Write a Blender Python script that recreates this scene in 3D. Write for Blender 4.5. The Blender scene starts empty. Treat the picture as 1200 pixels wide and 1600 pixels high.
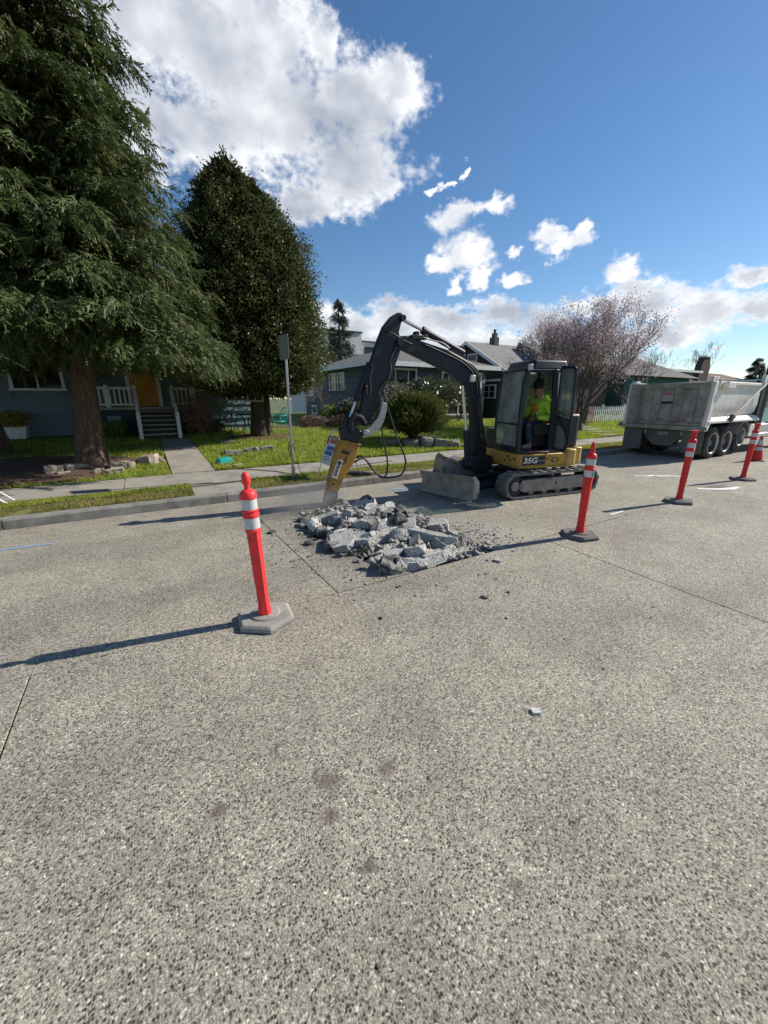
import bpy, bmesh, math, random
import numpy as np
from mathutils import Vector, Matrix, Euler, noise as mnoise

# ---------------------------------------------------------------- camera, sky, sun, exposure
scene = bpy.context.scene
COL = scene.collection
R = math.radians
cam_d = bpy.data.cameras.new('camera')
cam = bpy.data.objects.new('camera', cam_d)
COL.objects.link(cam)
cam.location = (0, 0, 1.70)
cam.rotation_euler = (R(90 - 16.217), 0, R(-31.018))
cam_d.sensor_fit = 'VERTICAL'
cam_d.sensor_height = 32.0
cam_d.lens = 16.0 / (800.0 / 612.0)
cam_d.clip_start = 0.05
cam_d.clip_end = 3000
scene.camera = cam
scene.view_settings.view_transform = 'Standard'
scene.view_settings.look = 'None'
scene.view_settings.exposure = 0.32
scene.view_settings.gamma = 1.0
scene.view_settings.use_curve_mapping = False
scene.render.engine = 'CYCLES'
scene.cycles.use_denoising = True
scene.cycles.max_bounces = 8
scene.cycles.transparent_max_bounces = 12
scene.cycles.caustics_reflective = False
scene.cycles.caustics_refractive = False

SUN_EL, SUN_AZ = R(35.5), math.atan2(0.982, -0.19)      # azimuth measured from +Y towards +X
sun_vec = Vector((math.sin(SUN_AZ) * math.cos(SUN_EL), math.cos(SUN_AZ) * math.cos(SUN_EL), math.sin(SUN_EL)))
sun_d = bpy.data.lights.new('sun', 'SUN')
sun_d.energy = 5.0
sun_d.angle = R(0.53)
sun_d.color = (1.0, 0.93, 0.82)
sun = bpy.data.objects.new('sun', sun_d)
COL.objects.link(sun)
sun.rotation_euler = sun_vec.to_track_quat('Z', 'Y').to_euler()
sun.location = (20, -10, 30)

world = bpy.data.worlds.new('World')
scene.world = world
world.use_nodes = True
nt = world.node_tree
nt.nodes.clear()
def wn(t, **kw):
    n = nt.nodes.new(t)
    for k, v in kw.items(): setattr(n, k, v)
    return n
def wl(a, b): nt.links.new(a, b)
def wmath(op, a, b=None, c=None, clamp=False):
    n = wn('ShaderNodeMath', operation=op, use_clamp=clamp)
    for i, v in enumerate((a, b, c)):
        if v is None: continue
        if isinstance(v, (int, float)): n.inputs[i].default_value = v
        else: wl(v, n.inputs[i])
    return n.outputs[0]
sky = wn('ShaderNodeTexSky', sky_type='NISHITA')
sky.sun_disc = False
sky.sun_elevation = SUN_EL
sky.sun_rotation = SUN_AZ
sky.altitude = 60
sky.air_density = 1.0
sky.dust_density = 0.15
sky.ozone_density = 3.0
tc = wn('ShaderNodeTexCoord')
sep = wn('ShaderNodeSeparateXYZ'); wl(tc.outputs['Generated'], sep.inputs[0])
az = wmath('ARCTAN2', sep.outputs[0], sep.outputs[1])
el = wmath('ARCSINE', sep.outputs[2])
comb = wn('ShaderNodeCombineXYZ'); wl(az, comb.inputs[0]); wl(el, comb.inputs[1])
# soft warp of the cloud outlines
def wnoise(vec, scale, detail, rough, dist=0.0):
    n = wn('ShaderNodeTexNoise'); n.inputs['Scale'].default_value = scale
    n.inputs['Detail'].default_value = detail; n.inputs['Roughness'].default_value = rough
    n.inputs['Distortion'].default_value = dist
    wl(vec, n.inputs['Vector']); return n
def voff(vec, off):
    n = wn('ShaderNodeVectorMath', operation='ADD'); wl(vec, n.inputs[0]); n.inputs[1].default_value = off
    return n.outputs[0]
mp = wn('ShaderNodeVectorMath', operation='MULTIPLY'); wl(comb.outputs[0], mp.inputs[0]); mp.inputs[1].default_value = (1.0, 1.35, 1.0)
CV = mp.outputs[0]
warp = wnoise(CV, 9.0, 3.0, 0.5)
wv = wn('ShaderNodeVectorMath', operation='SUBTRACT'); wl(warp.outputs['Color'], wv.inputs[0]); wv.inputs[1].default_value = (.5, .5, .5)
ws = wn('ShaderNodeVectorMath', operation='SCALE'); wl(wv.outputs[0], ws.inputs[0]); ws.inputs['Scale'].default_value = 0.045
wp0 = wn('ShaderNodeVectorMath', operation='ADD'); wl(comb.outputs[0], wp0.inputs[0]); wl(ws.outputs[0], wp0.inputs[1])
warp2 = wnoise(CV, 34.0, 5.0, 0.6)
wv2 = wn('ShaderNodeVectorMath', operation='SUBTRACT'); wl(warp2.outputs['Color'], wv2.inputs[0]); wv2.inputs[1].default_value = (.5, .5, .5)
ws2 = wn('ShaderNodeVectorMath', operation='SCALE'); wl(wv2.outputs[0], ws2.inputs[0]); ws2.inputs['Scale'].default_value = 0.05
wp = wn('ShaderNodeVectorMath', operation='ADD'); wl(wp0.outputs[0], wp.inputs[0]); wl(ws2.outputs[0], wp.inputs[1])
BLOBS = [(0.093, 0.562, 0.193, 0.071), (0.212, 0.558, 0.193, 0.089), (0.331, 0.586, 0.132, 0.08), (0.321, 0.49, 0.188, 0.09), (0.162, 0.454, 0.16, 0.075), (0.489, 0.516, 0.137, 0.067), (0.567, 0.547, 0.08, 0.046), (0.467, 0.434, 0.155, 0.065), (0.37, 0.377, 0.101, 0.038), (0.541, 0.412, 0.055, 0.029), (0.422, 0.593, 0.043, 0.047), (0.002, 0.468, 0.144, 0.09), (-0.056, 0.512, 0.172, 0.092), (0.718, 0.294, 0.076, 0.041), (0.68, 0.353, 0.044, 0.029), (0.72, 0.368, 0.054, 0.018), (0.779, 0.374, 0.034, 0.02), (0.67, 0.28, 0.048, 0.021), (0.753, 0.249, 0.028, 0.021), (0.703, 0.24, 0.02, 0.017), (0.891, 0.313, 0.04, 0.029), (0.926, 0.291, 0.049, 0.026), (0.957, 0.301, 0.026, 0.021), (0.82, 0.286, 0.021, 0.013), (0.824, 0.243, 0.029, 0.015), (1.031, 0.242, 0.031, 0.028), (1.053, 0.207, 0.05, 0.028), (1.001, 0.181, 0.083, 0.03), (1.086, 0.173, 0.108, 0.045), (1.179, 0.15, 0.105, 0.039), (1.25, 0.152, 0.051, 0.028), (1.116, 0.117, 0.074, 0.026), (1.226, 0.206, 0.036, 0.02), (0.452, 0.165, 0.118, 0.045), (0.571, 0.175, 0.104, 0.047), (0.689, 0.171, 0.131, 0.039), (0.816, 0.176, 0.089, 0.033), (0.898, 0.162, 0.078, 0.042), (0.602, 0.112, 0.33, 0.056), (0.835, 0.114, 0.208, 0.04), (1.21, 0.086, 0.013, 0.005), (0.648, 0.402, 0.019, 0.006), (0.677, 0.408, 0.016, 0.007), (0.708, 0.424, 0.013, 0.009),
 # the sky goes on with scattered cumulus beyond the view
 (-0.5, 0.3, 0.2, 0.07), (-0.9, 0.18, 0.3, 0.05), (-1.6, 0.4, 0.22, 0.09), (-2.3, 0.2, 0.35, 0.06), (2.6, 0.35, 0.2, 0.08), (2.1, 0.18, 0.3, 0.05), (1.7, 0.16, 0.25, 0.045), (0.2, 0.9, 0.2, 0.12), (-1.2, 0.8, 0.25, 0.1)]
field = None; fbig = None
for bi, (a0, e0, ra, re) in enumerate(BLOBS):
    n1 = wn('ShaderNodeVectorMath', operation='MULTIPLY_ADD')
    wl(wp.outputs[0], n1.inputs[0]); n1.inputs[1].default_value = (1 / ra, 1 / re, 0); n1.inputs[2].default_value = (-a0 / ra, -e0 / re, 0)
    n2 = wn('ShaderNodeVectorMath', operation='LENGTH'); wl(n1.outputs[0], n2.inputs[0])
    if bi < 13 or 26 <= bi <= 40 or bi > 43:
        fbig = n2.outputs['Value'] if fbig is None else wmath('SMOOTH_MIN', fbig, n2.outputs['Value'], 0.35)
    if field is None: field = n2.outputs['Value']
    else: field = wmath('SMOOTH_MIN', field, n2.outputs['Value'], 0.35)
fb = wnoise(CV, 11.0, 7.0, 0.5, 0.1)
fl = wnoise(CV, 8.0, 5.0, 0.45)
fb2 = wnoise(voff(CV, (0.035, 0.03, 0)), 8.0, 5.0, 0.45)      # sampled a step towards the sun
big = wnoise(CV, 5.5, 4.0, 0.5)
base = wmath('MULTIPLY', wmath('SUBTRACT', 1.08, field), 1.5)                               # 1 at blob centre, 0 near its rim
fh = wnoise(CV, 46.0, 6.0, 0.58)
ns = wmath('ADD', wmath('MULTIPLY', wmath('SUBTRACT', fb.outputs['Fac'], 0.5), 2.0), wmath('MULTIPLY', wmath('SUBTRACT', fh.outputs['Fac'], 0.5), 1.5))
dens = wmath('ADD', base, ns)
mr = wn('ShaderNodeMapRange', interpolation_type='SMOOTHSTEP'); wl(dens, mr.inputs['Value'])
mr.inputs['From Min'].default_value = 0.0; mr.inputs['From Max'].default_value = 0.98
cover = mr.outputs['Result']
# light: crisp on the sun side, blue grey in the thick middle
lit = wmath('MULTIPLY', wmath('SUBTRACT', fl.outputs['Fac'], fb2.outputs['Fac']), 1.5)
thick = wn('ShaderNodeMapRange', interpolation_type='SMOOTHSTEP'); wl(wmath('ADD', wmath('SUBTRACT', 1.06, fbig), wmath('MULTIPLY', wmath('SUBTRACT', fb.outputs['Fac'], 0.5), 0.9)), thick.inputs['Value'])
thick.inputs['From Min'].default_value = 0.15; thick.inputs['From Max'].default_value = 0.85
bg_ = wmath('MULTIPLY', wmath('SUBTRACT', big.outputs['Fac'], 0.5), 1.5)
sh = wmath('SUBTRACT', wmath('ADD', wmath('ADD', 0.98, lit), bg_), wmath('MULTIPLY', thick.outputs['Result'], 0.58), clamp=True)
cr = wn('ShaderNodeValToRGB'); wl(sh, cr.inputs[0])
cr.color_ramp.elements[0].position = 0.15; cr.color_ramp.elements[0].color = (3.9, 4.3, 5.0, 1)
cr.color_ramp.elements[1].position = 0.95; cr.color_ramp.elements[1].color = (8.9, 9.0, 9.2, 1)
e_ = cr.color_ramp.elements.new(0.55); e_.color = (6.0, 6.3, 6.9, 1)
mixc = wn('ShaderNodeMix', data_type='RGBA'); wl(cover, mixc.inputs['Factor'])
hs = wn('ShaderNodeHueSaturation'); hs.inputs['Saturation'].default_value = 1.16; hs.inputs['Value'].default_value = 1.0
wl(sky.outputs[0], hs.inputs['Color'])
wl(hs.outputs[0], mixc.inputs[6]); wl(cr.outputs[0], mixc.inputs[7])
bgn = wn('ShaderNodeBackground'); wl(mixc.outputs[2], bgn.inputs[0]); bgn.inputs[1].default_value = 0.096
wo = wn('ShaderNodeOutputWorld'); wl(bgn.outputs[0], wo.inputs[0])

# ---------------------------------------------------------------- materials
MATS = {}
def _new(name):
    m = bpy.data.materials.new(name); m.use_nodes = True
    t = m.node_tree
    return m, t, t.nodes['Principled BSDF'], t.nodes['Material Output']
def c4(c): return (c[0], c[1], c[2], 1)
def mat(name, col, rough=0.6, var=0.2, scale=6.0, bump=0.0, bscale=40.0, metal=0.0, col2=None, spec=0.4, dirt=None, dirt_amt=0.0, dirt_scale=3.0, coat=0.0, wpos=False):
    if name in MATS: return MATS[name]
    m, t, b, o = _new(name)
    N, L = t.nodes, t.links
    tcn = N.new('ShaderNodeTexCoord'); PO = tcn.outputs['Object']
    if wpos: PO = N.new('ShaderNodeNewGeometry').outputs['Position']
    nz = N.new('ShaderNodeTexNoise'); nz.inputs['Scale'].default_value = scale; nz.inputs['Detail'].default_value = 7
    nz.inputs['Roughness'].default_value = 0.65
    L.new(PO, nz.inputs['Vector'])
    rp = N.new('ShaderNodeValToRGB'); L.new(nz.outputs['Fac'], rp.inputs[0])
    a = tuple(max(0, x * (1 - var)) for x in col); bb = col2 or tuple(min(1, x * (1 + var)) for x in col)
    rp.color_ramp.elements[0].position = 0.3; rp.color_ramp.elements[0].color = c4(a)
    rp.color_ramp.elements[1].position = 0.7; rp.color_ramp.elements[1].color = c4(bb)
    out = rp.outputs[0]
    if dirt is not None:
        n2 = N.new('ShaderNodeTexNoise'); n2.inputs['Scale'].default_value = dirt_scale; n2.inputs['Detail'].default_value = 9
        n2.inputs['Roughness'].default_value = 0.72
        L.new(PO, n2.inputs['Vector'])
        r2 = N.new('ShaderNodeMapRange'); r2.inputs['From Min'].default_value = 0.62 - 0.3 * dirt_amt; r2.inputs['From Max'].default_value = 0.78 - 0.2 * dirt_amt
        L.new(n2.outputs['Fac'], r2.inputs['Value'])
        mx = N.new('ShaderNodeMix'); mx.data_type = 'RGBA'; L.new(r2.outputs[0], mx.inputs['Factor'])
        L.new(out, mx.inputs[6]); mx.inputs[7].default_value = c4(dirt)
        out = mx.outputs[2]
    L.new(out, b.inputs['Base Color'])
    b.inputs['Roughness'].default_value = rough; b.inputs['Metallic'].default_value = metal
    b.inputs['Specular IOR Level'].default_value = spec
    b.inputs['Coat Weight'].default_value = coat
    if bump:
        n3 = N.new('ShaderNodeTexNoise'); n3.inputs['Scale'].default_value = bscale; n3.inputs['Detail'].default_value = 6
        L.new(PO, n3.inputs['Vector'])
        bp = N.new('ShaderNodeBump'); bp.inputs['Strength'].default_value = bump; bp.inputs['Distance'].default_value = 0.02
        L.new(n3.outputs['Fac'], bp.inputs['Height']); L.new(bp.outputs[0], b.inputs['Normal'])
    MATS[name] = m
    return m
def leaf_mat(name, a, b_, rough=0.5, scale=14.0, trans=0.25, spec=0.35, fine=90.0):
    m, t, b, o = _new(name); N, L = t.nodes, t.links
    tcn = N.new('ShaderNodeTexCoord')
    nz = N.new('ShaderNodeTexNoise'); nz.inputs['Scale'].default_value = scale; nz.inputs['Detail'].default_value = 3
    L.new(tcn.outputs['Object'], nz.inputs['Vector'])
    wh = N.new('ShaderNodeTexNoise'); wh.inputs['Scale'].default_value = fine; wh.inputs['Detail'].default_value = 1
    L.new(tcn.outputs['Object'], wh.inputs['Vector'])
    ad = N.new('ShaderNodeMath'); ad.operation = 'MULTIPLY_ADD'; L.new(nz.outputs['Fac'], ad.inputs[0]); ad.inputs[1].default_value = 0.6
    ml = N.new('ShaderNodeMath'); ml.operation = 'MULTIPLY'; L.new(wh.outputs['Fac'], ml.inputs[0]); ml.inputs[1].default_value = 0.4
    L.new(ml.outputs[0], ad.inputs[2])
    rp = N.new('ShaderNodeValToRGB'); L.new(ad.outputs[0], rp.inputs[0])
    rp.color_ramp.elements[0].position = 0.36; rp.color_ramp.elements[0].color = c4(a)
    rp.color_ramp.elements[1].position = 0.62; rp.color_ramp.elements[1].color = c4(b_)
    L.new(rp.outputs[0], b.inputs['Base Color'])
    b.inputs['Roughness'].default_value = rough; b.inputs['Specular IOR Level'].default_value = spec
    tr = N.new('ShaderNodeBsdfTranslucent'); L.new(rp.outputs[0], tr.inputs['Color'])
    mx = N.new('ShaderNodeMixShader'); mx.inputs[0].default_value = trans
    L.new(b.outputs[0], mx.inputs[1]); L.new(tr.outputs[0], mx.inputs[2]); L.new(mx.outputs[0], o.inputs['Surface'])
    MATS[name] = m
    return m
def glass_mat(name, tint, gloss=0.12, rough=0.02, film=.12):
    m, t, b, o = _new(name); N, L = t.nodes, t.links
    N.remove(b)
    tp = N.new('ShaderNodeBsdfTransparent'); tp.inputs[0].default_value = c4(tint)
    gl = N.new('ShaderNodeBsdfGlossy'); gl.inputs['Roughness'].default_value = rough; gl.inputs[0].default_value = (.9, .95, .93, 1)
    fr = N.new('ShaderNodeFresnel'); fr.inputs[0].default_value = 1.5
    nz = N.new('ShaderNodeTexNoise'); nz.inputs['Scale'].default_value = 1.6; nz.inputs['Detail'].default_value = 2
    ad = N.new('ShaderNodeMath'); ad.operation = 'MULTIPLY_ADD'; L.new(nz.outputs['Fac'], ad.inputs[0]); ad.inputs[1].default_value = gloss; L.new(fr.outputs[0], ad.inputs[2])
    df = N.new('ShaderNodeBsdfDiffuse'); df.inputs[0].default_value = (.62, .70, .65, 1)
    m0 = N.new('ShaderNodeMixShader')                       # pale diffuse film, painted in to brighten the pane like reflected surroundings
    dm = N.new('ShaderNodeMath'); dm.operation = 'MULTIPLY'; L.new(nz.outputs['Fac'], dm.inputs[0]); dm.inputs[1].default_value = film
    L.new(dm.outputs[0], m0.inputs[0]); L.new(tp.outputs[0], m0.inputs[1]); L.new(df.outputs[0], m0.inputs[2])
    mx = N.new('ShaderNodeMixShader'); L.new(ad.outputs[0], mx.inputs[0]); L.new(m0.outputs[0], mx.inputs[1]); L.new(gl.outputs[0], mx.inputs[2])
    L.new(mx.outputs[0], o.inputs['Surface'])
    MATS[name] = m
    return m
def road_mat():
    m, t, b, o = _new('exposed_aggregate'); N, L = t.nodes, t.links
    P = N.new('ShaderNodeNewGeometry').outputs['Position']
    def mth(op, a, b2=None, c=None, clamp=False):
        n = N.new('ShaderNodeMath'); n.operation = op; n.use_clamp = clamp
        for i, v in enumerate((a, b2, c)):
            if v is None: continue
            if isinstance(v, (int, float)): n.inputs[i].default_value = v
            else: L.new(v, n.inputs[i])
        return n.outputs[0]
    def nzf(scale, detail=5, rough=0.6):
        n = N.new('ShaderNodeTexNoise'); n.inputs['Scale'].default_value = scale; n.inputs['Detail'].default_value = detail
        n.inputs['Roughness'].default_value = rough; L.new(P, n.inputs['Vector']); return n.outputs['Fac']
    def vor(scale, rnd=1.0):
        n = N.new('ShaderNodeTexVoronoi'); n.inputs['Scale'].default_value = scale; n.inputs['Randomness'].default_value = rnd
        L.new(P, n.inputs['Vector']); return n
    def ramp(f, stops):
        r = N.new('ShaderNodeValToRGB'); L.new(f, r.inputs[0])
        el_ = r.color_ramp.elements
        el_[0].position, el_[0].color = stops[0][0], c4(stops[0][1]); el_[1].position, el_[1].color = stops[-1][0], c4(stops[-1][1])
        for p, c in stops[1:-1]:
            e = el_.new(p); e.color = c4(c)
        return r.outputs[0]
    def mix(f, a, b2, mode='MIX'):
        n = N.new('ShaderNodeMix'); n.data_type = 'RGBA'; n.blend_type = mode
        if isinstance(f, (int, float)): n.inputs['Factor'].default_value = f
        else: L.new(f, n.inputs['Factor'])
        for i, v in ((6, a), (7, b2)):
            if isinstance(v, tuple): n.inputs[i].default_value = c4(v)
            else: L.new(v, n.inputs[i])
        return n.outputs[2]
    v1 = vor(98.0); v2 = vor(52.0); grain = nzf(160.0, 3, .62)
    s1 = N.new('ShaderNodeSeparateColor'); L.new(v1.outputs['Color'], s1.inputs[0])
    s2 = N.new('ShaderNodeSeparateColor'); L.new(v2.outputs['Color'], s2.inputs[0])
    stone = ramp(s1.outputs[0], [(0, (.045, .043, .04)), (.17, (.075, .071, .064)), (.30, (.165, .156, .138)), (.42, (.28, .264, .23)), (.66, (.385, .364, .316)), (.86, (.53, .50, .432)), (1, (.80, .765, .67))])
    stone2 = ramp(s2.outputs[0], [(0, (.07, .065, .06)), (.3, (.13, .125, .115)), (.5, (.34, .32, .28)), (.8, (.43, .405, .35)), (1, (.60, .58, .53))])
    big = mth('GREATER_THAN', s2.outputs[1], 0.72)
    col = mix(mth('MULTIPLY', big, mth('LESS_THAN', v2.outputs['Distance'], 0.42)), stone, stone2)
    cement = mth('SMOOTH_MAX', 0.0, mth('SUBTRACT', mth('MULTIPLY', v1.outputs['Distance'], 1.7), 0.55), 0.1)
    col = mix(mth('MULTIPLY', cement, 1.5, clamp=True), col, (.41, .387, .333))
    spk = ramp(grain, [(.32, (.30, .297, .293)), (.44, (.78, .78, .78)), (.54, (1.06, 1.06, 1.05)), (.68, (1.65, 1.64, 1.6))])
    col = mix(1.0, col, spk, 'MULTIPLY')
    # worn and stained areas
    w1 = nzf(0.55, 6, 0.6); w2 = nzf(2.3, 6, 0.65)
    wear = ramp(w1, [(.3, (.80, .79, .78)), (.5, (.98, .97, .95)), (.7, (1.10, 1.09, 1.06))])
    col = mix(1.0, col, wear, 'MULTIPLY')
    wear2 = ramp(w2, [(.32, (.84, .83, .82)), (.55, (1, 1, 1)), (.75, (1.06, 1.06, 1.05))])
    col = mix(1.0, col, wear2, 'MULTIPLY')
    sp = N.new('ShaderNodeSeparateXYZ'); L.new(P, sp.inputs[0])
    mpx = N.new('ShaderNodeMapping'); mpx.inputs['Scale'].default_value = (.10, 1.5, 1); mpx.inputs['Rotation'].default_value = (0, 0, .05); L.new(P, mpx.inputs[0])
    ntr = N.new('ShaderNodeTexNoise'); ntr.inputs['Scale'].default_value = 1.0; ntr.inputs['Detail'].default_value = 5; L.new(mpx.outputs[0], ntr.inputs['Vector'])
    col = mix(1.0, col, ramp(ntr.outputs['Fac'], [(.34, (.89, .885, .88)), (.5, (1, 1, 1)), (.66, (1.06, 1.06, 1.055))]), 'MULTIPLY')
    wob = nzf(9.0, 5, .65)
    def spot(x, y, rx, ry, c, amt, soft=.55):
        nonlocal col
        dx = mth('DIVIDE', mth('SUBTRACT', sp.outputs[0], x), rx); dy = mth('DIVIDE', mth('SUBTRACT', sp.outputs[1], y), ry)
        d = mth('SQRT', mth('ADD', mth('MULTIPLY', dx, dx), mth('MULTIPLY', dy, dy)))
        d = mth('ADD', d, mth('MULTIPLY', mth('SUBTRACT', wob, .5), 1.6))
        r = N.new('ShaderNodeMapRange'); r.interpolation_type = 'SMOOTHSTEP'; L.new(d, r.inputs['Value'])
        r.inputs['From Min'].default_value = 1.0; r.inputs['From Max'].default_value = 1.0 - soft
        col = mix(mth('MULTIPLY', r.outputs[0], amt), col, c)
    brown = (.115, .092, .075)
    for x, y, rr in ((.50, 1.36, .10), (.78, 1.27, .07), (.04, 1.47, .06), (.45, 1.20, .05), (.50, .95, .05), (2.47, 1.22, .03), (.95, .62, .06)):
        spot(x, y, rr * 1.05, rr * .85, brown, .75, .9)
    spot(1.78, 4.4, .55, 1.35, (.155, .152, .146), .8, .9)        # concrete dust and earth round the broken slab
    spot(2.0, 3.35, .5, .45, (.19, .185, .175), .75, .9)
    spot(3.75, 3.5, .5, .5, (.42, .41, .385), .7, .9)
    spot(3.2, 6.2, 1.2, .35, (.33, .31, .28), .5, .9)
    spot(9.6, 3.1, .55, .32, (.07, .07, .07), .75, .8)             # a tar patch
    col = mix(1.0, col, (.885, .868, .838), 'MULTIPLY')
    L.new(col, b.inputs['Base Color'])
    b.inputs['Roughness'].default_value = 0.82; b.inputs['Specular IOR Level'].default_value = 0.3
    h = mth('ADD', mth('MULTIPLY', grain, 1.3), mth('MULTIPLY', mth('MULTIPLY', big, v2.outputs['Distance']), -0.8))
    bp = N.new('ShaderNodeBump'); bp.inputs['Strength'].default_value = 0.6; bp.inputs['Distance'].default_value = 0.005
    L.new(h, bp.inputs['Height']); L.new(bp.outputs[0], b.inputs['Normal'])
    MATS['road'] = m
    return m
def bark_mat(name, a, b_, scale=7.0):
    m, t, b, o = _new(name); N, L = t.nodes, t.links
    tcn = N.new('ShaderNodeTexCoord'); mpn = N.new('ShaderNodeMapping'); L.new(tcn.outputs['Object'], mpn.inputs[0])
    mpn.inputs['Scale'].default_value = (1, 1, 0.16)
    nz = N.new('ShaderNodeTexNoise'); nz.inputs['Scale'].default_value = scale * 3; nz.inputs['Detail'].default_value = 8; nz.inputs['Roughness'].default_value = .7
    L.new(mpn.outputs[0], nz.inputs['Vector'])
    rp = N.new('ShaderNodeValToRGB'); L.new(nz.outputs['Fac'], rp.inputs[0])
    rp.color_ramp.elements[0].position = .35; rp.color_ramp.elements[0].color = c4(a)
    rp.color_ramp.elements[1].position = .65; rp.color_ramp.elements[1].color = c4(b_)
    L.new(rp.outputs[0], b.inputs['Base Color']); b.inputs['Roughness'].default_value = .9; b.inputs['Specular IOR Level'].default_value = .15
    bp = N.new('ShaderNodeBump'); bp.inputs['Strength'].default_value = 1.0; bp.inputs['Distance'].default_value = .04
    L.new(nz.outputs['Fac'], bp.inputs['Height']); L.new(bp.outputs[0], b.inputs['Normal'])
    MATS[name] = m
    return m

M_road = road_mat()
M_bed = mat('joint_bed', (.075, .07, .062), .95, .3, 30)
M_dirt = mat('damp_earth', (.075, .062, .05), .95, .45, 14, .8, 30)
M_walk = mat('sidewalk_concrete', (.315, .292, .25), .9, .16, 3.0, .35, 120, dirt=(.2, .19, .17), dirt_amt=.45, dirt_scale=1.6, wpos=True)
M_curb = mat('curb_concrete', (.235, .225, .2), .9, .25, 5.0, .5, 60, dirt=(.12, .115, .10), dirt_amt=.6, dirt_scale=3.5, wpos=True)
M_mulch = mat('bark_mulch', (.105, .062, .042), .95, .45, 22, 1.0, 45)
M_soil = mat('lawn_soil', (.10, .13, .03), .95, .35, 9, .8, 60, col2=(.22, .28, .04), dirt=(.15, .12, .055), dirt_amt=.35, dirt_scale=1.3)
M_stripgrass = mat('worn_turf', (.15, .155, .045), .95, .3, 7, .8, 60, col2=(.21, .22, .065), dirt=(.17, .135, .075), dirt_amt=.75, dirt_scale=1.2)
M_ground = mat('far_ground', (.10, .12, .05), .95, .3, .3)
def chunk_mat(name, light, dark, amt):
    m, t, b, o = _new(name); N, L = t.nodes, t.links
    P = N.new('ShaderNodeNewGeometry').outputs['Position']; oi = N.new('ShaderNodeObjectInfo')
    def nz(sc, d=5, r=.65):
        n = N.new('ShaderNodeTexNoise'); n.inputs['Scale'].default_value = sc; n.inputs['Detail'].default_value = d; n.inputs['Roughness'].default_value = r; L.new(P, n.inputs['Vector']); return n.outputs['Fac']
    vo = N.new('ShaderNodeTexVoronoi'); vo.inputs['Scale'].default_value = 58; L.new(P, vo.inputs['Vector'])
    def mx(f, a, b2, mode='MIX'):
        n = N.new('ShaderNodeMix'); n.data_type = 'RGBA'; n.blend_type = mode
        if isinstance(f, float): n.inputs['Factor'].default_value = f
        else: L.new(f, n.inputs['Factor'])
        for k, v in ((6, a), (7, b2)):
            if isinstance(v, tuple): n.inputs[k].default_value = c4(v)
            else: L.new(v, n.inputs[k])
        return n.outputs[2]
    def mr_(v, a, b2, lo=0., hi=1.):
        n = N.new('ShaderNodeMapRange'); n.inputs['From Min'].default_value = a; n.inputs['From Max'].default_value = b2; n.inputs['To Min'].default_value = lo; n.inputs['To Max'].default_value = hi; L.new(v, n.inputs['Value']); return n.outputs[0]
    sc = N.new('ShaderNodeSeparateColor'); L.new(vo.outputs['Color'], sc.inputs[0])
    st = mx(mr_(sc.outputs[0], .15, .9), tuple(x * .45 for x in light), tuple(min(.8, x * 1.25) for x in light))
    col = mx(mr_(vo.outputs['Distance'], .25, .5), st, light)
    col = mx(mr_(nz(7, 8, .7), .60 - .22 * amt, .70 - .18 * amt), col, dark)
    br = N.new('ShaderNodeCombineColor'); v_ = mr_(oi.outputs['Random'], 0, 1, .78, 1.15)
    for k in range(3): L.new(v_, br.inputs[k])
    col = mx(1.0, col, br.outputs[0], 'MULTIPLY')
    L.new(col, b.inputs['Base Color']); b.inputs['Roughness'].default_value = .93; b.inputs['Specular IOR Level'].default_value = .2
    h = N.new('ShaderNodeMath'); h.operation = 'MULTIPLY_ADD'; L.new(nz(38, 8, .75), h.inputs[0]); h.inputs[1].default_value = 1.6; L.new(vo.outputs['Distance'], h.inputs[2])
    bp = N.new('ShaderNodeBump'); bp.inputs['Strength'].default_value = 1.0; bp.inputs['Distance'].default_value = .025; L.new(h.outputs[0], bp.inputs['Height']); L.new(bp.outputs[0], b.inputs['Normal'])
    MATS[name] = m
    return m
M_chunk = chunk_mat('broken_concrete', (.66, .645, .60), (.17, .165, .15), .25)
M_rock = mat('tan_rock', (.36, .30, .24), .9, .3, 8, .7, 20, dirt=(.2, .17, .14), dirt_amt=.4)
M_grockk = mat('grey_rock', (.26, .24, .21), .9, .35, 8, .7, 20, dirt=(.10, .10, .07), dirt_amt=.6)
M_white = mat('white_paint', (.74, .74, .72), .55, .06, 5, dirt=(.5, .49, .46), dirt_amt=.25)
M_orange = mat('fluorescent_plastic', (.86, .042, .046), .5, .1, 5, spec=.35, dirt=(.40, .06, .05), dirt_amt=.42, dirt_scale=11)
M_red = mat('red_plastic', (.74, .03, .028), .5, .1, 5, spec=.35, dirt=(.36, .04, .04), dirt_amt=.42, dirt_scale=11)
M_reflect = mat('reflective_band', (.54, .56, .57), .38, .12, 60, spec=.6, dirt=(.30, .30, .29), dirt_amt=.3, dirt_scale=14)
M_rubber = mat('black_rubber', (.022, .022, .023), .75, .35, 12, .3, 60, dirt=(.10, .095, .088), dirt_amt=.35)
M_greyrub = mat('dusty_rubber', (.15, .142, .132), .88, .25, 6, .3, 50, dirt=(.075, .072, .07), dirt_amt=.4)
M_dkmetal = mat('dark_machine_paint', (.013, .016, .025), .45, .25, 6, .06, 90, spec=.35, dirt=(.035, .035, .038), dirt_amt=.2, dirt_scale=5)
M_cabpaint = mat('cab_frame_paint', (.014, .017, .025), .4, .2, 5, spec=.45, dirt=(.05, .05, .053), dirt_amt=.2, dirt_scale=5)
M_yellow = mat('machine_yellow', (.55, .30, .05), .45, .12, 4, spec=.45, dirt=(.27, .16, .06), dirt_amt=.5, dirt_scale=4)
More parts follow.
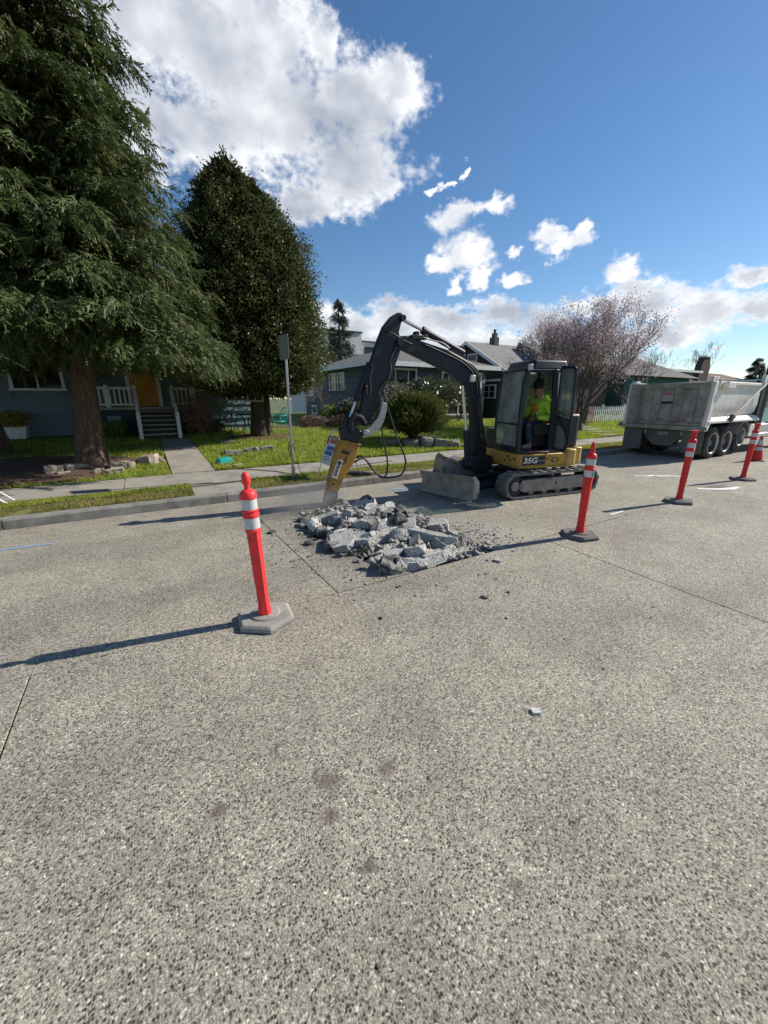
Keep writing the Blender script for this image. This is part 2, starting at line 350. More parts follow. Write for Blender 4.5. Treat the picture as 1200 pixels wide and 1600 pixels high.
M_breaker = mat('breaker_yellow', (.44, .215, .03), .5, .14, 5, spec=.4, dirt=(.2, .12, .05), dirt_amt=.55, dirt_scale=5)
M_brass = mat('counterweight_gold', (.56, .35, .10), .38, .12, 5, spec=.5, dirt=(.33, .2, .07), dirt_amt=.3)
M_dirtysteel = mat('muddy_steel', (.30, .275, .24), .75, .3, 6, .4, 40, dirt=(.17, .13, .10), dirt_amt=.55, dirt_scale=4)
M_track = mat('dusty_track_rubber', (.165, .155, .14), .9, .3, 9, .4, 60, dirt=(.05, .05, .048), dirt_amt=.3)
M_chrome = mat('cylinder_rod', (.62, .63, .65), .18, .05, 5, metal=1.0)
M_steel = mat('grey_steel', (.33, .33, .33), .5, .18, 10, .1, 60, metal=.3, dirt=(.2, .18, .16), dirt_amt=.35)
M_galv = mat('galvanised_steel', (.42, .43, .44), .42, .15, 25, metal=.7)
M_hose = mat('hydraulic_hose', (.022, .021, .02), .5, .3, 20, dirt=(.16, .145, .12), dirt_amt=.45, dirt_scale=12)
M_black = mat('matt_black', (.02, .02, .021), .6, .2, 8)
M_glass = glass_mat('tinted_glass', (.88, .93, .91), .24, .03, .8)
M_doorglass = glass_mat('open_door_glass', (.76, .87, .83), .34, .03, .6)
M_palebase = mat('pale_rubber_base', (.30, .285, .26), .9, .2, 8, .3, 50, dirt=(.17, .165, .155), dirt_amt=.4)
M_winglass = mat('house_window_glass', (.025, .03, .036), .08, .2, 2.0, spec=.35)

# ---------------------------------------------------------------- mesh helpers
class MB:
    def __init__(s, M=None): s.v = []; s.f = []; s.M = M
    def _add(s, vs, fs, M=None):
        o = len(s.v)
        T = s.M @ M if (s.M is not None and M is not None) else (M if M is not None else s.M)
        s.v += [tuple(T @ Vector(p)) for p in vs] if T is not None else [tuple(p) for p in vs]
        s.f += [tuple(i + o for i in q) for q in fs]
        return s
    def bx(s, x0, x1, y0, y1, z0, z1, M=None):
        vs = [(x0, y0, z0), (x1, y0, z0), (x1, y1, z0), (x0, y1, z0), (x0, y0, z1), (x1, y0, z1), (x1, y1, z1), (x0, y1, z1)]
        return s._add(vs, [(0, 3, 2, 1), (4, 5, 6, 7), (0, 1, 5, 4), (1, 2, 6, 5), (2, 3, 7, 6), (3, 0, 4, 7)], M)
    def prism(s, poly, a, b, axis='y', M=None, poly2=None):
        n = len(poly); P2 = poly2 or poly
        def p(q, t):
            return (q[0], t, q[1]) if axis == 'y' else ((q[0], q[1], t) if axis == 'z' else (t, q[0], q[1]))
        vs = [p(q, a) for q in poly] + [p(q, b) for q in P2]
        fs = [tuple(range(n))[::-1], tuple(range(n, 2 * n))] + [(i, (i + 1) % n, n + (i + 1) % n, n + i) for i in range(n)]
        return s._add(vs, fs, M)
    def tube(s, pts, r, n=8, cap=True, M=None):
        pts = [Vector(p) for p in pts]; k = len(pts)
        rs = [r] * k if isinstance(r, (int, float)) else list(r)
        vs = []; ref = None
        for i, p in enumerate(pts):
            d = (pts[min(i + 1, k - 1)] - pts[max(i - 1, 0)])
            if d.length < 1e-9: d = Vector((0, 0, 1))
            d.normalize()
            if ref is None: ref = Vector((1, 0, 0)) if abs(d.x) < .8 else Vector((0, 1, 0))
            u = (ref - d * ref.dot(d))
            if u.length < 1e-6: u = d.orthogonal()
            u.normalize(); w = d.cross(u); ref = u
            for j in range(n):
                t = 2 * math.pi * j / n
                vs.append(p + (u * math.cos(t) + w * math.sin(t)) * rs[i])
        fs = [(i * n + j, i * n + (j + 1) % n, (i + 1) * n + (j + 1) % n, (i + 1) * n + j) for i in range(k - 1) for j in range(n)]
        if cap: fs += [tuple(range(n))[::-1], tuple(range((k - 1) * n, k * n))]
        return s._add(vs, fs, M)
    def cyl(s, p, q, r, n=14, M=None): return s.tube([p, q], r, n, True, M)
    def lathe(s, prof, n=16, M=None, off=(0, 0, 0), cap=True):
        k = len(prof)
        vs = [(off[0] + r * math.cos(2 * math.pi * j / n), off[1] + r * math.sin(2 * math.pi * j / n), off[2] + z) for r, z in prof for j in range(n)]
        fs = [(i * n + j, i * n + (j + 1) % n, (i + 1) * n + (j + 1) % n, (i + 1) * n + j) for i in range(k - 1) for j in range(n)]
        if cap: fs += [tuple(range(n))[::-1], tuple(range((k - 1) * n, k * n))]
        return s._add(vs, fs, M)
    def mesh(s, name, m, smooth=False, fix=True):
        me = bpy.data.meshes.new(name); me.from_pydata(s.v, [], s.f)
        if fix:
            b = bmesh.new(); b.from_mesh(me); bmesh.ops.recalc_face_normals(b, faces=b.faces); b.to_mesh(me); b.free()
        if smooth: me.polygons.foreach_set('use_smooth', [True] * len(me.polygons))
        me.materials.append(m); me.update()
        return me
    def build(s, name, m, parent=None, smooth=False, bevel=0.0, seg=2, fix=True):
        o = link(name, s.mesh(name, m, smooth, fix), parent)
        if bevel:
            md = o.modifiers.new('bevel', 'BEVEL'); md.width = bevel; md.segments = seg; md.limit_method = 'ANGLE'; md.angle_limit = R(35)
        if smooth == 'auto' or (bevel and not smooth): autosmooth(o)
        return o
def autosmooth(o, ang=38):
    me = o.data
    me.polygons.foreach_set('use_smooth', [True] * len(me.polygons))
    try: me.set_sharp_from_angle(angle=R(ang))
    except Exception: pass
def link(name, data, parent=None, loc=None, rot=None):
    o = bpy.data.objects.new(name, data); COL.objects.link(o)
    if parent is not None: o.parent = parent
    if loc is not None: o.location = loc
    if rot is not None: o.rotation_euler = rot
    return o
def tag(o, label=None, cat=None, group=None, kind=None):
    if label: o['label'] = label
    if cat: o['category'] = cat
    if group: o['group'] = group
    if kind: o['kind'] = kind
    return o
def thing(name, label, cat, loc=(0, 0, 0), rot=(0, 0, 0), group=None):
    o = link(name, None, None, loc, rot); o.empty_display_size = .2
    return tag(o, label, cat, group)
def fast_mesh(name, V, Fq, m, smooth=False):
    """numpy arrays: V (n,3), Fq (k,3|4)"""
    me = bpy.data.meshes.new(name); V = np.asarray(V, np.float32); Fq = np.asarray(Fq, np.int32)
    k, w = Fq.shape
    me.vertices.add(len(V)); me.vertices.foreach_set('co', V.ravel())
    me.loops.add(k * w); me.loops.foreach_set('vertex_index', Fq.ravel())
    me.polygons.add(k); me.polygons.foreach_set('loop_start', np.arange(0, k * w, w, dtype=np.int32))
    me.polygons.foreach_set('loop_total', np.full(k, w, np.int32))
    me.update(calc_edges=True); me.validate()
    if smooth: me.polygons.foreach_set('use_smooth', [True] * k)
    me.materials.append(m)
    return me
def bez(pts, n=24):
    """Catmull-Rom through pts"""
    P = [Vector(p) for p in pts]; P = [P[0] * 2 - P[1]] + P + [P[-1] * 2 - P[-2]]
    out = []
    k = len(P) - 3
    for i in range(k):
        for j in range(n // k + 1 if i < k - 1 else n // k + 2):
            t = j / (n // k + 1)
            a, b, c, d = P[i:i + 4]
            out.append(.5 * ((2 * b) + (c - a) * t + (2 * a - 5 * b + 4 * c - d) * t * t + (3 * b - a - 3 * c + d) * t ** 3))
    return out
rng = random.Random(7)
nrg = np.random.default_rng(11)
def zr(y): return -.02 * abs(y - 2.97)
def zl(y): return .075 + max(0.0, min(y, 17.0) - 9.75) * .058     # the front gardens rise towards the houses

# ---------------------------------------------------------------- ground and street
g_ = MB(); g_.bx(-400, 900, -400, 900, -1.2, -.62); tag(g_.build('ground', M_ground), kind='structure')
CURB_Y = 7.24
road = MB()
road._add([(-60, -9, zr(-9) - .014), (220, -9, zr(-9) - .014), (220, 2.97, -.014), (-60, 2.97, -.014)], [(0, 1, 2, 3)])
for xa, xb in ((-60, 1.3), (6.1, 220)):
    road._add([(xa, 2.97, -.014), (xb, 2.97, -.014), (xb, 7.26, zr(7.26) - .014), (xa, 7.26, zr(7.26) - .014)], [(0, 1, 2, 3)])
road = tag(road.build('road', M_bed, fix=False), kind='structure')
def slab_mesh(L, y0, y1, nm):
    m = MB(); e = .003
    z = lambda y: zr(y)
    vs = []
    for y, i in ((y0, 0), (y1, 1)):
        pass
    ya, yb = y0 + .004, y1 - .004
    top = [(e + .004, ya + e), (L - e - .004, ya + e), (L - e - .004, yb - e), (e + .004, yb - e)]
    mid = [(.004, ya), (L - .004, ya), (L - .004, yb), (.004, yb)]
    vs = [(x, y, z(y)) for x, y in top] + [(x, y, z(y) - .006) for x, y in mid] + [(x, y, z(y) - .06) for x, y in mid]
    fs = [(0, 1, 2, 3)] + [(4 + i, 4 + (i + 1) % 4, (i + 1) % 4, i) for i in range(4)] + [(8 + i, 8 + (i + 1) % 4, 4 + (i + 1) % 4, 4 + i) for i in range(4)]
    m._add(vs, fs)
    return m.mesh(nm, M_road, fix=False)
near_me = slab_mesh(4.95, -9.0, 2.97, 'near_slab'); far_me = slab_mesh(4.8, 2.97, CURB_Y, 'far_slab')
for k in range(-7, 26):
    link('road_slab', near_me, road, (-.85 + 4.95 * k, 0, 0))
for k in range(-7, 26):
    if k == 0: continue
    link('road_slab', far_me, road, (1.3 + 4.8 * k, 0, 0))
# the slab being broken out: a ragged notch runs in from the centre joint
edge = [(2.12, 2.976), (2.0, 3.35), (1.84, 3.72), (1.78, 4.15), (1.70, 4.5), (1.76, 4.95), (1.80, 5.35), (1.95, 5.72), (2.3, 5.9), (2.75, 5.98), (3.15, 5.8), (3.4, 5.4), (3.5, 4.9), (3.48, 4.45), (3.40, 4.0), (3.36, 3.6), (3.30, 3.25), (3.34, 2.976)]
jag = [edge[0]]
for a, b in zip(edge[:-1], edge[1:]):
    for t in (.25, .5, .75):
        jag.append((a[0] + (b[0] - a[0]) * t + rng.uniform(-.045, .045), max(2.99, a[1] + (b[1] - a[1]) * t + rng.uniform(-.045, .045))))
    jag.append(b)
outer = [(1.304, 2.974)] + jag + [(6.094, 2.976), (6.094, CURB_Y - .006), (1.306, CURB_Y - .006)]
bm = bmesh.new()
vs = [bm.verts.new((x, y, zr(y))) for x, y in outer]
es = [bm.edges.new((vs[i], vs[(i + 1) % len(vs)])) for i in range(len(vs))]
bmesh.ops.triangle_fill(bm, edges=es, use_beauty=True, normal=(0, 0, 1))
for i in range(len(vs)):
    a, b = outer[i], outer[(i + 1) % len(vs)]
    lo = [bm.verts.new((p[0] + rng.uniform(-.02, .02), p[1] + (rng.uniform(0, .03) if 0 < i < len(jag) else 0), zr(p[1]) - .2)) for p in (b, a)]
    bm.faces.new((vs[i], vs[(i + 1) % len(vs)], lo[0], lo[1]))
me = bpy.data.meshes.new('broken_slab'); bm.to_mesh(me); bm.free(); me.materials.append(M_road)
link('broken_road_slab', me, road)
fb_ = MB()
for x0, x1, y0, y1 in ((1.25, 1.36, 2.9, 7.23), (6.04, 6.15, 2.9, 7.23), (1.25, 2.0, 2.92, 3.02), (3.45, 6.15, 2.92, 3.02)):
    fb_._add([(x0, y0, zr(y0) - .014), (x1, y0, zr(y0) - .014), (x1, y1, zr(y1) - .014), (x0, y1, zr(y1) - .014)], [(0, 1, 2, 3)])
fb_.build('joint_filler', M_bed, road, fix=False)
pit = MB()
nx, ny = 26, 30
pv_ = [(1.31 + 4.78 * i / nx, 2.98 + 4.25 * j / ny, zr(3 + 4.2 * j / ny) - .17 + .07 * mnoise.noise(Vector((i * .9, j * .9, 3))) ) for j in range(ny + 1) for i in range(nx + 1)]
pit._add(pv_, [(j * (nx + 1) + i, j * (nx + 1) + i + 1, (j + 1) * (nx + 1) + i + 1, (j + 1) * (nx + 1) + i) for j in range(ny) for i in range(nx)])
pit.build('pit_floor', M_dirt, road, fix=False)

# kerb stones
curb = tag(link('curb', None), kind='structure')
cm = MB(); prof = [(CURB_Y, -.22), (CURB_Y + .015, .035), (CURB_Y + .04, .06), (CURB_Y + .17, .066), (CURB_Y + .17, -.22)]
cm.prism([(p[0], p[1]) for p in prof], .006, 2.994, 'x'); cme = cm.mesh('curb_stone', M_curb)
x = -40.9
while x < 190:
    o = link('curb_stone', cme, curb, (x, rng.uniform(-.006, .006), rng.uniform(-.005, .005)))
    x += 3.0
# verge between kerb and sidewalk, crossed by a concrete strip
V0, V1 = CURB_Y + .17, 8.34
verge = tag(link('verge', None), kind='structure')
def sheet(x0, x1, y0, y1, zf, m, name, parent, nx=20, ny=6, amp=.02, seed=0):
    vs = []
    for j in range(ny + 1):
        for i in range(nx + 1):
            X = x0 + (x1 - x0) * i / nx; Y = y0 + (y1 - y0) * j / ny
            inner = 0 if j in (0, ny) else 1
            vs.append((X, Y, zf(Y) + inner * amp * mnoise.noise(Vector((X * .8 + seed, Y * 1.3, seed)))))
    fs = [(j * (nx + 1) + i, j * (nx + 1) + i + 1, (j + 1) * (nx + 1) + i + 1, (j + 1) * (nx + 1) + i) for j in range(ny) for i in range(nx)]
    b = MB(); b._add(vs, fs); return b.build(name, m, parent, fix=False, smooth=True)
zv = lambda y: .055 + .012 * (y - V0)
sheet(-40, .60, V0, V1, zv, M_stripgrass, 'verge_turf', verge, 60, 6, .03, 1)
sheet(1.58, 16.5, V0, V1, zv, M_stripgrass, 'verge_turf', verge, 60, 6, .03, 2)
sheet(16.5, 190, V0, V1, zv, M_stripgrass, 'verge_turf', verge, 60, 4, .02, 3)
b = MB(); b.bx(.60, 1.58, V0, V1 - .008, -.1, .062); b.build('crossing_slab', M_walk, verge, bevel=.008)
# sidewalk flags
sidewalk = tag(link('sidewalk', None), kind='structure')
sm = MB(); sm.bx(.006, 1.494, -.705, .705, -.08, .072); sme = sm.mesh('paving_slab', M_walk)
for k in range(-24, 90):
    o = link('paving_slab', sme, sidewalk, (1.02 + 1.5 * k, (V1 + 9.75) / 2, rng.uniform(-.003, .006)), (rng.uniform(-.002, .002), rng.uniform(-.003, .003), 0))
b = MB(); b.bx(-40, 150, V1 - .02, 9.77, -.3, .05); b.build('joint_bed', M_bed, sidewalk)
# front path to the steps of the house
fpath = tag(link('front_path', None), kind='structure')
px0 = .42; ys = [9.758, 11.2, 12.6, 13.9, 15.05]
for a, b2 in zip(ys[:-1], ys[1:]):
    bb = MB(); sk = .02
    q = [(.40, a + .007), (1.28, a + .007), (1.28, b2 - .007), (.40, b2 - .007)]
    bb._add([(x, y, zl(y) + .012) for x, y in q] + [(x, y, zl(y) - .12) for x, y in q], [(0, 1, 2, 3), (4, 7, 6, 5), (0, 4, 5, 1), (1, 5, 6, 2), (2, 6, 7, 3), (3, 7, 4, 0)])
    bb.build('path_slab', M_walk, fpath)
# front gardens
lawn = tag(link('lawn', None), kind='structure')
sheet(-45, .385, 9.77, 34, zl, M_soil, 'garden_turf', lawn, 90, 60, .05, 5)
sheet(.385, 1.295, 15.0, 34, zl, M_soil, 'garden_turf', lawn, 4, 20, .0, 5)
sheet(1.295, 60, 9.77, 34, zl, M_soil, 'garden_turf', lawn, 130, 60, .05, 6)
sheet(60, 190, 9.77, 34, zl, M_soil, 'garden_turf', lawn, 30, 20, .05, 6)
# bark mulch under the cedar
def patch(name, cx, cy, rx, ry, zf, dz, m, parent, n=40, jit=.12, rings=5, ymin=None):
    vs = [(cx, cy, zf(cy) + dz)]; fs = []
    ph = rng.uniform(0, 9)
    for k in range(1, rings + 1):
        for i in range(n):
            t = 2 * math.pi * i / n; f = k / rings * (1 + jit * mnoise.noise(Vector((math.cos(t) * 2 + ph, math.sin(t) * 2, ph))) * 2)
            X, Y = cx + rx * f * math.cos(t), cy + ry * f * math.sin(t)
            if ymin is not None: Y = max(Y, ymin)
            d = dz if k < rings else -.02
            vs.append((X, Y, zf(Y) + d + (.02 * mnoise.noise(Vector((X * 3, Y * 3, 1))) if k < rings else 0)))
    fs = [(0, 1 + i, 1 + (i + 1) % n) for i in range(n)]
    for k in range(rings - 1):
        a, b3 = 1 + k * n, 1 + (k + 1) * n
        fs += [(a + i, b3 + i, b3 + (i + 1) % n, a + (i + 1) % n) for i in range(n)]
    q = MB(); q._add(vs, fs); return q.build(name, m, parent, smooth=True, fix=False)
patch('mulch_bed', -2.4, 11.35, 2.35, 1.62, zl, .055, M_mulch, lawn, 60, .10, 8, 9.80)
patch('mulch_bed', 3.6, 14.5, 1.5, .75, zl, .05, M_mulch, lawn, 40, .2, 4)
patch('bare_bed', 8.2, 17.0, 4.5, .7, zl, .06, M_mulch, lawn, 40, .2, 4)

# paint and marks lying on the street
def mark(name, label, cat, pts, z, m, group=None):
    q = MB(); n = len(pts); q.prism(pts, 0, .003, 'z')
    c = (sum(p[0] for p in pts) / n, sum(p[1] for p in pts) / n)
    q.v = [(x, y, zz + z(y) + .004) for x, y, zz in q.v]
    return tag(q.build(name, m), label, cat, group)
M_bluep = mat('blue_spray', (.16, .38, .66), .8, .35, 30, dirt=(.33, .33, .32), dirt_amt=.55, dirt_scale=40)
M_whitep = mat('white_spray', (.78, .78, .76), .8, .15, 30, dirt=(.4, .39, .36), dirt_amt=.45, dirt_scale=30)
mark('paint_line', 'pale blue sprayed line near the kerb at the photo edge', 'paint mark', [(-2.6, 6.20), (-1.2, 6.09), (-1.19, 6.13), (-2.6, 6.25)], zr, M_bluep)
mark('paint_line', 'faint blue sprayed marks on the street in front of the bulldozer blade', 'paint mark', [(4.05, 6.50), (4.5, 6.38), (4.66, 6.43), (4.6, 6.47), (4.1, 6.56)], zr, M_bluep)
mark('paint_line', 'short white dash on the street beside a bollard shadow', 'paint mark', [(5.87, 3.09), (6.24, 3.10), (6.25, 3.14), (5.88, 3.13)], zr, M_whitep)
mark('paint_line', 'ragged white sprayed arrow on the street towards the truck', 'paint mark', [(9.55, 4.66), (9.75, 4.44), (9.95, 4.42), (9.93, 4.30), (10.2, 4.18), (10.36, 3.98), (10.44, 4.06), (10.25, 4.28), (10.08, 4.36), (10.0, 4.52), (9.78, 4.54), (9.6, 4.74)], zr, M_whitep)
mark('paint_line', 'broken white paint arc in front of the dark tar patch', 'paint mark', [(9.05, 3.22), (9.3, 2.98), (9.62, 2.84), (9.95, 2.86), (9.98, 2.93), (9.75, 2.96), (9.45, 3.06), (9.14, 3.29)], zr, M_whitep)
mark('paint_line', 'white sprayed scribble on the grass verge left of the path', 'paint mark', [(-.72, 8.16), (-.5, 8.18), (-.38, 8.26), (-.2, 8.2), (.05, 8.22), (.04, 8.27), (-.15, 8.27), (-.25, 8.33), (-.5, 8.31), (-.55, 8.24), (-.72, 8.22)], lambda y: zv(y) + .014, M_whitep)
# ---------------------------------------------------------------- delineator posts and cone
def hexbase(r, h, lip):
    P = [(r * math.cos(R(60 * i + 12)), r * math.sin(R(60 * i + 12))) for i in range(6)]
    q = MB(); q.prism(P, 0, h * .7, 'z', poly2=[(x, y) for x, y in P]); 
    q2 = [(x * lip, y * lip) for x, y in P]
    q.v = []; q.f = []
    vs = [(x, y, 0) for x, y in P] + [(x, y, h * .6) for x, y in P] + [(x * lip, y * lip, h) for x, y in P]
    fs = [tuple(range(6))[::-1], tuple(range(12, 18))] + [(k * 6 + i, k * 6 + (i + 1) % 6, (k + 1) * 6 + (i + 1) % 6, (k + 1) * 6 + i) for k in (0, 1) for i in range(6)]
    q._add(vs, fs); return q
def bollard(loc, label, rz, tilt, m, base_m, knob):
    t = thing('delineator_post', label, 'bollard', loc, (0, 0, 0), 'bollards set along the centre joint of the street')
    hexbase(.235, .05, .9).build('base', base_m, t, bevel=.006).rotation_euler = (0, 0, rz)
    q = MB(); q.lathe([(.118, .05), (.118, .056), (.10, .060)], 24); q.build('base_collar', base_m, t, smooth=True)
    TM = Matrix.Rotation(tilt[0], 4, 'X') @ Matrix.Rotation(tilt[1], 4, 'Y') @ Matrix.Rotation(rz, 4, 'Z')
    tp = link('tube', None, t) if False else None
    TM = TM @ Matrix.Diagonal((.92, .92, 1, 1))
    # post: eight-sided lower leg, ribbed collars, bands sit in recesses
    q = MB(TM); q.lathe([(.060, .05), (.058, .09), (.050, .13), (.049, .30), (.053, .34), (.056, .62), (.058, .745), (.064, .75), (.065, .772), (.060, .778)], 8 if knob != 'side' else 8)
    q.lathe([(.0585, .772), (.0585, .862)], 24); q.lathe([(.060, .858), (.066, .864), (.066, .885), (.061, .889), (.061, .905), (.066, .909), (.066, .916), (.060, .92)], 24)
    q.lathe([(.0575, .918), (.0575, 1.004)], 24); q.lathe([(.060, 1.0), (.067, 1.003), (.067, 1.022), (.060, 1.047), (.042, 1.062), (.026, 1.068)], 24)
    q.build('tube', m, t, smooth='auto')
    for z0, z1 in ((.776, .858), (.921, .999)):
        q = MB(TM); q.lathe([(.0602, z0), (.0602, z1)], 24, cap=False); q.build('reflective_band', M_reflect, t, smooth=True, fix=False)
    q = MB(TM)
    if knob == 'side':      # a loop handle seen half edge-on
        q.tube([(0, 0, 1.05), (.004, 0, 1.10), (.0, 0, 1.15), (-.004, 0, 1.185)], [.034, .030, .026, .020], 12)
        q.tube([(.0, 0, 1.13), (.02, 0, 1.16), (.004, 0, 1.2)], [.016, .016, .012], 8)
    elif knob == 'flat':
        q.lathe([(.042, 1.05), (.040, 1.12), (.046, 1.165), (.056, 1.172), (.058, 1.195), (.02, 1.2)], 16)
    else:
        q.lathe([(.030, 1.05), (.021, 1.085), (.022, 1.10), (.033, 1.115), (.035, 1.15), (.031, 1.175), (.012, 1.195), (.002, 1.197)], 14)
    q.build('handle', m, t, smooth='auto')
    return t
b1 = bollard((.62, 2.87, zr(2.87)), 'nearest orange bollard with a grey hexagonal base, leaning a little', R(12), (R(-.8), R(-2.2)), M_orange, M_palebase, 'ball')
b2 = bollard((4.60, 2.78, zr(2.78)), 'red bollard on a black base in front of the excavator track', R(35), (R(.6), R(.0)), M_red, M_greyrub, 'side')
q = MB(Matrix.Rotation(R(.6), 4, 'X')); q.lathe([(.0606, .782), (.0606, .852)], 24, cap=False)
q.f = [f for f in q.f if -2.0 < math.atan2(q.v[f[0]][1], q.v[f[0]][0]) < -.9]
q.build('band_scuff', mat('green_tape', (.05, .26, .21), .5), b2, fix=False, smooth=True)
bollard((7.62, 2.95, zr(2.95)), 'red bollard with a flat topped handle in front of the truck tailgate', R(5), (R(.5), R(1.2)), M_red, M_greyrub, 'flat')
bollard((10.98, 3.16, zr(3.16)), 'farthest red bollard, beside the traffic cone', R(22), (R(.4), R(1.8)), M_red, M_greyrub, 'flat')
t = thing('traffic_cone', 'red traffic cone with two white bands beside the truck wheels', 'traffic cone', (14.9, 4.1, zr(4.1)), (0, 0, R(20)))
q = MB(); q.bx(-.18, .18, -.18, .18, 0, .025); q.build('base', M_black, t, bevel=.01)
q = MB(); q.lathe([(.145, .025), (.135, .05), (.103, .24), (.099, .26), (.088, .345), (.080, .40), (.052, .56), (.03, .69), (.028, .70)], 24); q.build('cone_body', M_red, t, smooth='auto')
for z0, z1, r0, r1 in ((.30, .39, .0955, .0835), (.45, .60, .0735, .049)):
    q = MB(); q.lathe([(r0, z0), (r1, z1)], 24, cap=False); q.build('reflective_band', M_reflect, t, smooth=True, fix=False)

# ---------------------------------------------------------------- sign post, easel sign, stray legs, lid
t = thing('sign_post', 'tall galvanised street sign post on the verge, its sign seen edge on', 'sign post', (2.58, 8.02, .06))
q = MB(); q.bx(-.022, .022, -.022, .022, -.1, 2.78); q.build('pole', M_galv, t, bevel=.004)
q = MB(); q.bx(-.032, .032, -.032, .032, -.05, .28); q.build('sleeve', M_galv, t, bevel=.004)
q = MB(Matrix.Rotation(R(14), 4, 'Z')); q.prism([(-.15, 2.36), (.15, 2.36), (.17, 2.39), (.17, 2.78), (.15, 2.81), (-.15, 2.81), (-.17, 2.78), (-.17, 2.39)], -.031, -.027, 'x')
q.build('sign_panel', mat('sign_back', (.30, .32, .34), .4, .1, 8, metal=.6), t)
for zz in (2.45, 2.72):
    q = MB(); q.cyl((-.036, 0, zz), (.03, 0, zz), .009, 6); q.build('bolt', M_galv, t)
q = MB(); q.tube(bez([(-.03, -.01, .78), (-.06, -.03, .74), (-.075, -.03, .62), (-.06, -.03, .48), (-.035, -.03, .5), (-.035, -.03, .64), (-.05, -.03, .72)], 24), .008, 6); q.build('cable_coil', M_black, t, smooth=True)
q = MB(); q.tube(bez([(.02, -.03, .74), (.05, -.04, .6), (.10, -.04, .38), (.14, -.05, .14), (.3, -.08, .03), (.6, -.12, .012)], 30), .007, 6)
q.build('hanging_cable', M_black, t, smooth=True)
t = thing('notice_board', 'white and blue folding notice board standing on the verge behind the breaker', 'notice board', (3.10, 7.75, .062))
fb0, fb1 = Vector((0, 0, 0)), Vector((.40, 0, .98)); fd = (fb1 - fb0).normalized(); fn_ = Vector((-fd.z, 0, fd.x))
SM = Matrix(((0, fd.x, fn_.x, 0), (-1, 0, 0, 0), (0, fd.z, fn_.z, 0), (0, 0, 0, 1)))       # x across (far to near), y up the face, z out of it
q = MB(SM); q.bx(-.26, .26, .30, .92, .012, .022); q.build('board', M_white, t, bevel=.003)
M_bl = mat('notice_blue', (.07, .19, .46), .5, .1, 5); M_rd = mat('notice_red', (.42, .09, .10), .5, .1, 5); M_gy = mat('notice_grey', (.3, .3, .34), .5, .1, 5)
def pr_(x0, x1, z0, z1, m, nm):
    q = MB(SM); q.bx(x0, x1, z0, z1, .0215, .0245); q.build(nm, m, t)
pr_(-.26, .26, .885, .92, M_rd, 'red_band'); pr_(-.26, -.17, .74, .88, M_rd, 'red_corner')
for i, xx in enumerate((-.11, .0, .11)):
    pr_(xx, xx + .085, .76, .865, M_rd, 'red_letter')
pr_(-.16, .22, .61, .70, M_bl, 'blue_panel'); pr_(-.20, .18, .50, .595, M_bl, 'blue_panel')
for i, (a, b3) in enumerate(((-.18, -.05), (-.01, .10), (-.2, .06), (.09, .2))):
    pr_(a, b3, .44 - .05 * (i // 2), .465 - .05 * (i // 2), M_gy, 'small_print')
for sy in (-.24, .24):
    q = MB(); q.tube([(0, sy, 0), (.41, sy, 1.0)], .013, 6); q.build('front_leg', M_galv, t)
    q = MB(); q.tube([(.41, sy, 1.0), (.84, sy, .0)], .013, 6); q.build('rear_leg', M_steel, t)
q = MB(); q.tube([(.41, -.25, 1.0), (.41, .25, 1.0)], .014, 6); q.build('hinge_bar', M_galv, t)
t = thing('folding_notice', 'white folding notice legs cut off by the photo edge on the verge', 'notice board', (-2.3, 8.3, .06))
for dy, dx in ((.30, .28), (-.08, .30)):
    q = MB(); q.tube([(dx, dy, 0), (dx - .62, dy + .05, .62)], .014, 6); q.build('leg', M_white, t)
q = MB(); q.bx(-.64, -.30, .02, .05, .34, .9); q.build('board', M_white, t)
t = thing('utility_lid', 'round grey concrete lid propped up on the verge behind the breaker', 'lid', (4.05, 7.72, .085), (R(-8), R(6), 0))
q = MB(); q.lathe([(.26, 0), (.27, .02), (.26, .045), (.06, .05), (.05, .04), (.001, .04)], 28); q.build('lid_disc', M_curb, t, smooth='auto')
q = MB(); q.lathe([(.30, -.06), (.31, -.02), (.28, -.015)], 24); q.build('lid_ring', M_black, t, smooth='auto')
# cables along the sidewalk
q = MB(); q.tube(bez([(-1.2, 8.20, .082), (-.3, 8.19, .084), (.6, 8.12, .082), (1.1, 8.14, .08), (1.7, 8.26, .085), (2.5, 8.15, .088), (2.62, 8.1, .09)], 60), .008, 6)
tag(q.build('cable', M_black, smooth=True), 'black cable lying along the verge edge to the sign post', 'cable')
q = MB(); q.tube(bez([(1.72, 9.7, .09), (2.1, 9.35, .086), (2.45, 8.9, .086), (2.7, 8.4, .088), (3.2, 8.25, .09), (4.2, 8.6, .086), (5.6, 8.9, .086)], 60), .009, 6)
tag(q.build('cable', M_black, smooth=True), 'black cable crossing the sidewalk from the teal tray', 'cable')
# teal tray and two pale stones on the lawn
M_teal = mat('teal_plastic', (.02, .36, .33), .45, .1, 5)
t = thing('plastic_tray', 'teal plastic tray upside down on the lawn by the path', 'tray', (1.62, 10.5, zl(10.5) + .03), (R(4), R(-3), R(15)))
q = MB(); q.prism([(-.17, -.12), (.17, -.12), (.17, .12), (-.17, .12)], 0, .11, 'z', poly2=[(-.15, -.10), (.15, -.10), (.15, .10), (-.15, .10)]); q.build('tray_body', M_teal, t, bevel=.012)
q = MB(); q.bx(-.19, .19, -.14, .14, -.005, .012); q.build('rim', M_teal, t, bevel=.004)
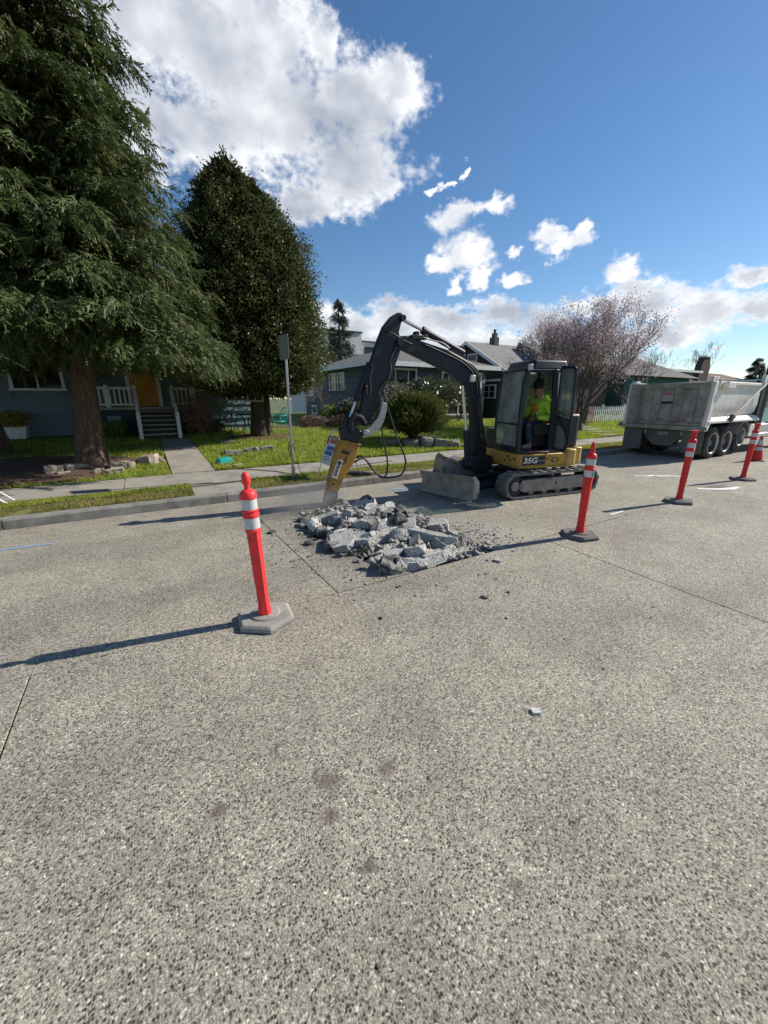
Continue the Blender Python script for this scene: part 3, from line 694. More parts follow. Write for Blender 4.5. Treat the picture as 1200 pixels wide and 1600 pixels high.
# ---------------------------------------------------------------- excavator
EX = Vector((6.30, 5.23, zr(5.23)))
ex = thing('excavator', 'compact yellow and black excavator with breaker hammer arm and open cab door', 'excavator', EX, (.02, 0, R(180 - 10.5)))
Mroot = Matrix.Translation(EX) @ Euler((.02, 0, R(169.5))).to_matrix().to_4x4()
Ri = Mroot.inverted()
UP = Ri @ Matrix.Translation((6.30, 5.23, 0)) @ Matrix.Rotation(R(165), 4, 'Z')
BO = Ri @ Matrix.Translation((5.681, 5.624, 0)) @ Matrix.Rotation(R(180 - 6.055), 4, 'Z')
# tracks
def stadium(r, x0, x1, zc, n=12, r2=None):
    P = []
    for i in range(n + 1):
        a = -math.pi / 2 + math.pi * i / n; P.append((x1 + r * math.cos(a), zc + r * math.sin(a)))
    r2 = r2 or r
    for i in range(n + 1):
        a = math.pi / 2 + math.pi * i / n; P.append((x0 + r2 * math.cos(a), zc + r2 * math.sin(a)))
    return P
TX = Matrix.Translation((-.10, 0, 0))
for sy in (1, -1):
    yc = .70 * sy
    ou, inn = stadium(.225, -.83, .83, .238), stadium(.185, -.83, .83, .238)
    q = MB(TX); n = len(ou)
    vs = [(p[0], yc - .15, p[1]) for p in ou] + [(p[0], yc + .15, p[1]) for p in ou] + [(p[0], yc - .15, p[1]) for p in inn] + [(p[0], yc + .15, p[1]) for p in inn]
    fs = []
    for i in range(n):
        j = (i + 1) % n
        fs += [(i, j, n + j, n + i), (2 * n + i, 3 * n + i, 3 * n + j, 2 * n + j), (i, 2 * n + i, 2 * n + j, j), (n + i, n + j, 3 * n + j, 3 * n + i)]
    q._add(vs, fs)
    # lugs
    per = []
    tot = 0
    for i in range(n):
        a, b3 = Vector((ou[i][0], 0, ou[i][1])), Vector((ou[(i + 1) % n][0], 0, ou[(i + 1) % n][1]))
        per.append((tot, a, b3)); tot += (b3 - a).length
    nl = 46
    for k in range(nl):
        s_ = tot * k / nl
        for st, a, b3 in per:
            l = (b3 - a).length
            if st <= s_ < st + l or (st, a, b3) == per[-1]:
                p = a.lerp(b3, (s_ - st) / max(l, 1e-6)); d = (b3 - a).normalized(); break
        nrm = Vector((d.z, 0, -d.x))
        Mx = Matrix((( d.x, 0, nrm.x, p.x), (0, 1, 0, yc), (d.z, 0, nrm.z, p.z), (0, 0, 0, 1)))
        w = .15
        q.bx(-.022, .022, (-w if k % 2 else -.02), (.02 if k % 2 else w), -.004, .022, Mx)
    tb = q.build('track_belt', M_track, ex)
    q = MB(TX); q.prism(stadium(.10, -.62, .60, .235, 6), yc - .10, yc + .10); q.build('track_frame', M_dirtysteel, ex, bevel=.015)
    q = MB(TX); q.prism([(-.70, .12), (.66, .12), (.76, .20), (.70, .34), (-.64, .36), (-.78, .24)], yc + sy * .10, yc + sy * .125); fr = q.build('frame_plate', M_dirtysteel, ex, bevel=.012)
    q = MB(TX); q.bx(-.07, -.035, yc + sy * .124, yc + sy * .128, .22, .28); q.build('plate_slot', M_black, fr)
    for xx in (-.83, .83):
        q = MB(TX); q.cyl((xx, yc - .09, .238), (xx, yc + .09, .238), .182, 24); w = q.build('idler_wheel' if xx > 0 else 'sprocket', M_dkmetal, ex, smooth='auto')
        q = MB(TX); q.cyl((xx, yc + sy * .089, .238), (xx, yc + sy * .115, .238), .085, 16); q.build('hub', M_dirtysteel, w, smooth='auto')
    for xx in (-.45, -.15, .15, .45):
        q = MB(TX); q.cyl((xx, yc - .09, .11), (xx, yc + .09, .11), .06, 14); q.build('roller', M_dirtysteel, ex, smooth='auto')
    q = MB(TX); q.cyl((0, yc - .09, .40), (0, yc + .09, .40), .03, 10); q.build('roller', M_dirtysteel, ex, smooth='auto')
q = MB(); q.bx(-.55, .55, -.56, .56, .16, .36); q.bx(-.35, .35, -.35, .35, .34, .44); q.build('undercarriage', M_dkmetal, ex, bevel=.03)
q = MB(UP); q.lathe([(.42, .40), (.42, .50), (.36, .52)], 28); q.build('slew_ring', M_black, ex, smooth='auto')
# dozer blade, angled, far end lower
A_, B_ = Vector((1.66, .93, .115)), Vector((1.87, -.60, .02))
bd = (B_ - A_); bl = bd.length; bd.normalize()
bup = (Vector((0, 0, 1)) - bd * bd.z).normalized(); bfw = bd.cross(bup) * -1
if bfw.x < 0: bfw = -bfw
BL = Matrix(((bfw.x, bd.x, bup.x, A_.x), (bfw.y, bd.y, bup.y, A_.y), (bfw.z, bd.z, bup.z, A_.z), (0, 0, 0, 1)))
q = MB(BL)
prf = [(.05, 0), (.015, .05), (-.015, .12), (-.028, .19), (-.02, .27), (.01, .34), (.03, .375)]
back = [(p[0] - .028, p[1]) for p in prf[::-1]]
q.prism(prf + back, .0, bl); blade = q.build('dozer_blade', M_dirtysteel, ex, bevel=.004)
q = MB(BL); q.prism([(.075, -.02), (.05, -.025), (.005, .06), (.02, .065)], -.012, bl + .02); q.build('cutting_edge', M_dirtysteel, blade)
for yy in (0, bl - .02):
    q = MB(BL); q.prism([(.05, 0), (.015, .05), (-.015, .12), (-.028, .19), (-.02, .27), (.01, .34), (.03, .375), (-.05, .375), (-.13, .28), (-.13, .1), (-.06, 0)], yy - .004, yy + .024); q.build('end_plate', M_dirtysteel, blade, bevel=.003)
q = MB(BL); q.bx(-.07, -.03, .03, bl - .03, .10, .16); q.bx(-.07, -.03, .03, bl - .03, .30, .35); q.build('stiffener', M_dirtysteel, blade)
for yy in (.35, -.30):
    q = MB(); q.tube([(.55, yy, .22), (1.2, yy, .19), (1.68, yy, .2)], [.06, .065, .06], 4); q.build('push_arm', M_dkmetal, ex)
q = MB(); q.cyl((.6, .02, .34), (1.15, .02, .30), .045, 12); q.build('blade_cylinder', M_dkmetal, ex, smooth='auto')
q = MB(); q.cyl((1.15, .02, .30), (1.68, .02, .27), .024, 10); q.build('cylinder_rod', M_chrome, ex, smooth='auto')
# upper body
def rrect(x0, x1, y0, y1, rs, n=6):
    P = []
    cs = [(x0, y0, 180), (x1, y0, 270), (x1, y1, 0), (x0, y1, 90)]
    for (cx, cy, a0), r in zip(cs, rs):
        sx = 1 if cx == x0 else -1; sy = 1 if cy == y0 else -1
        for i in range(n + 1):
            a = R(a0 + 90 * i / n); P.append((cx + sx * r + r * math.cos(a), cy + sy * r + r * math.sin(a)))
    return P
plan = rrect(-.72, .50, -.68, .66, (.12, .16, .10, .12))
q = MB(UP); q.prism(plan, .505, .735, 'z'); skirt = q.build('body_skirt', M_yellow, ex, bevel=.018)
q = MB(UP); q.prism(rrect(-.70, .47, -.65, .64, (.12, .16, .1, .12)), .47, .507, 'z'); q.build('lower_rail', M_brass, ex, bevel=.01)
q = MB(UP); q.bx(-.05, .43, .658, .664, .535, .70); q.build('model_panel', mat('model_panel_grey', (.018, .02, .023), .4, .2, 6), skirt, bevel=.003)
q = MB(UP); q.bx(-.42, -.12, .657, .662, .53, .70); q.build('access_panel', M_yellow, skirt, bevel=.006)
for xx, zz, r in ((-.09, .64, .017), (-.17, .62, .014), (-.34, .61, .012)):
    q = MB(UP); q.cyl((xx, .655, zz), (xx, .667, zz), r, 10); q.build('latch', M_black, skirt)
for (x0, x1, z0, z1) in ((-.31, -.20, .655, .665), (-.31, -.20, .575, .585), (-.31, -.30, .58, .66), (-.21, -.20, .58, .66)):
    q = MB(UP); q.bx(x0, x1, .66, .666, z0, z1); q.build('handle_recess', M_black, skirt)
for yy, zz in ((.52, .64), (.40, .60), (.30, .655), (.22, .58)):
    q = MB(UP); q.bx(.497, .504, yy - .03, yy + .02, zz - .025, zz + .025); q.build('front_fitting', M_black, skirt, bevel=.004)
fc = bpy.data.curves.new('model_lettering', 'FONT'); fc.body = '35G'; fc.size = .135; fc.extrude = .0015; fc.offset = .004; fc.align_x = 'CENTER'; fc.shear = .15
fo = link('model_lettering', fc, skirt); fc.materials.append(mat('white_decal', (.8, .8, .78), .5, .03))
fo.matrix_basis = UP @ Matrix.Translation((.27, .6665, .575)) @ Matrix.Rotation(R(180), 4, 'Z') @ Matrix.Rotation(R(90), 4, 'X')
fo.scale = (1.25, 1, 1)
bpy.context.view_layer.update()
fme = bpy.data.meshes.new_from_object(fo); fmb = fo.matrix_basis.copy(); bpy.data.objects.remove(fo)
fo = link('model_lettering', fme, skirt); fo.matrix_basis = fmb
q = MB(UP); q.bx(-.04, .12, .664, .6665, .607, .611); q.build('decal_line', MATS['white_decal'], skirt)
# rear counterweight, wraps the back in two vertical castings
for (x0, x1, y0, y1, h) in ((-.72, -.50, .40, .70, .80), (-.93, -.73, .20, .60, .82)):
    q = MB(UP); q.prism(rrect(x0, x1, y0, y1, (.07, .05, .05, .09)), .50, h, 'z'); q.build('counterweight', M_brass, ex, bevel=.02)
q = MB(UP); q.prism(rrect(-.95, -.70, -.66, .30, (.18, .03, .03, .12)), .50, .84, 'z'); q.build('counterweight', M_yellow, ex, bevel=.03)
q = MB(UP); q.prism(rrect(-.86, -.30, -.66, .52, (.15, .08, .06, .1)), .735, 1.42, 'z'); q.build('engine_hood', M_dkmetal, ex, bevel=.04)
q = MB(UP); q.prism(rrect(-.30, .46, -.66, -.24, (.03, .1, .03, .03)), .735, 1.12, 'z'); q.build('right_cover', M_dkmetal, ex, bevel=.03)
# cab: floor, posts, roof, panes
L_, Rr, XF, XB = .62, -.20, .52, -.40
q = MB(UP); q.prism(rrect(XB, XF, Rr, L_, (.03, .05, .08, .05)), .735, .80, 'z'); q.build('cab_floor', M_cabpaint, ex, bevel=.01)
def post(path, w, d, name='cab_post'):
    q = MB(UP)
    P = [Vector(p) for p in path]
    vs = []; 
    for p in P: vs += [(p.x - d / 2, p.y - w / 2, p.z), (p.x + d / 2, p.y - w / 2, p.z), (p.x + d / 2, p.y + w / 2, p.z), (p.x - d / 2, p.y + w / 2, p.z)]
    fs = [(3, 2, 1, 0), tuple(range(len(vs) - 4, len(vs)))]
    for k in range(len(P) - 1):
        for i in range(4): fs.append((k * 4 + i, k * 4 + (i + 1) % 4, (k + 1) * 4 + (i + 1) % 4, (k + 1) * 4 + i))
    q._add(vs, fs); return q.build(name, M_cabpaint, ex, bevel=.012)
post([(.49, L_ - .04, .79), (.50, L_ - .04, 1.2), (.46, L_ - .06, 2.0), (.40, L_ - .07, 2.18)], .075, .075)
post([(.49, Rr + .03, .79), (.50, Rr + .03, 1.2), (.46, Rr + .04, 2.0), (.40, Rr + .06, 2.18)], .06, .065)
post([(-.16, L_ - .03, .79), (-.16, L_ - .03, 1.5), (-.13, L_ - .05, 2.18)], .07, .09)
post([(-.36, L_ - .05, .79), (-.36, L_ - .05, 1.5), (-.34, L_ - .07, 2.18)], .07, .08)
post([(-.36, Rr + .04, .79), (-.34, Rr + .06, 2.18)], .07, .08)
post([(-.05, Rr + .03, .79), (-.04, Rr + .05, 2.18)], .05, .06)
q = MB(UP); q.bx(-.40, -.12, L_ - .07, L_ - .012, .80, 1.36); q.build('side_panel', M_cabpaint, ex, bevel=.01)
q = MB(UP); q.bx(-.40, -.36, Rr + .03, L_ - .08, .80, 1.40); q.build('back_panel', M_cabpaint, ex, bevel=.01)
q = MB(UP); q.prism(rrect(-.40, .40, Rr + .0, L_ - .02, (.06, .08, .09, .06)), 2.17, 2.33, 'z', poly2=rrect(-.36, .34, Rr + .05, L_ - .06, (.06, .08, .09, .06)))
roof = q.build('cab_roof', M_cabpaint, ex, bevel=.03, seg=3)
q = MB(UP); q.tube([(.43, L_ - .07, 2.17), (.44, .2, 2.165), (.43, Rr + .05, 2.15)], .04, 8); q.tube([(.40, L_ - .06, 2.16), (-.36, L_ - .06, 2.17)], .04, 8); q.build('roof_rail', M_cabpaint, roof)
q = MB(UP); q.bx(.475, .525, Rr + .05, L_ - .08, 1.235, 1.275); q.bx(.47, .53, Rr + .04, L_ - .07, .80, .86); q.build('front_rail', M_cabpaint, ex, bevel=.008)
def pane(pts, name, m, parent, th=.006):
    a, b3, c = Vector(pts[0]), Vector(pts[1]), Vector(pts[2]); nn = (b3 - a).cross(c - a).normalized() * th
    k = len(pts); q = MB(UP)
    q._add(list(map(Vector, pts)) + [Vector(p) + nn for p in pts], [tuple(range(k)), tuple(range(k, 2 * k))[::-1]] + [(i, k + i, k + (i + 1) % k, (i + 1) % k) for i in range(k)])
    return q.build(name, m, parent)
pane([(.505, Rr + .06, 1.275), (.505, L_ - .08, 1.275), (.455, L_ - .10, 2.14), (.455, Rr + .08, 2.14)], 'windscreen', M_glass, ex)
pane([(.50, Rr + .06, .86), (.50, L_ - .08, .86), (.505, L_ - .08, 1.235), (.505, Rr + .06, 1.235)], 'lower_front_pane', M_glass, ex)
pane([(-.30, Rr + .03, 1.12), (-.08, Rr + .03, 1.12), (-.07, Rr + .05, 2.15), (-.30, Rr + .05, 2.15)], 'side_pane', M_glass, ex)
pane([(-.02, Rr + .03, 1.12), (.46, Rr + .03, 1.12), (.42, Rr + .05, 2.15), (-.01, Rr + .05, 2.15)], 'side_pane', M_glass, ex)
pane([(-.37, Rr + .10, 1.42), (-.37, L_ - .10, 1.42), (-.355, L_ - .11, 2.15), (-.355, Rr + .11, 2.15)], 'rear_pane', M_glass, ex)
pane([(-.32, L_ - .04, 1.38), (-.20, L_ - .04, 1.38), (-.18, L_ - .065, 2.15), (-.31, L_ - .065, 2.15)], 'quarter_pane', M_glass, ex)
# details at the front of the cab
q = MB(UP); q.tube(bez([(.44, .50, 2.10), (.46, .42, 2.0), (.47, .36, 1.9), (.47, .34, 1.75), (.47, .40, 1.66), (.47, .47, 1.68), (.47, .46, 1.82), (.46, .42, 1.96)], 30), .007, 6); q.build('wiper_hose', M_black, ex)
q = MB(UP @ Matrix.Translation((.40, .36, 1.32)) @ Matrix.Rotation(R(-28), 4, 'Y') @ Matrix.Rotation(R(25), 4, 'X')); q.bx(-.012, .012, -.11, .11, -.08, .12); q.build('display', mat('display_grey', (.06, .065, .075), .4, .15, 8), ex, bevel=.008)
q = MB(UP); q.bx(.40, .48, L_ + .0, L_ + .045, 2.15, 2.25); q.build('work_light', mat('lamp_housing', (.5, .5, .5), .3, .1), ex, bevel=.012)
q = MB(UP); q.tube(bez([(-.10, L_ + .01, 1.25), (-.10, L_ + .05, 1.27), (-.09, L_ + .05, 1.42), (-.07, L_ + .05, 1.54), (-.09, L_ + .02, 1.57)], 20), .011, 8); q.build('grab_rail', M_black, ex, smooth=True)
for i in range(4):
    q = MB(UP); q.bx(.14 + i * .045, .17 + i * .045, L_ + .028, L_ + .033, .765, .785, Matrix.Identity(4)); q.build('step_decal', M_rd, ex)
q = MB(UP); q.bx(-.12, .45, L_ - .05, L_ + .03, .745, .775); q.build('door_sill', M_cabpaint, ex, bevel=.006)
# open door folded back along the rear quarter
DM = UP @ Matrix.Translation((-.20, L_ + .03, 0)) @ Matrix.Rotation(R(-100), 4, 'Z') @ Matrix.Scale(.80, 4, (1, 0, 0))
door = link('cab_door', None, ex)
outl = [(0, .80), (-.50, .80), (-.62, .96), (-.63, 1.35), (-.60, 2.0), (-.565, 2.17), (-.50, 2.21), (-.03, 2.23), (0, 2.18)]
inn = [(-.045, .85), (-.47, .85), (-.575, .99), (-.585, 1.35), (-.557, 1.98), (-.53, 2.12), (-.48, 2.16), (-.05, 2.18), (-.045, 2.15)]
q = MB(DM); n = len(outl)
for yy in (0,):
    vs = [(p[0], 0, p[1]) for p in outl] + [(p[0], 0, p[1]) for p in inn] + [(p[0], .035, p[1]) for p in outl] + [(p[0], .035, p[1]) for p in inn]
    fs = []
    for i in range(n):
        j = (i + 1) % n
        fs += [(i, j, n + j, n + i), (2 * n + i, 3 * n + i, 3 * n + j, 2 * n + j), (i, 2 * n + i, 2 * n + j, j), (n + i, n + j, 3 * n + j, 3 * n + i)]
    q._add(vs, fs)
q.build('door_frame', M_cabpaint, door, bevel=.006)
q = MB(DM); q.prism(inn, .014, .02); q.build('door_pane', M_doorglass, door)
q = MB(DM); q.prism([(-.045, 1.42), (-.59, 1.36), (-.585, 1.02), (-.50, 1.10), (-.30, 1.22), (-.14, 1.25), (-.045, 1.16)], .004, .03); q.prism([(-.045, .86), (-.10, .86), (-.10, 1.2), (-.045, 1.2)], .006, .028); q.build('door_panel', mat('door_trim', (.045, .047, .05), .55, .2, 8), door, bevel=.008)
q = MB(DM); q.tube([(-.20, .04, 1.42), (-.22, .075, 1.48), (-.38, .075, 1.46), (-.40, .04, 1.40)], .011, 8); q.build('door_handle', M_black, door, smooth=True)
q = MB(DM); q.tube([(-.12, .035, 1.38), (-.3, .035, 1.28), (-.5, .035, 1.12), (-.58, .035, .95)], .02, 8); q.build('door_grab', M_black, door, smooth=True)
q = MB(DM); q.tube([(-.02, .0, .82), (-.5, 0, .83)], .014, 8); q.build('door_edge', mat('worn_edge', (.3, .3, .3), .4, .2), door, smooth=True)
# seat and controls
q = MB(UP); q.bx(-.30, .06, .0, .42, .82, 1.06); q.bx(-.30, .10, -.02, .44, 1.06, 1.17); q.build('operator_seat', M_black, ex, bevel=.03)
q = MB(UP @ Matrix.Translation((-.28, 0, 1.1)) @ Matrix.Rotation(R(-8), 4, 'Y')); q.bx(-.06, .05, -.01, .43, 0, .55); q.build('seat_back', M_black, ex, bevel=.04)
for yy in (-.08, .50):
    q = MB(UP); q.bx(-.2, .16, yy - .05, yy + .05, 1.06, 1.26); q.build('control_console', M_black, ex, bevel=.02)
    q = MB(UP); q.tube([(.10, yy, 1.25), (.13, yy, 1.36), (.15, yy, 1.44)], [.018, .013, .024], 10); q.build('joystick', M_black, ex, smooth=True)
q = MB(UP); q.bx(.30, .46, .05, .34, .80, 1.22); q.build('front_console', M_black, ex, bevel=.02)
# boom
def bprism(poly, w, name, m, bev=.012, y=0.0, parent=ex):
    q = MB(BO); q.prism(poly, y - w / 2, y + w / 2); return q.build(name, m, parent, bevel=bev)
bprism([(-.02, .62), (-.01, .80), (.11, 1.25), (.20, 1.72), (.26, 2.08), (.33, 2.21), (.45, 2.30), (.94, 2.49), (1.46, 2.60), (1.8, 2.68), (1.94, 2.66), (1.97, 2.56), (1.87, 2.47), (1.7, 2.41), (1.39, 2.30), (.92, 2.13), (.72, 2.0), (.58, 1.92), (.47, 1.78), (.38, 1.38), (.33, 1.0), (.31, .70), (.26, .56), (.12, .50), (.02, .53)], .13, 'boom', M_dkmetal, .015)
q = MB(BO); q.prism([(-.12, .34), (.18, .30), (.36, .34), (.44, .46), (.40, .58), (.25, .66), (.05, .66), (-.12, .60)], -.14, .14); q.cyl((.14, -.17, .60), (.14, .17, .60), .045, 14); q.cyl((.40, -.15, .46), (.40, .15, .46), .04, 14); q.build('swing_bracket', M_dkmetal, ex, bevel=.02)
for yy in (.15, -.15):
    q = MB(BO); q.tube([(.40, yy * .2, .47), (.48, yy * .2, 1.12)], .062, 14); q.build('boom_cylinder', M_dkmetal, ex, smooth='auto') if yy > 0 else None
q = MB(BO); q.tube([(.475, .03, 1.1), (.62, .03, 1.92)], .03, 12); q.build('boom_cylinder_rod', M_chrome, ex, smooth='auto')
q = MB(BO); q.tube(bez([(.10, .08, .7), (.20, .08, 1.2), (.30, .08, 1.7), (.38, .08, 2.05), (.62, .08, 2.27), (1.0, .08, 2.42), (1.5, .08, 2.57)], 40), .013, 6); q.tube(bez([(.07, .08, .72), (.16, .08, 1.2), (.25, .08, 1.7), (.33, .08, 2.08), (.6, .08, 2.31), (1.0, .08, 2.47)], 40), .013, 6)
q.build('boom_hoses', M_hose, ex, smooth=True)
q = MB(BO); q.bx(.40, .50, .06, .12, 1.98, 2.10); q.build('boom_light', mat('lamp_glass', (.6, .6, .6), .15, .1, spec=.8), ex, bevel=.015)
q = MB(BO); q.prism([(.62, 2.33), (.95, 2.46), (.90, 2.54), (.66, 2.50), (.58, 2.42)], -.05, .05); q.build('cylinder_bracket', M_dkmetal, ex, bevel=.012)
q = MB(BO); q.cyl((.62, 0, 2.47), (1.46, 0, 2.785), .055, 16); q.cyl((1.40, 0, 2.763), (1.47, 0, 2.789), .064, 16); q.build('arm_cylinder', M_dkmetal, ex, smooth='auto')
q = MB(BO); q.cyl((1.46, 0, 2.785), (1.86, 0, 2.93), .027, 14); q.build('arm_cylinder_rod', M_chrome, ex, smooth='auto')
q = MB(BO); q.bx(1.48, 1.70, -.08, .08, 2.63, 2.70); q.bx(1.55, 1.62, -.06, .06, 2.69, 2.76); q.bx(1.40, 1.47, -.05, .06, 2.64, 2.72); q.build('valve_block', M_black, ex, bevel=.01)
q = MB(BO); q.tube(bez([(.95, .07, 2.52), (1.1, .07, 2.60), (1.3, .07, 2.63), (1.5, .07, 2.67)], 16), .012, 6); q.build('steel_pipe', M_steel, ex, smooth=True)
# arm
bprism([(1.84, 2.96), (1.88, 3.01), (1.95, 3.01), (2.07, 2.94), (2.20, 2.79), (2.29, 2.6), (2.42, 2.26), (2.51, 2.02), (2.56, 1.72), (2.63, 1.42), (2.62, 1.30), (2.53, 1.24), (2.43, 1.36), (2.28, 1.57), (2.18, 1.87), (2.04, 2.08), (1.88, 2.50), (1.90, 2.62), (1.93, 2.72), (1.89, 2.86)], .12, 'arm', M_dkmetal, .015)
for p, r, w in (((1.88, 2.93), .045, .12), ((1.93, 2.57), .06, .13), ((2.57, 1.30), .05, .12), ((2.42, 2.2), .04, .11)):
    q = MB(BO); q.cyl((p[0], -w, p[1]), (p[0], w, p[1]), r, 16); q.build('pivot_pin', M_dkmetal, ex, smooth='auto')
q = MB(BO); q.cyl((2.43, 0, 2.24), (2.69, 0, 1.64), .05, 14); q.build('tool_cylinder', M_dkmetal, ex, smooth='auto')
q = MB(BO); q.cyl((2.69, 0, 1.64), (2.79, 0, 1.40), .024, 12); q.build('tool_cylinder_rod', M_chrome, ex, smooth='auto')
q = MB(BO); q.tube(bez([(1.95, .075, 2.60), (2.02, .075, 2.45), (2.10, .075, 2.30), (2.08, .075, 2.16), (2.13, .075, 2.02), (2.25, .075, 1.9), (2.30, .075, 1.76), (2.22, .075, 1.62), (2.20, .075, 1.5)], 40), .014, 6); q.tube(bez([(1.7, .075, 2.55), (1.9, .075, 2.62), (2.02, .075, 2.68), (2.16, .075, 2.72)], 16), .011, 6)
q.tube(bez([(2.4, .07, 2.2), (2.46, .07, 2.0), (2.44, .07, 1.85), (2.5, .07, 1.72), (2.52, .07, 1.9)], 20), .012, 6); q.build('arm_hoses', M_hose, ex, smooth=True)
for yy in (.12, -.12):
    q = MB(BO); q.tube(bez([(2.81, yy, 1.36), (2.74, yy, 1.42), (2.64, yy, 1.40), (2.57, yy, 1.30)], 12), .042, 8); q.tube([(2.80, yy, 1.38), (2.81, yy, 1.2)], .035, 8); q.build('tool_link', M_dkmetal, ex, smooth='auto')
q = MB(BO); q.prism([(2.60, 1.205), (2.63, 1.16), (2.61, 1.11), (2.55, 1.09), (2.44, 1.13), (2.32, 1.22), (2.25, 1.33), (2.20, 1.50), (2.20, 1.62), (2.28, 1.64), (2.31, 1.50), (2.36, 1.39), (2.46, 1.29), (2.54, 1.22)], .13, .165); q.cyl((2.565, .12, 1.155), (2.565, .185, 1.155), .045, 14)
lever = q.build('side_lever', M_steel, ex, bevel=.008)
q = MB(BO); q.cyl((2.40, .16, 1.23), (2.40, .168, 1.23), .012, 8); q.build('lever_hole', M_black, lever)
# breaker hammer
br = link('breaker', None, ex)
q = MB(BO); q.prism([(2.98, 1.22), (2.90, 1.27), (2.72, 1.25), (2.60, 1.16), (2.59, 1.06), (2.64, .98), (2.95, 1.05)], -.085, .085); q.cyl((2.82, -.11, 1.18), (2.82, .11, 1.18), .04, 14); q.cyl((2.60, -.11, 1.14), (2.60, .11, 1.14), .04, 14); q.build('breaker_bracket', M_dkmetal, br, bevel=.018)
BP = [(2.99, 1.03), (2.655, .955), (2.665, .90), (2.70, .79), (2.79, .61), (2.90, .51), (3.055, .18), (3.225, .245), (3.20, .42), (3.04, .93)]
q = MB(BO); q.prism(BP, -.085, .085); bb = q.build('breaker_body', M_breaker, br, bevel=.02)
q = MB(BO); q.prism([(3.0, 1.05), (2.64, .965), (2.65, .935), (3.01, 1.02)], -.10, .10); q.build('top_flange', M_breaker, br, bevel=.006)
ax = Vector((.378, 0, -.926)); nx_ = Vector((.926, 0, .378))
def decal(c, hl, hw, m, nm, y=.0895, th=.0015):
    q = MB(BO); C_ = Vector((c[0], 0, c[1])); P = [C_ + ax * a + nx_ * b3 for a, b3 in ((-hl, -hw), (hl, -hw), (hl, hw), (-hl, hw))]
    q._add([(p.x, y - .004, p.z) for p in P] + [(p.x, y + th, p.z) for p in P], [(3, 2, 1, 0), (4, 5, 6, 7), (0, 1, 5, 4), (1, 2, 6, 5), (2, 3, 7, 6), (3, 0, 4, 7)]); return q.build(nm, m, bb)
S0 = Vector((3.06, 0, .58))
decal((S0.x, S0.z), .155, .046, M_white, 'sticker')
M_dg = mat('emblem_green', (.01, .06, .05), .5, .2); M_ink = mat('sticker_ink', (.04, .045, .06), .5, .2)
q = MB(BO); ec = S0 - ax * .105
q._add([(ec.x + .036 * math.cos(i * math.pi / 8), 0.0912, ec.z + .04 * math.sin(i * math.pi / 8)) for i in range(16)] + [(ec.x + .036 * math.cos(i * math.pi / 8), 0.093, ec.z + .04 * math.sin(i * math.pi / 8)) for i in range(16)], [tuple(range(16))[::-1], tuple(range(16, 32))] + [(i, (i + 1) % 16, 16 + (i + 1) % 16, 16 + i) for i in range(16)]); q.build('sticker_emblem', M_dg, bb)
for i, (a, o_, hl, hw) in enumerate(((-.045, -.005, .012, .03), (-.02, .006, .006, .024), (.0, -.008, .010, .018), (.022, .004, .007, .027), (.045, -.004, .011, .018), (.068, .006, .006, .026), (.09, -.006, .012, .02), (.115, .002, .006, .028), (.035, .024, .09, .003))):
    c = S0 + ax * a + nx_ * o_; decal((c.x, c.z), hl, hw, M_ink, 'sticker_script', 0.0915, .001)
c = S0 - ax * .30 - nx_ * .045; q = decal((c.x, c.z), .022, .07, M_black, 'maker_plate')
c = S0 - ax * .19 - nx_ * .085; decal((c.x, c.z), .05, .012, M_black, 'side_slot')
c = S0 + ax * .25 - nx_ * .025; decal((c.x, c.z), .014, .014, M_black, 'bolt_hole')
q = MB(BO); q.prism([(3.235, .25), (3.04, .175), (3.05, .09), (3.06, -.02), (3.14, -.05), (3.30, .0), (3.275, .12)], -.075, .075); q.build('tool_holder', mat('abraded_steel', (.20, .165, .14), .75, .4, 12, .9, 35, dirt=(.32, .31, .29), dirt_amt=.4, dirt_scale=9), br, bevel=.02)
q = MB(BO); q.tube([(3.17, 0, .02), (3.22, 0, -.10), (3.25, 0, -.17)], [.05, .048, .012], 12); q.build('chisel', M_steel, br, smooth='auto')
for i in range(9):
    q = MB(BO); zz = .165 - i * .026; q.lathe([(.011, 0), (.015, .009), (.011, .018)], 8, off=(3.06 + i * .004, .085, zz)); q.build('chain_link', M_steel, br)
for i, pts in enumerate(([(2.74, .72), (2.62, .755), (2.48, .64), (2.30, .41), (2.10, .345), (1.86, .37), (1.77, .50), (1.77, .68), (1.90, .97), (2.10, 1.50), (2.20, 1.85)], [(2.75, .68), (2.58, .72), (2.44, .55), (2.28, .385), (2.17, .40), (2.14, .55), (2.15, .72), (2.21, .98), (2.27, 1.36)])):
    q = MB(BO); q.tube(bez([(a, .02 + .05 * i, b3) for a, b3 in pts], 60), .016, 8); q.build('breaker_hose', M_hose, ex, smooth=True)
q = MB(BO); q.cyl((2.71, .03, .67), (2.78, .03, .71), .028, 10); q.build('hose_coupling', M_steel, br)

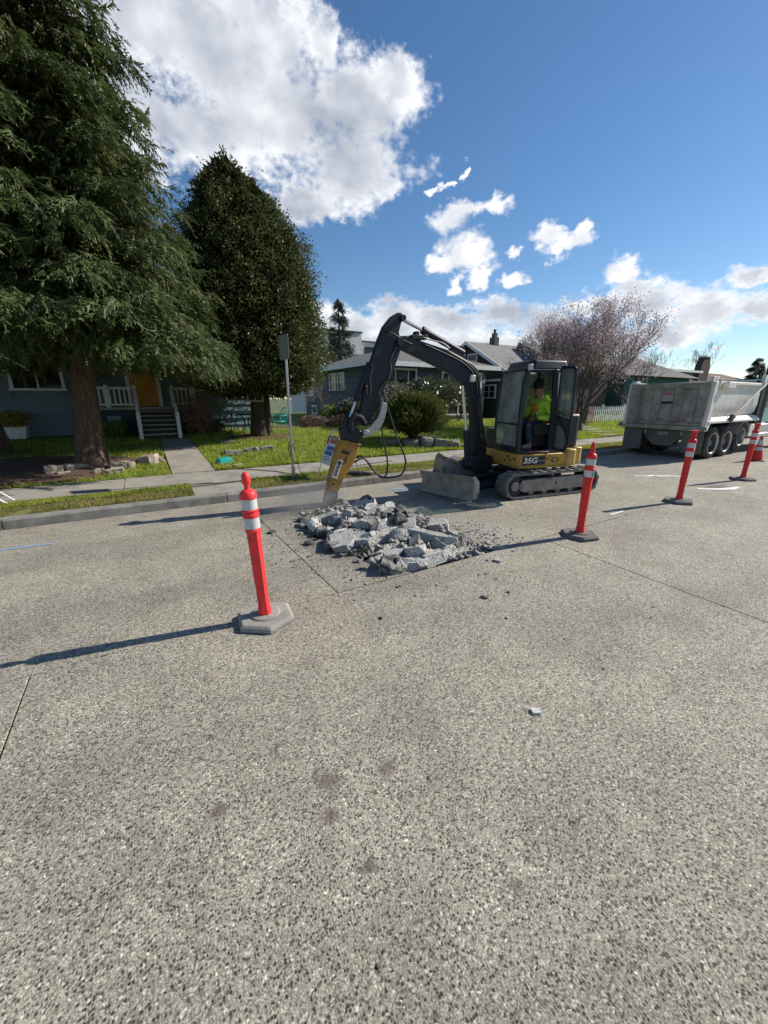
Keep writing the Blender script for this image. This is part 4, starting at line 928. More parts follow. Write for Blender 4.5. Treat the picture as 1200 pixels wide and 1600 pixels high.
# ---------------------------------------------------------------- the spare bucket behind the blade
t = thing('digging_bucket', 'muddy beige digging bucket lying on the street behind the blade', 'bucket', (5.52, 6.30, zr(6.3)), (0, 0, R(-24)))
bp_ = [(-.32, .54), (-.36, .30), (-.28, .10), (-.10, .0), (.12, .02), (.30, .18), (.38, .40)]
q = MB(); n = len(bp_)
inb = [(p[0] * .92, p[1] * .92 + .03) for p in bp_]
vs = [(p[0], yy, p[1]) for yy in (-.34, .34) for p in bp_] + [(p[0], yy, p[1]) for yy in (-.34, .34) for p in inb]
fs = [(i, i + 1, n + i + 1, n + i) for i in range(n - 1)] + [(2 * n + i, 3 * n + i, 3 * n + i + 1, 2 * n + i + 1) for i in range(n - 1)] + [(0, n, 3 * n, 2 * n), (n - 1, 2 * n - 1 + 0, 4 * n - 1, 3 * n - 1)]
q._add(vs, fs); q.build('bucket_shell', M_dirtysteel, t)
for yy in (-.355, .335):
    q = MB(); q.prism(bp_ + [(.40, .50), (.1, .46), (-.1, .54), (-.26, .64)], yy, yy + .02); q.build('side_plate', M_dirtysteel, t, bevel=.004)
q = MB(); q.bx(.30, .43, -.34, .34, .33, .37, Matrix.Rotation(R(-20), 4, 'Y') @ Matrix.Translation((-.13, 0, .13))); q.build('lip', M_dirtysteel, t, bevel=.004)
for yy in (-.12, .12):
    q = MB(); q.prism([(-.30, .40), (-.42, .30), (-.46, .16), (-.34, .10), (-.28, .2)], yy - .012, yy + .012); q.build('hanger_ear', M_dirtysteel, t, bevel=.004)
# ---------------------------------------------------------------- operator seated in the cab
WU = Mroot @ UP                                # upper-body frame in the world
M_skin = mat('skin', (.36, .19, .13), .55, .1, 20)
M_lime = mat('lime_sweatshirt', (.42, .72, .06), .8, .12, 9, .3, 30)
M_jean = mat('blue_denim', (.035, .055, .11), .85, .25, 20, .3, 80)
M_shoe = mat('dusty_shoe', (.33, .30, .27), .8, .2, 20)
M_cap = mat('black_cap', (.012, .012, .014), .8, .2, 20)
def skinned(name, chains, m, parent, sub=2):
    """chains: list of point lists with radii; first chain holds the root"""
    vs, es, rs = [], [], []
    idx = {}
    for ch in chains:
        prev = None
        for p, r in ch:
            key = tuple(round(c, 4) for c in p)
            if key not in idx: idx[key] = len(vs); vs.append(p); rs.append(r)
            i = idx[key]
            if prev is not None and prev != i: es.append((prev, i))
            prev = i
    me = bpy.data.meshes.new(name); me.from_pydata(vs, es, [])
    o = link(name, me, parent)
    sk = o.modifiers.new('skin', 'SKIN'); sk.use_smooth_shade = True
    lay = me.skin_vertices[0].data if me.skin_vertices else None
    if lay is None:
        bpy.context.view_layer.objects.active = o; o.select_set(True)
        bpy.ops.mesh.customdata_skin_add(); o.select_set(False); lay = me.skin_vertices[0].data
    for i, r in enumerate(rs):
        lay[i].radius = r if isinstance(r, tuple) else (r, r); lay[i].use_root = (i == 0)
    s_ = o.modifiers.new('sub', 'SUBSURF'); s_.levels = sub; s_.render_levels = sub
    me.materials.append(m)
    return o
pm = thing('person', 'operator in black cap, lime sweatshirt and jeans seated in the excavator cab', 'person')
pm.matrix_world = WU @ Matrix.Translation((.05, .0, .0)) @ Matrix.Translation((0, .22, 0))
H_, S_ = (-.24, 0, 1.24), (-.22, 0, 1.62)
body = skinned('body', [
    [((-.26, 0, 1.25), (.15, .17)), ((-.255, 0, 1.38), (.135, .16)), ((-.24, 0, 1.52), (.125, .17)), ((-.225, 0, 1.63), (.10, .15)), ((-.195, 0, 1.68), (.065, .07)), ((-.17, 0, 1.735), (.06, .06)), ((-.135, 0, 1.79), (.085, .075)), ((-.135, 0, 1.885), (.105, .085)), ((-.14, 0, 1.945), (.085, .075))],
    [((-.225, 0, 1.63), (.10, .15)), ((-.24, .19, 1.60), .07), ((-.27, .27, 1.36), .052), ((-.02, .16, 1.35), .04), ((.03, .12, 1.37), .03)],
    [((-.225, 0, 1.63), (.10, .15)), ((-.22, -.19, 1.60), .07), ((-.12, -.26, 1.40), .052), ((.13, -.20, 1.38), .04), ((.18, -.2, 1.40), .03)],
    [((-.26, 0, 1.25), (.15, .17)), ((-.20, .11, 1.22), .10), ((.10, .15, 1.22), .078), ((.10, .16, 1.05), .058), ((.05, .16, .88), .045), ((.15, .17, .85), .035)],
    [((-.26, 0, 1.25), (.15, .17)), ((-.20, -.11, 1.22), .10), ((.12, -.14, 1.22), .078), ((.14, -.15, 1.0), .058), ((.12, -.15, .88), .045), ((.22, -.15, .85), .035)],
], M_skin, pm)
skinned('sweatshirt', [
    [((-.26, 0, 1.20), (.165, .185)), ((-.255, 0, 1.36), (.158, .185)), ((-.24, 0, 1.52), (.15, .195)), ((-.225, 0, 1.63), (.115, .165)), ((-.205, 0, 1.695), (.085, .09)), ((-.20, 0, 1.715), (.08, .085))],
    [((-.225, 0, 1.63), (.115, .165)), ((-.24, .19, 1.60), .088), ((-.275, .275, 1.38), .075), ((-.22, .26, 1.35), .07), ((-.06, .18, 1.36), .055), ((-.03, .165, 1.36), .05)],
    [((-.225, 0, 1.63), (.115, .165)), ((-.22, -.19, 1.60), .088), ((-.13, -.265, 1.41), .075), ((-.06, -.25, 1.38), .07), ((.08, -.21, 1.38), .055), ((.11, -.205, 1.385), .05)],
], M_lime, pm)
skinned('hood', [[((-.27, .10, 1.70), .045), ((-.31, 0, 1.71), .06), ((-.27, -.10, 1.70), .045), ((-.18, -.09, 1.67), .03)], [((-.27, .10, 1.70), .045), ((-.18, .09, 1.67), .03)]], M_lime, pm)
skinned('jeans', [
    [((-.26, 0, 1.23), (.15, .18)), ((-.22, 0, 1.2), (.13, .17))],
    [((-.26, 0, 1.23), (.15, .18)), ((-.20, .11, 1.21), .115), ((.10, .15, 1.215), .092), ((.105, .16, 1.05), .074), ((.06, .16, .90), .066)],
    [((-.26, 0, 1.23), (.15, .18)), ((-.20, -.11, 1.21), .115), ((.12, -.14, 1.215), .092), ((.14, -.15, 1.0), .074), ((.125, -.15, .90), .066)],
], M_jean, pm)
for yy, xx in ((.165, .05), (-.15, .12)):
    skinned('shoe', [[((xx - .04, yy, .845), (.045, .05)), ((xx + .05, yy, .838), (.042, .05)), ((xx + .15, yy, .828), (.032, .045)), ((xx + .19, yy, .826), (.022, .035))]], M_shoe, pm)
HMx = Matrix.Translation((.045, 0, -.235)) @ Matrix.Scale(1.10, 4)
q = MB(HMx); q.lathe([(.094, 1.935), (.098, 1.96), (.092, 2.02), (.07, 2.055), (.03, 2.07), (.002, 2.072)], 18, off=(-.168, 0, 0)); q.prism([(-.1, -.075), (-.02, -.062), (.01, -.03), (.015, 0), (.01, .03), (-.02, .062), (-.1, .075)], 1.93, 1.943, 'z'); q.build('cap', M_cap, pm, smooth='auto')
# face: nose, brow, eyes, mouth, ears; short dark hair below the cap
q = MB(HMx); q.tube([(-.078, 0, 1.905), (-.066, 0, 1.88), (-.058, 0, 1.862), (-.072, 0, 1.852)], [.010, .013, .016, .012], 8); q.build('nose', M_skin, pm, smooth=True)
for s_ in (1, -1):
    q = MB(HMx); q.lathe([(.001, -.009), (.009, -.004), (.009, .004), (.001, .009)], 8, off=(-.084, s_ * .03, 1.905)); q.build('eye', M_cap, pm, smooth=True)
    q = MB(HMx); q.tube([(-.17, s_ * .074, 1.92), (-.178, s_ * .086, 1.90), (-.172, s_ * .08, 1.86)], [.012, .016, .01], 8); q.build('ear', M_skin, pm, smooth=True)
q = MB(HMx); q.tube([(-.085, .025, 1.828), (-.077, 0, 1.83), (-.085, -.025, 1.828)], .006, 6); q.build('mouth', mat('lips', (.24, .1, .08), .5), pm, smooth=True)
q = MB(HMx); q.lathe([(.06, 1.86), (.088, 1.90), (.093, 1.945)], 16, off=(-.182, 0, 0)); q.build('hair', mat('dark_hair', (.02, .015, .012), .7), pm, smooth=True)
# hands: palm, four fingers, thumb, closed on the levers
def hand(base, fwd, side, up, sgn):
    B0 = Vector(base); F_, S2, U_ = Vector(fwd).normalized(), Vector(side).normalized(), Vector(up).normalized()
    ch = [[(tuple(B0), (.026, .02)), (tuple(B0 + F_ * .04), (.036, .017)), (tuple(B0 + F_ * .075), (.036, .014))]]
    for k, (off, L) in enumerate(((-.03, .062), (-.01, .072), (.01, .068), (.03, .052))):
        a = B0 + F_ * .075 + S2 * off
        ch.append([(tuple(B0 + F_ * .075), (.036, .014)), (tuple(a + F_ * .006), .0095), (tuple(a + F_ * L * .5 - U_ * .012), .009), (tuple(a + F_ * L * .62 - U_ * .04), .0085), (tuple(a + F_ * L * .3 - U_ * .055), .008)])
    a = B0 + F_ * .03 + S2 * sgn * .034
    ch.append([(tuple(B0 + F_ * .04), (.036, .017)), (tuple(a), .012), (tuple(a + F_ * .03 + S2 * sgn * .012 - U_ * .02), .0105), (tuple(a + F_ * .05 - U_ * .04), .009)])
    return skinned('hand', ch, M_skin, pm, 1)
hand((-.035, .165, 1.365), (1, -.25, .05), (.25, 1, 0), (0, 0, 1), -1)
hand((.10, -.205, 1.385), (1, .1, .1), (-.1, 1, 0), (0, 0, 1), 1)
M_chest = mat('orange_print', (.78, .17, .05), .8, .1)
for zz, xs in ((1.565, (-.085, -.03, .02, .065)), (1.49, (-.095, -.045, .005, .05, .085))):
    for i, yy in enumerate(xs):
        q = MB(Matrix.Translation((-.075 + (0.012 if zz > 1.5 else .006) - .35 * yy * yy * 6, yy, zz)) @ Matrix.Rotation(R(-12 if zz > 1.5 else -4), 4, 'Y') @ Matrix.Rotation(R(yy * 260), 4, 'Z')); q.bx(-.012, .012, -.017, .017, -.026, .026); q.build('chest_print', M_chest, pm, bevel=.004)

# ---------------------------------------------------------------- dump truck
M_body = mat('dump_body_paint', (.74, .715, .655), .6, .12, 3, .1, 30, dirt=(.46, .42, .36), dirt_amt=.3, dirt_scale=2.2)
M_gate = mat('tailgate_grime', (.33, .31, .272), .7, .2, 3, .15, 40, dirt=(.17, .15, .125), dirt_amt=.6, dirt_scale=2.6)
M_tyre = mat('tyre_rubber', (.03, .03, .031), .85, .3, 8, .3, 50, dirt=(.12, .11, .10), dirt_amt=.55, dirt_scale=6)
M_cabteal = mat('teal_truck_paint', (.03, .29, .32), .35, .08, 3, spec=.5, coat=.3)
tk = thing('dump_truck', 'dirty grey dump truck with three rear axles and teal cab, parked at the kerb', 'truck', (13.42, 5.03, zr(5.6) - .01))
W = 2.07                                         # local y from 0 (street side) to W (kerb side)
# dump bed: half-round tub
tub = [(.0, 2.17), (.0, 1.55), (.03, 1.36), (.12, 1.20), (.28, 1.10), (.6, 1.06), (W - .6, 1.06), (W - .28, 1.10), (W - .12, 1.20), (W - .03, 1.36), (W, 1.55), (W, 2.17)]
tin = [(y + (.03 if y < 1 else -.03), z + .03) for y, z in tub]
q = MB(); n = len(tub); X0, X1 = .12, 3.62
vs = [(X0, y, z) for y, z in tub] + [(X1, y, z) for y, z in tub] + [(X0, y, z) for y, z in tin] + [(X1, y, z) for y, z in tin]
fs = [(i, i + 1, n + i + 1, n + i) for i in range(n - 1)] + [(2 * n + i, 3 * n + i, 3 * n + i + 1, 2 * n + i + 1) for i in range(n - 1)]
fs += [(i, 2 * n + i, 2 * n + i + 1, i + 1) for i in range(n - 1)] + [(n + i, n + i + 1, 3 * n + i + 1, 3 * n + i) for i in range(n - 1)]
q._add(vs, fs); q.build('dump_bed', M_body, tk, smooth='auto')
q = MB(); q.prism([(y, z) for y, z in tub], X1, X1 + .05, 'x'); q.build('bed_front', M_body, tk)
for y0, y1 in ((-.075, .035), (W - .035, W + .075)):
    q = MB(); q.bx(.18, 3.66, y0, y1, 2.12, 2.21); q.build('top_rail', M_body, tk, bevel=.02)
    q = MB(); s_ = -1 if y0 < 0 else 1
    yb = .0 if y0 < 0 else W
    q.prism([(yb + s_ * .12, 1.07), (yb + s_ * .12, 1.13), (yb - s_ * .02, 1.24), (yb - s_ * .30, 1.10), (yb - s_ * .30, 1.02)], .10, 3.75, 'x'); q.build('sloped_fender', M_body, tk, bevel=.012)
    q = MB(); q.prism([(-.02, .86), (.16, .86), (.30, 1.06), (.30, 1.12), (.24, 1.2), (.22, 2.20), (.06, 2.20)], min(yb + s_ * .10, yb - s_ * .02), max(yb + s_ * .10, yb - s_ * .02)); q.build('rear_post', M_body, tk, bevel=.015)
# tailgate with raised border and posts, three panels
q = MB(); q.bx(.03, .09, .06, W - .06, .98, 2.16); gate = q.build('tailgate', M_gate, tk, bevel=.008)
q = MB(); q.bx(-.03, .04, .0, W, 2.03, 2.18); q.build('gate_top_rail', M_gate, gate, bevel=.015)
q = MB(); q.prism([(-.02, 1.0), (.04, 1.0), (.04, 1.12), (-.05, 1.06)], .0, W); q.build('gate_bottom_rail', M_gate, gate, bevel=.01)
cuts = [.0, .20, .66, .84, 1.25, 1.43, 1.87, W]
for a, b3 in ((.0, .22), (.62, .80), (1.19, 1.37), (1.76, W)):
    q = MB(); q.prism([(-.03, a), (-.03, b3), (.04, b3 + .02), (.04, a - .02)], 1.09, 2.04, 'z'); q.build('gate_post', M_gate, gate, bevel=.01)
for a, b3 in ((.22, .62), (.80, 1.19), (1.37, 1.76)):
    q = MB(); q.bx(.022, .032, a + .03, b3 - .03, 1.13, 2.0); q.build('gate_panel', M_gate, gate, bevel=.004)
    q = MB(); q.bx(-.004, .024, b3 - .02 - .17, b3 - .02, 1.145, 1.175); q.build('red_reflector', M_rd, gate)
    q = MB(); q.bx(.012, .026, b3 - .34, b3 - .20, 1.15, 1.17); q.build('white_reflector', M_reflect, gate)
q = MB(); q.bx(.014, .024, .85, 1.14, 1.66, 1.90); q.build('warning_plate', mat('faded_plate', (.36, .34, .31), .6, .15, 9), gate)
q = MB(); q.bx(.011, .016, .85, 1.14, 1.85, 1.90); q.build('warning_band', M_rd, gate)
for zz in (1.80, 1.765, 1.735):
    q = MB(); q.bx(.012, .016, .88, 1.11, zz, zz + .014); q.build('warning_print', M_gy, gate)
q = MB(); q.bx(.011, .017, .85, 1.14, 1.60, 1.67); q.build('dark_plate', M_black, gate)
q = MB(); q.bx(-.04, .12, -.10, W + .10, .86, .99); q.build('rear_sill', M_gate, tk, bevel=.025)
for zz in (1.28, 1.45):      # round tail lamps in the post
    q = MB(); q.bx(.035, .06, -.08, -.0, zz, zz + .11, Matrix.Identity(4)); q.build('lamp_bezel', M_black, tk, bevel=.02)
q = MB(); q.bx(-.01, .10, .02, .12, 1.06, 1.2); q.build('gate_latch', M_black, tk, bevel=.015)
q = MB(); q.bx(.05, .20, -.03, .10, 2.17, 2.33); q.bx(.22, .38, -.04, .08, 2.2, 2.33); q.bx(.36, .42, -.1, -.04, 2.05, 2.28); q.build('gate_hinge', M_body, tk, bevel=.012)
q = MB(); q.bx(.10, .34, W - .08, W + .06, 2.18, 2.26); q.build('gate_hinge', M_white, tk, bevel=.012)
q = MB(); q.bx(.62, 1.12, -.20, -.05, 2.02, 2.20); q.build('tarp_box', M_body, tk, bevel=.02)
q = MB(); q.prism([(.8, 2.19), (1.6, 2.23), (2.6, 2.27), (3.6, 2.31), (3.75, 2.30), (3.75, 2.22), (.8, 2.17)], .03, W - .03); q.build('tarp_roll', mat('black_tarp', (.025, .025, .027), .8, .3, 8, .4, 20), tk, bevel=.03)
q = MB(); q.tube([(1.62, -.14, 1.26), (1.95, -.15, 1.42), (3.70, -.10, 2.2)], .024, 8); q.tube([(1.62, -.14, 1.3), (2.9, -.12, 2.1)], .014, 6); q.build('tarp_arm', M_steel, tk)
q = MB(); q.prism([(1.35, 1.16), (1.48, 1.30), (1.62, 1.30), (1.72, 1.22), (1.6, 1.14), (1.5, 1.08)], -.17, -.10); q.build('arm_pivot', M_black, tk, bevel=.01)
q = MB(); q.bx(3.5, 3.7, -.10, 0, 2.2, 2.45, Matrix.Identity(4)); q.build('rail_bracket', M_body, tk, bevel=.01)
# chassis, plate, flaps, wheels
q = MB(); q.bx(.3, 8.2, .62, .80, .62, .95); q.bx(.3, 8.2, W - .80, W - .62, .62, .95); q.bx(.4, .6, .6, W - .6, .55, .9); q.bx(3.9, 6.2, .15, .6, .45, .95); q.build('chassis', M_black, tk)
q = MB(); q.prism([(.52, .84), (1.55, .84), (1.55, .62), (1.26, .36), (.80, .36), (.52, .62)], .20, .24, 'x'); pl = q.build('hitch_plate', M_greyrub, tk, bevel=.006)
q = MB(); q.bx(.17, .2, .88, 1.18, .68, .78); q.build('number_plate', mat('dirty_plate', (.30, .29, .28), .6, .2, 20), pl)
for yy in (.52, 1.53):
    q = MB(); q.bx(.16, .2, yy - .03, yy + .03, .70, .82); q.build('tail_lamp', mat('lamp_lens', (.42, .40, .38), .4, .1), tk, bevel=.01)
for a, b3 in ((-.06, .46), (W - .50, W + .06)):
    q = MB(); q.prism([(a, .86), (b3, .86), (b3, .26), (b3 - .06, .20), (a + .06, .20), (a, .26)], .10, .115, 'x'); q.build('mud_flap', M_greyrub, tk)
def wheel(x, y0, y1, z, r, front=False, near=True):
    s_ = -1 if near else 1
    w = link('wheel', None, tk)
    a, b3 = (y0, y1)
    yo = a if near else b3; yi = b3 if near else a
    d = (yi - yo)
    q = MB(Matrix.Translation((x, yo, z)) @ Matrix.Rotation(R(-90 if d > 0 else 90), 4, 'X'))
    L = abs(d)
    q.lathe([(r * .64, .015), (r * .68, .0), (r * .86, .004), (r * .97, .03), (r, .07), (r, L - .05), (r * .95, L), (r * .6, L)], 36, cap=False); q.build('tyre', M_tyre, w, smooth='auto')
    q = MB(Matrix.Translation((x, yo, z)) @ Matrix.Rotation(R(-90 if d > 0 else 90), 4, 'X'))
    if front: q.lathe([(r * .66, .012), (r * .62, .03), (r * .56, .06), (r * .38, .015), (r * .30, .0), (r * .22, -.03), (r * .14, -.04), (.001, -.04)], 30, cap=False)
    else: q.lathe([(r * .66, .012), (r * .60, .03), (r * .57, .13), (r * .42, .15), (r * .30, .14), (r * .22, .08), (r * .16, .05), (.001, .05)], 30, cap=False)
    q.build('rim', mat('wheel_rim', (.16, .155, .145), .6, .2, 9, metal=.2, dirt=(.08, .075, .07), dirt_amt=.5), w, smooth='auto')  # rim colour darker than its lip: shade of the dish painted in
    q = MB(Matrix.Translation((x, yo, z)) @ Matrix.Rotation(R(-90 if d > 0 else 90), 4, 'X')); q.lathe([(r * .655, .0), (r * .665, -.006), (r * .62, -.004), (r * .60, .02), (r * .615, .03)], 30, cap=False); q.build('rim_lip', M_galv, w, smooth='auto')
    for k in range(10):
        t_ = 2 * math.pi * k / 10; q = MB()
        yy = yo + (.01 if front else .135) * (1 if d > 0 else -1)
        q.cyl((x + r * .34 * math.cos(t_), yy - .02, z + r * .34 * math.sin(t_)), (x + r * .34 * math.cos(t_), yy + .02, z + r * .34 * math.sin(t_)), .014, 6); q.build('lug_nut', M_black, w)
for x, r, z in ((.93, .475, .475), (1.88, .475, .475)):
    wheel(x, -.02, .46, z, r); wheel(x, W - .46, W + .02, z, r, near=False)
wheel(2.98, .0, .26, .56, .42, True); wheel(2.98, W - .26, W, .56, .42, True, False)
wheel(6.9, -.04, .26, .475, .475, True); wheel(6.9, W - .26, W + .04, .475, .475, True, False)
q = MB()
for i in range(9):
    a0, a1 = R(15 + 150 * i / 9), R(15 + 150 * (i + 1) / 9)
    q._add([(2.98 + .52 * math.cos(a), y, .54 + .52 * math.sin(a)) for y in (-.03, .30) for a in (a0, a1)] + [(2.98 + .50 * math.cos(a), y, .54 + .50 * math.sin(a)) for y in (-.03, .30) for a in (a0, a1)], [(0, 1, 3, 2), (4, 6, 7, 5), (0, 2, 6, 4), (1, 5, 7, 3), (0, 4, 5, 1), (2, 3, 7, 6)])
q.build('wheel_guard', M_steel, tk)
q = MB(); q.bx(3.5, 4.2, -.02, .5, .55, .95); q.build('tool_box', M_body, tk, bevel=.02)
q = MB(); q.bx(4.3, 5.4, -.04, .45, .45, .62); q.bx(4.4, 5.3, .0, .5, .62, .92); q.build('step_tank', M_galv, tk, bevel=.03)
# cab and hood
q = MB(); q.prism([(4.65, .92), (5.9, .92), (6.0, 1.2), (5.95, 1.75), (5.75, 2.30), (5.5, 2.38), (4.85, 2.38), (4.68, 2.2)], .10, W - .10); cabt = q.build('truck_cab', M_cabteal, tk, bevel=.06, seg=3)
q = MB(); q.prism([(4.95, 1.62), (5.8, 1.62), (5.64, 2.16), (4.95, 2.16)], .09, .098); q.build('cab_window', M_winglass, cabt)
q = MB(); q.bx(4.645, 4.65, .4, W - .4, 1.6, 2.15); q.build('rear_window', M_winglass, cabt)
q = MB(); q.prism([(5.7, .85), (7.6, .80), (7.75, 1.1), (7.6, 1.5), (5.7, 1.72)], .35, W - .35); q.build('hood', M_cabteal, tk, bevel=.1, seg=3)
for ya, yb in ((-.02, .4), (W - .4, W + .02)):
    q = MB(); q.prism([(6.2, .75), (6.35, .98), (6.65, 1.12), (7.15, 1.12), (7.45, .98), (7.6, .75), (7.5, .75), (7.35, .92), (7.1, 1.02), (6.7, 1.02), (6.45, .92), (6.32, .75)], ya, yb); q.build('front_fender', M_cabteal, tk, bevel=.03)
q = MB(); q.tube([(4.25, .05, .95), (4.25, .05, 2.95)], .10, 14); q.build('exhaust_stack', mat('stack_grey', (.09, .09, .095), .45, .2, 8, metal=.5), tk, smooth='auto')
q = MB(); q.prism([(3.74, 1.0), (4.0, 1.0), (4.0, 2.26), (3.74, 2.24)], -.02, W - .02); q.build('bulkhead', M_black, tk, bevel=.01)
q = MB(); q.tube([(4.1, .0, 2.35), (4.5, -.25, 2.75), (4.5, -.25, 1.6)], .018, 6); q.bx(4.46, 4.54, -.36, -.16, 1.75, 2.15); q.build('mirror_bracket', M_galv, tk)
q = MB(); q.lathe([(.001, 0), (.06, .01), (.09, .05), (.09, .3), (.06, .34), (.001, .35)], 14, off=(4.35, -.02, 1.45)); q.build('air_cleaner', M_galv, tk, smooth='auto')
# ---------------------------------------------------------------- broken concrete
def chunk_mesh(name, a, b_, c, m, seed, rough=.03, cuts=7, sub=2):
    r = random.Random(seed); bm = bmesh.new()
    bmesh.ops.create_cube(bm, size=1.0)
    for v in bm.verts: v.co = Vector((v.co.x * a, v.co.y * b_, v.co.z * c))
    for _ in range(cuts):
        n = Vector((r.uniform(-1, 1), r.uniform(-1, 1), r.uniform(-.7, .7))).normalized()
        d = r.uniform(.62, .92) * (abs(n.x) * a + abs(n.y) * b_ + abs(n.z) * c) * .5
        res = bmesh.ops.bisect_plane(bm, geom=bm.verts[:] + bm.edges[:] + bm.faces[:], plane_co=n * d, plane_no=n, clear_outer=True)
        es = [e for e in res['geom_cut'] if isinstance(e, bmesh.types.BMEdge)]
        if len(es) > 2:
            try: bmesh.ops.contextual_create(bm, geom=es)
            except Exception: pass
    bmesh.ops.triangulate(bm, faces=bm.faces[:])
    for _ in range(sub):
        long_ = [e for e in bm.edges if e.calc_length() > .06]
        if long_: bmesh.ops.subdivide_edges(bm, edges=long_, cuts=1)
        bmesh.ops.triangulate(bm, faces=[f for f in bm.faces if len(f.verts) > 3])
    o = Vector((seed * 1.7, seed * .3, seed * .9))
    for v in bm.verts:
        p = v.co * 7 + o; f = .45 if v.co.z > c * .42 else 1.0      # the old street surface stays flat
        v.co += Vector((mnoise.noise(p), mnoise.noise(p + Vector((9, 0, 0))), mnoise.noise(p + Vector((0, 9, 0))))) * rough * f
        p2 = v.co * 24 + o
        v.co += Vector((mnoise.noise(p2), mnoise.noise(p2 + Vector((9, 0, 0))), mnoise.noise(p2 + Vector((0, 9, 0))))) * rough * .38 * f
    bmesh.ops.recalc_face_normals(bm, faces=bm.faces)
    me = bpy.data.meshes.new(name); bm.to_mesh(me); bm.free(); me.materials.append(m)
    return me
M_chunkd = chunk_mat('earthy_concrete', (.42, .41, .38), (.08, .076, .07), .75)
LUMPS = [(1.88, 4.07, 0.5, 0.34, 0.26, 'l'), (2.19, 3.84, 0.52, 0.36, 0.22, 'l'), (2.8, 3.47, 0.72, 0.34, 0.26, 'l'), (2.74, 4.85, 0.34, 0.3, 0.36, 'l'), (2.37, 4.85, 0.24, 0.26, 0.42, 'l'), (2.81, 4.5, 0.36, 0.3, 0.24, 'd'), (2.93, 4.29, 0.44, 0.34, 0.3, 'd'), (2.55, 3.89, 0.62, 0.42, 0.16, 'l'), (2.1, 3.41, 0.48, 0.3, 0.14, 'l'), (2.02, 3.21, 0.44, 0.26, 0.18, 'd'), (2.42, 3.31, 0.4, 0.3, 0.2, 'l'), (2.29, 3.05, 0.36, 0.3, 0.15, 'l'), (2.52, 3.06, 0.42, 0.34, 0.16, 'l'), (2.16, 3.12, 0.3, 0.26, 0.16, 'l'), (2.14, 4.56, 0.44, 0.34, 0.22, 'd'), (2.09, 5.09, 0.42, 0.3, 0.2, 'l'), (1.83, 5.09, 0.3, 0.24, 0.16, 'd'), (2.93, 3.29, 0.3, 0.3, 0.2, 'd'), (2.08, 2.88, 0.18, 0.14, 0.1, 'd'), (2.4, 4.16, 0.36, 0.3, 0.2, 'd'), (2.22, 4.94, 0.3, 0.24, 0.2, 'l'), (2.45, 4.58, 0.3, 0.3, 0.2, 'd'), (3.02, 3.97, 0.34, 0.26, 0.2, 'd'), (2.66, 3.12, 0.3, 0.22, 0.14, 'l'), (2.17, 4.24, 0.3, 0.26, 0.16, 'd'), (1.87, 4.54, 0.3, 0.2, 0.14, 'd'), (1.72, 4.04, 0.26, 0.24, 0.2, 'd'), (2.19, 3.27, 0.28, 0.22, 0.12, 'd'), (2.48, 3.19, 0.24, 0.2, 0.14, 'l'), (1.91, 3.75, 0.22, 0.16, 0.1, 'd'), (2.02, 3.5, 0.2, 0.16, 0.12, 'd'), (2.84, 3.08, 0.3, 0.2, 0.07, 'l'), (2.66, 3.66, 0.3, 0.28, 0.18, 'l'), (1.8, 4.77, 0.24, 0.2, 0.12, 'd'), (2.56, 5.29, 0.24, 0.2, 0.16, 'd'), (2.18, 3.6, 0.22, 0.18, 0.12, 'd')]
NAMED = {0: 'big pale block of broken concrete at the near left of the pile', 1: 'long flat topped concrete slab beside the big near left block', 2: 'long pale concrete slab slanting down the right side of the pile', 3: 'upright jagged concrete block at the back of the pile', 4: 'tall concrete spike standing just behind the breaker tip', 5: 'dark lump of concrete at the back centre of the pile', 6: 'rounded dark concrete lump at the back right of the pile', 7: 'wide pale slab lying flat in the middle of the pile', 8: 'tilted pale slab near the front edge of the pile', 12: 'flat pale slab at the front right along the centre joint', 11: 'small pale slab at the front of the pile by the joint', 15: 'pale dusty block touching the breaker tip', 18: 'small dark clod fallen in front of the pile'}
for i, (x, y, a, b_, c, k) in enumerate(LUMPS):
    me = chunk_mesh('concrete_chunk', a * .92, b_ * .88, min(c, .24) * .8, M_chunk if k == 'l' else M_chunkd, i + 3, .018, 10, 3)
    d = math.hypot((x - 2.7) / 1.0, (y - 4.4) / 1.5)
    y = max(y, 3.16)
    z = zr(y) + c * .10 + max(0, .09 * (1 - d))
    o = link('concrete_chunk', me, None, (x, y, z), (R(rng.uniform(-20, 20)), R(rng.uniform(-20, 20)), R(rng.uniform(0, 360))))
    if i in (1, 2, 7, 8, 12): o.rotation_euler = (R(rng.uniform(-16, 10)), R(rng.uniform(-14, 14)), R({1: 10, 2: -52, 7: -12, 8: 30, 12: 8}[i]))
    if i == 4: o.rotation_euler = (R(8), R(14), R(30))
    tag(o, NAMED.get(i, 'broken lump of concrete jumbled in the rubble pile'), 'concrete chunk', 'broken concrete in the opened street')
for i in range(34):
    while True:
        x, y = 2.5 + rng.gauss(0, .42), 4.3 + rng.gauss(0, .8)
        if 1.75 < x < 3.2 and 3.2 < y < 5.7: break
    s_ = rng.uniform(.12, .24); k = rng.random() < .55; d = math.hypot((x - 2.7) / 1.0, (y - 4.4) / 1.5)
    me = chunk_mesh('concrete_chunk', s_ * rng.uniform(1, 1.7), s_ * rng.uniform(.7, 1.1), s_ * rng.uniform(.5, .8), M_chunk if k else M_chunkd, i + 200, .014, 9, 2)
    o = link('concrete_chunk', me, None, (x, y, zr(y) + .02 + max(0, .17 * (1 - d))), (R(rng.uniform(-40, 40)), R(rng.uniform(-40, 40)), R(rng.uniform(0, 360))))
    tag(o, 'broken lump of concrete jumbled in the rubble pile', 'concrete chunk', 'broken concrete in the opened street')
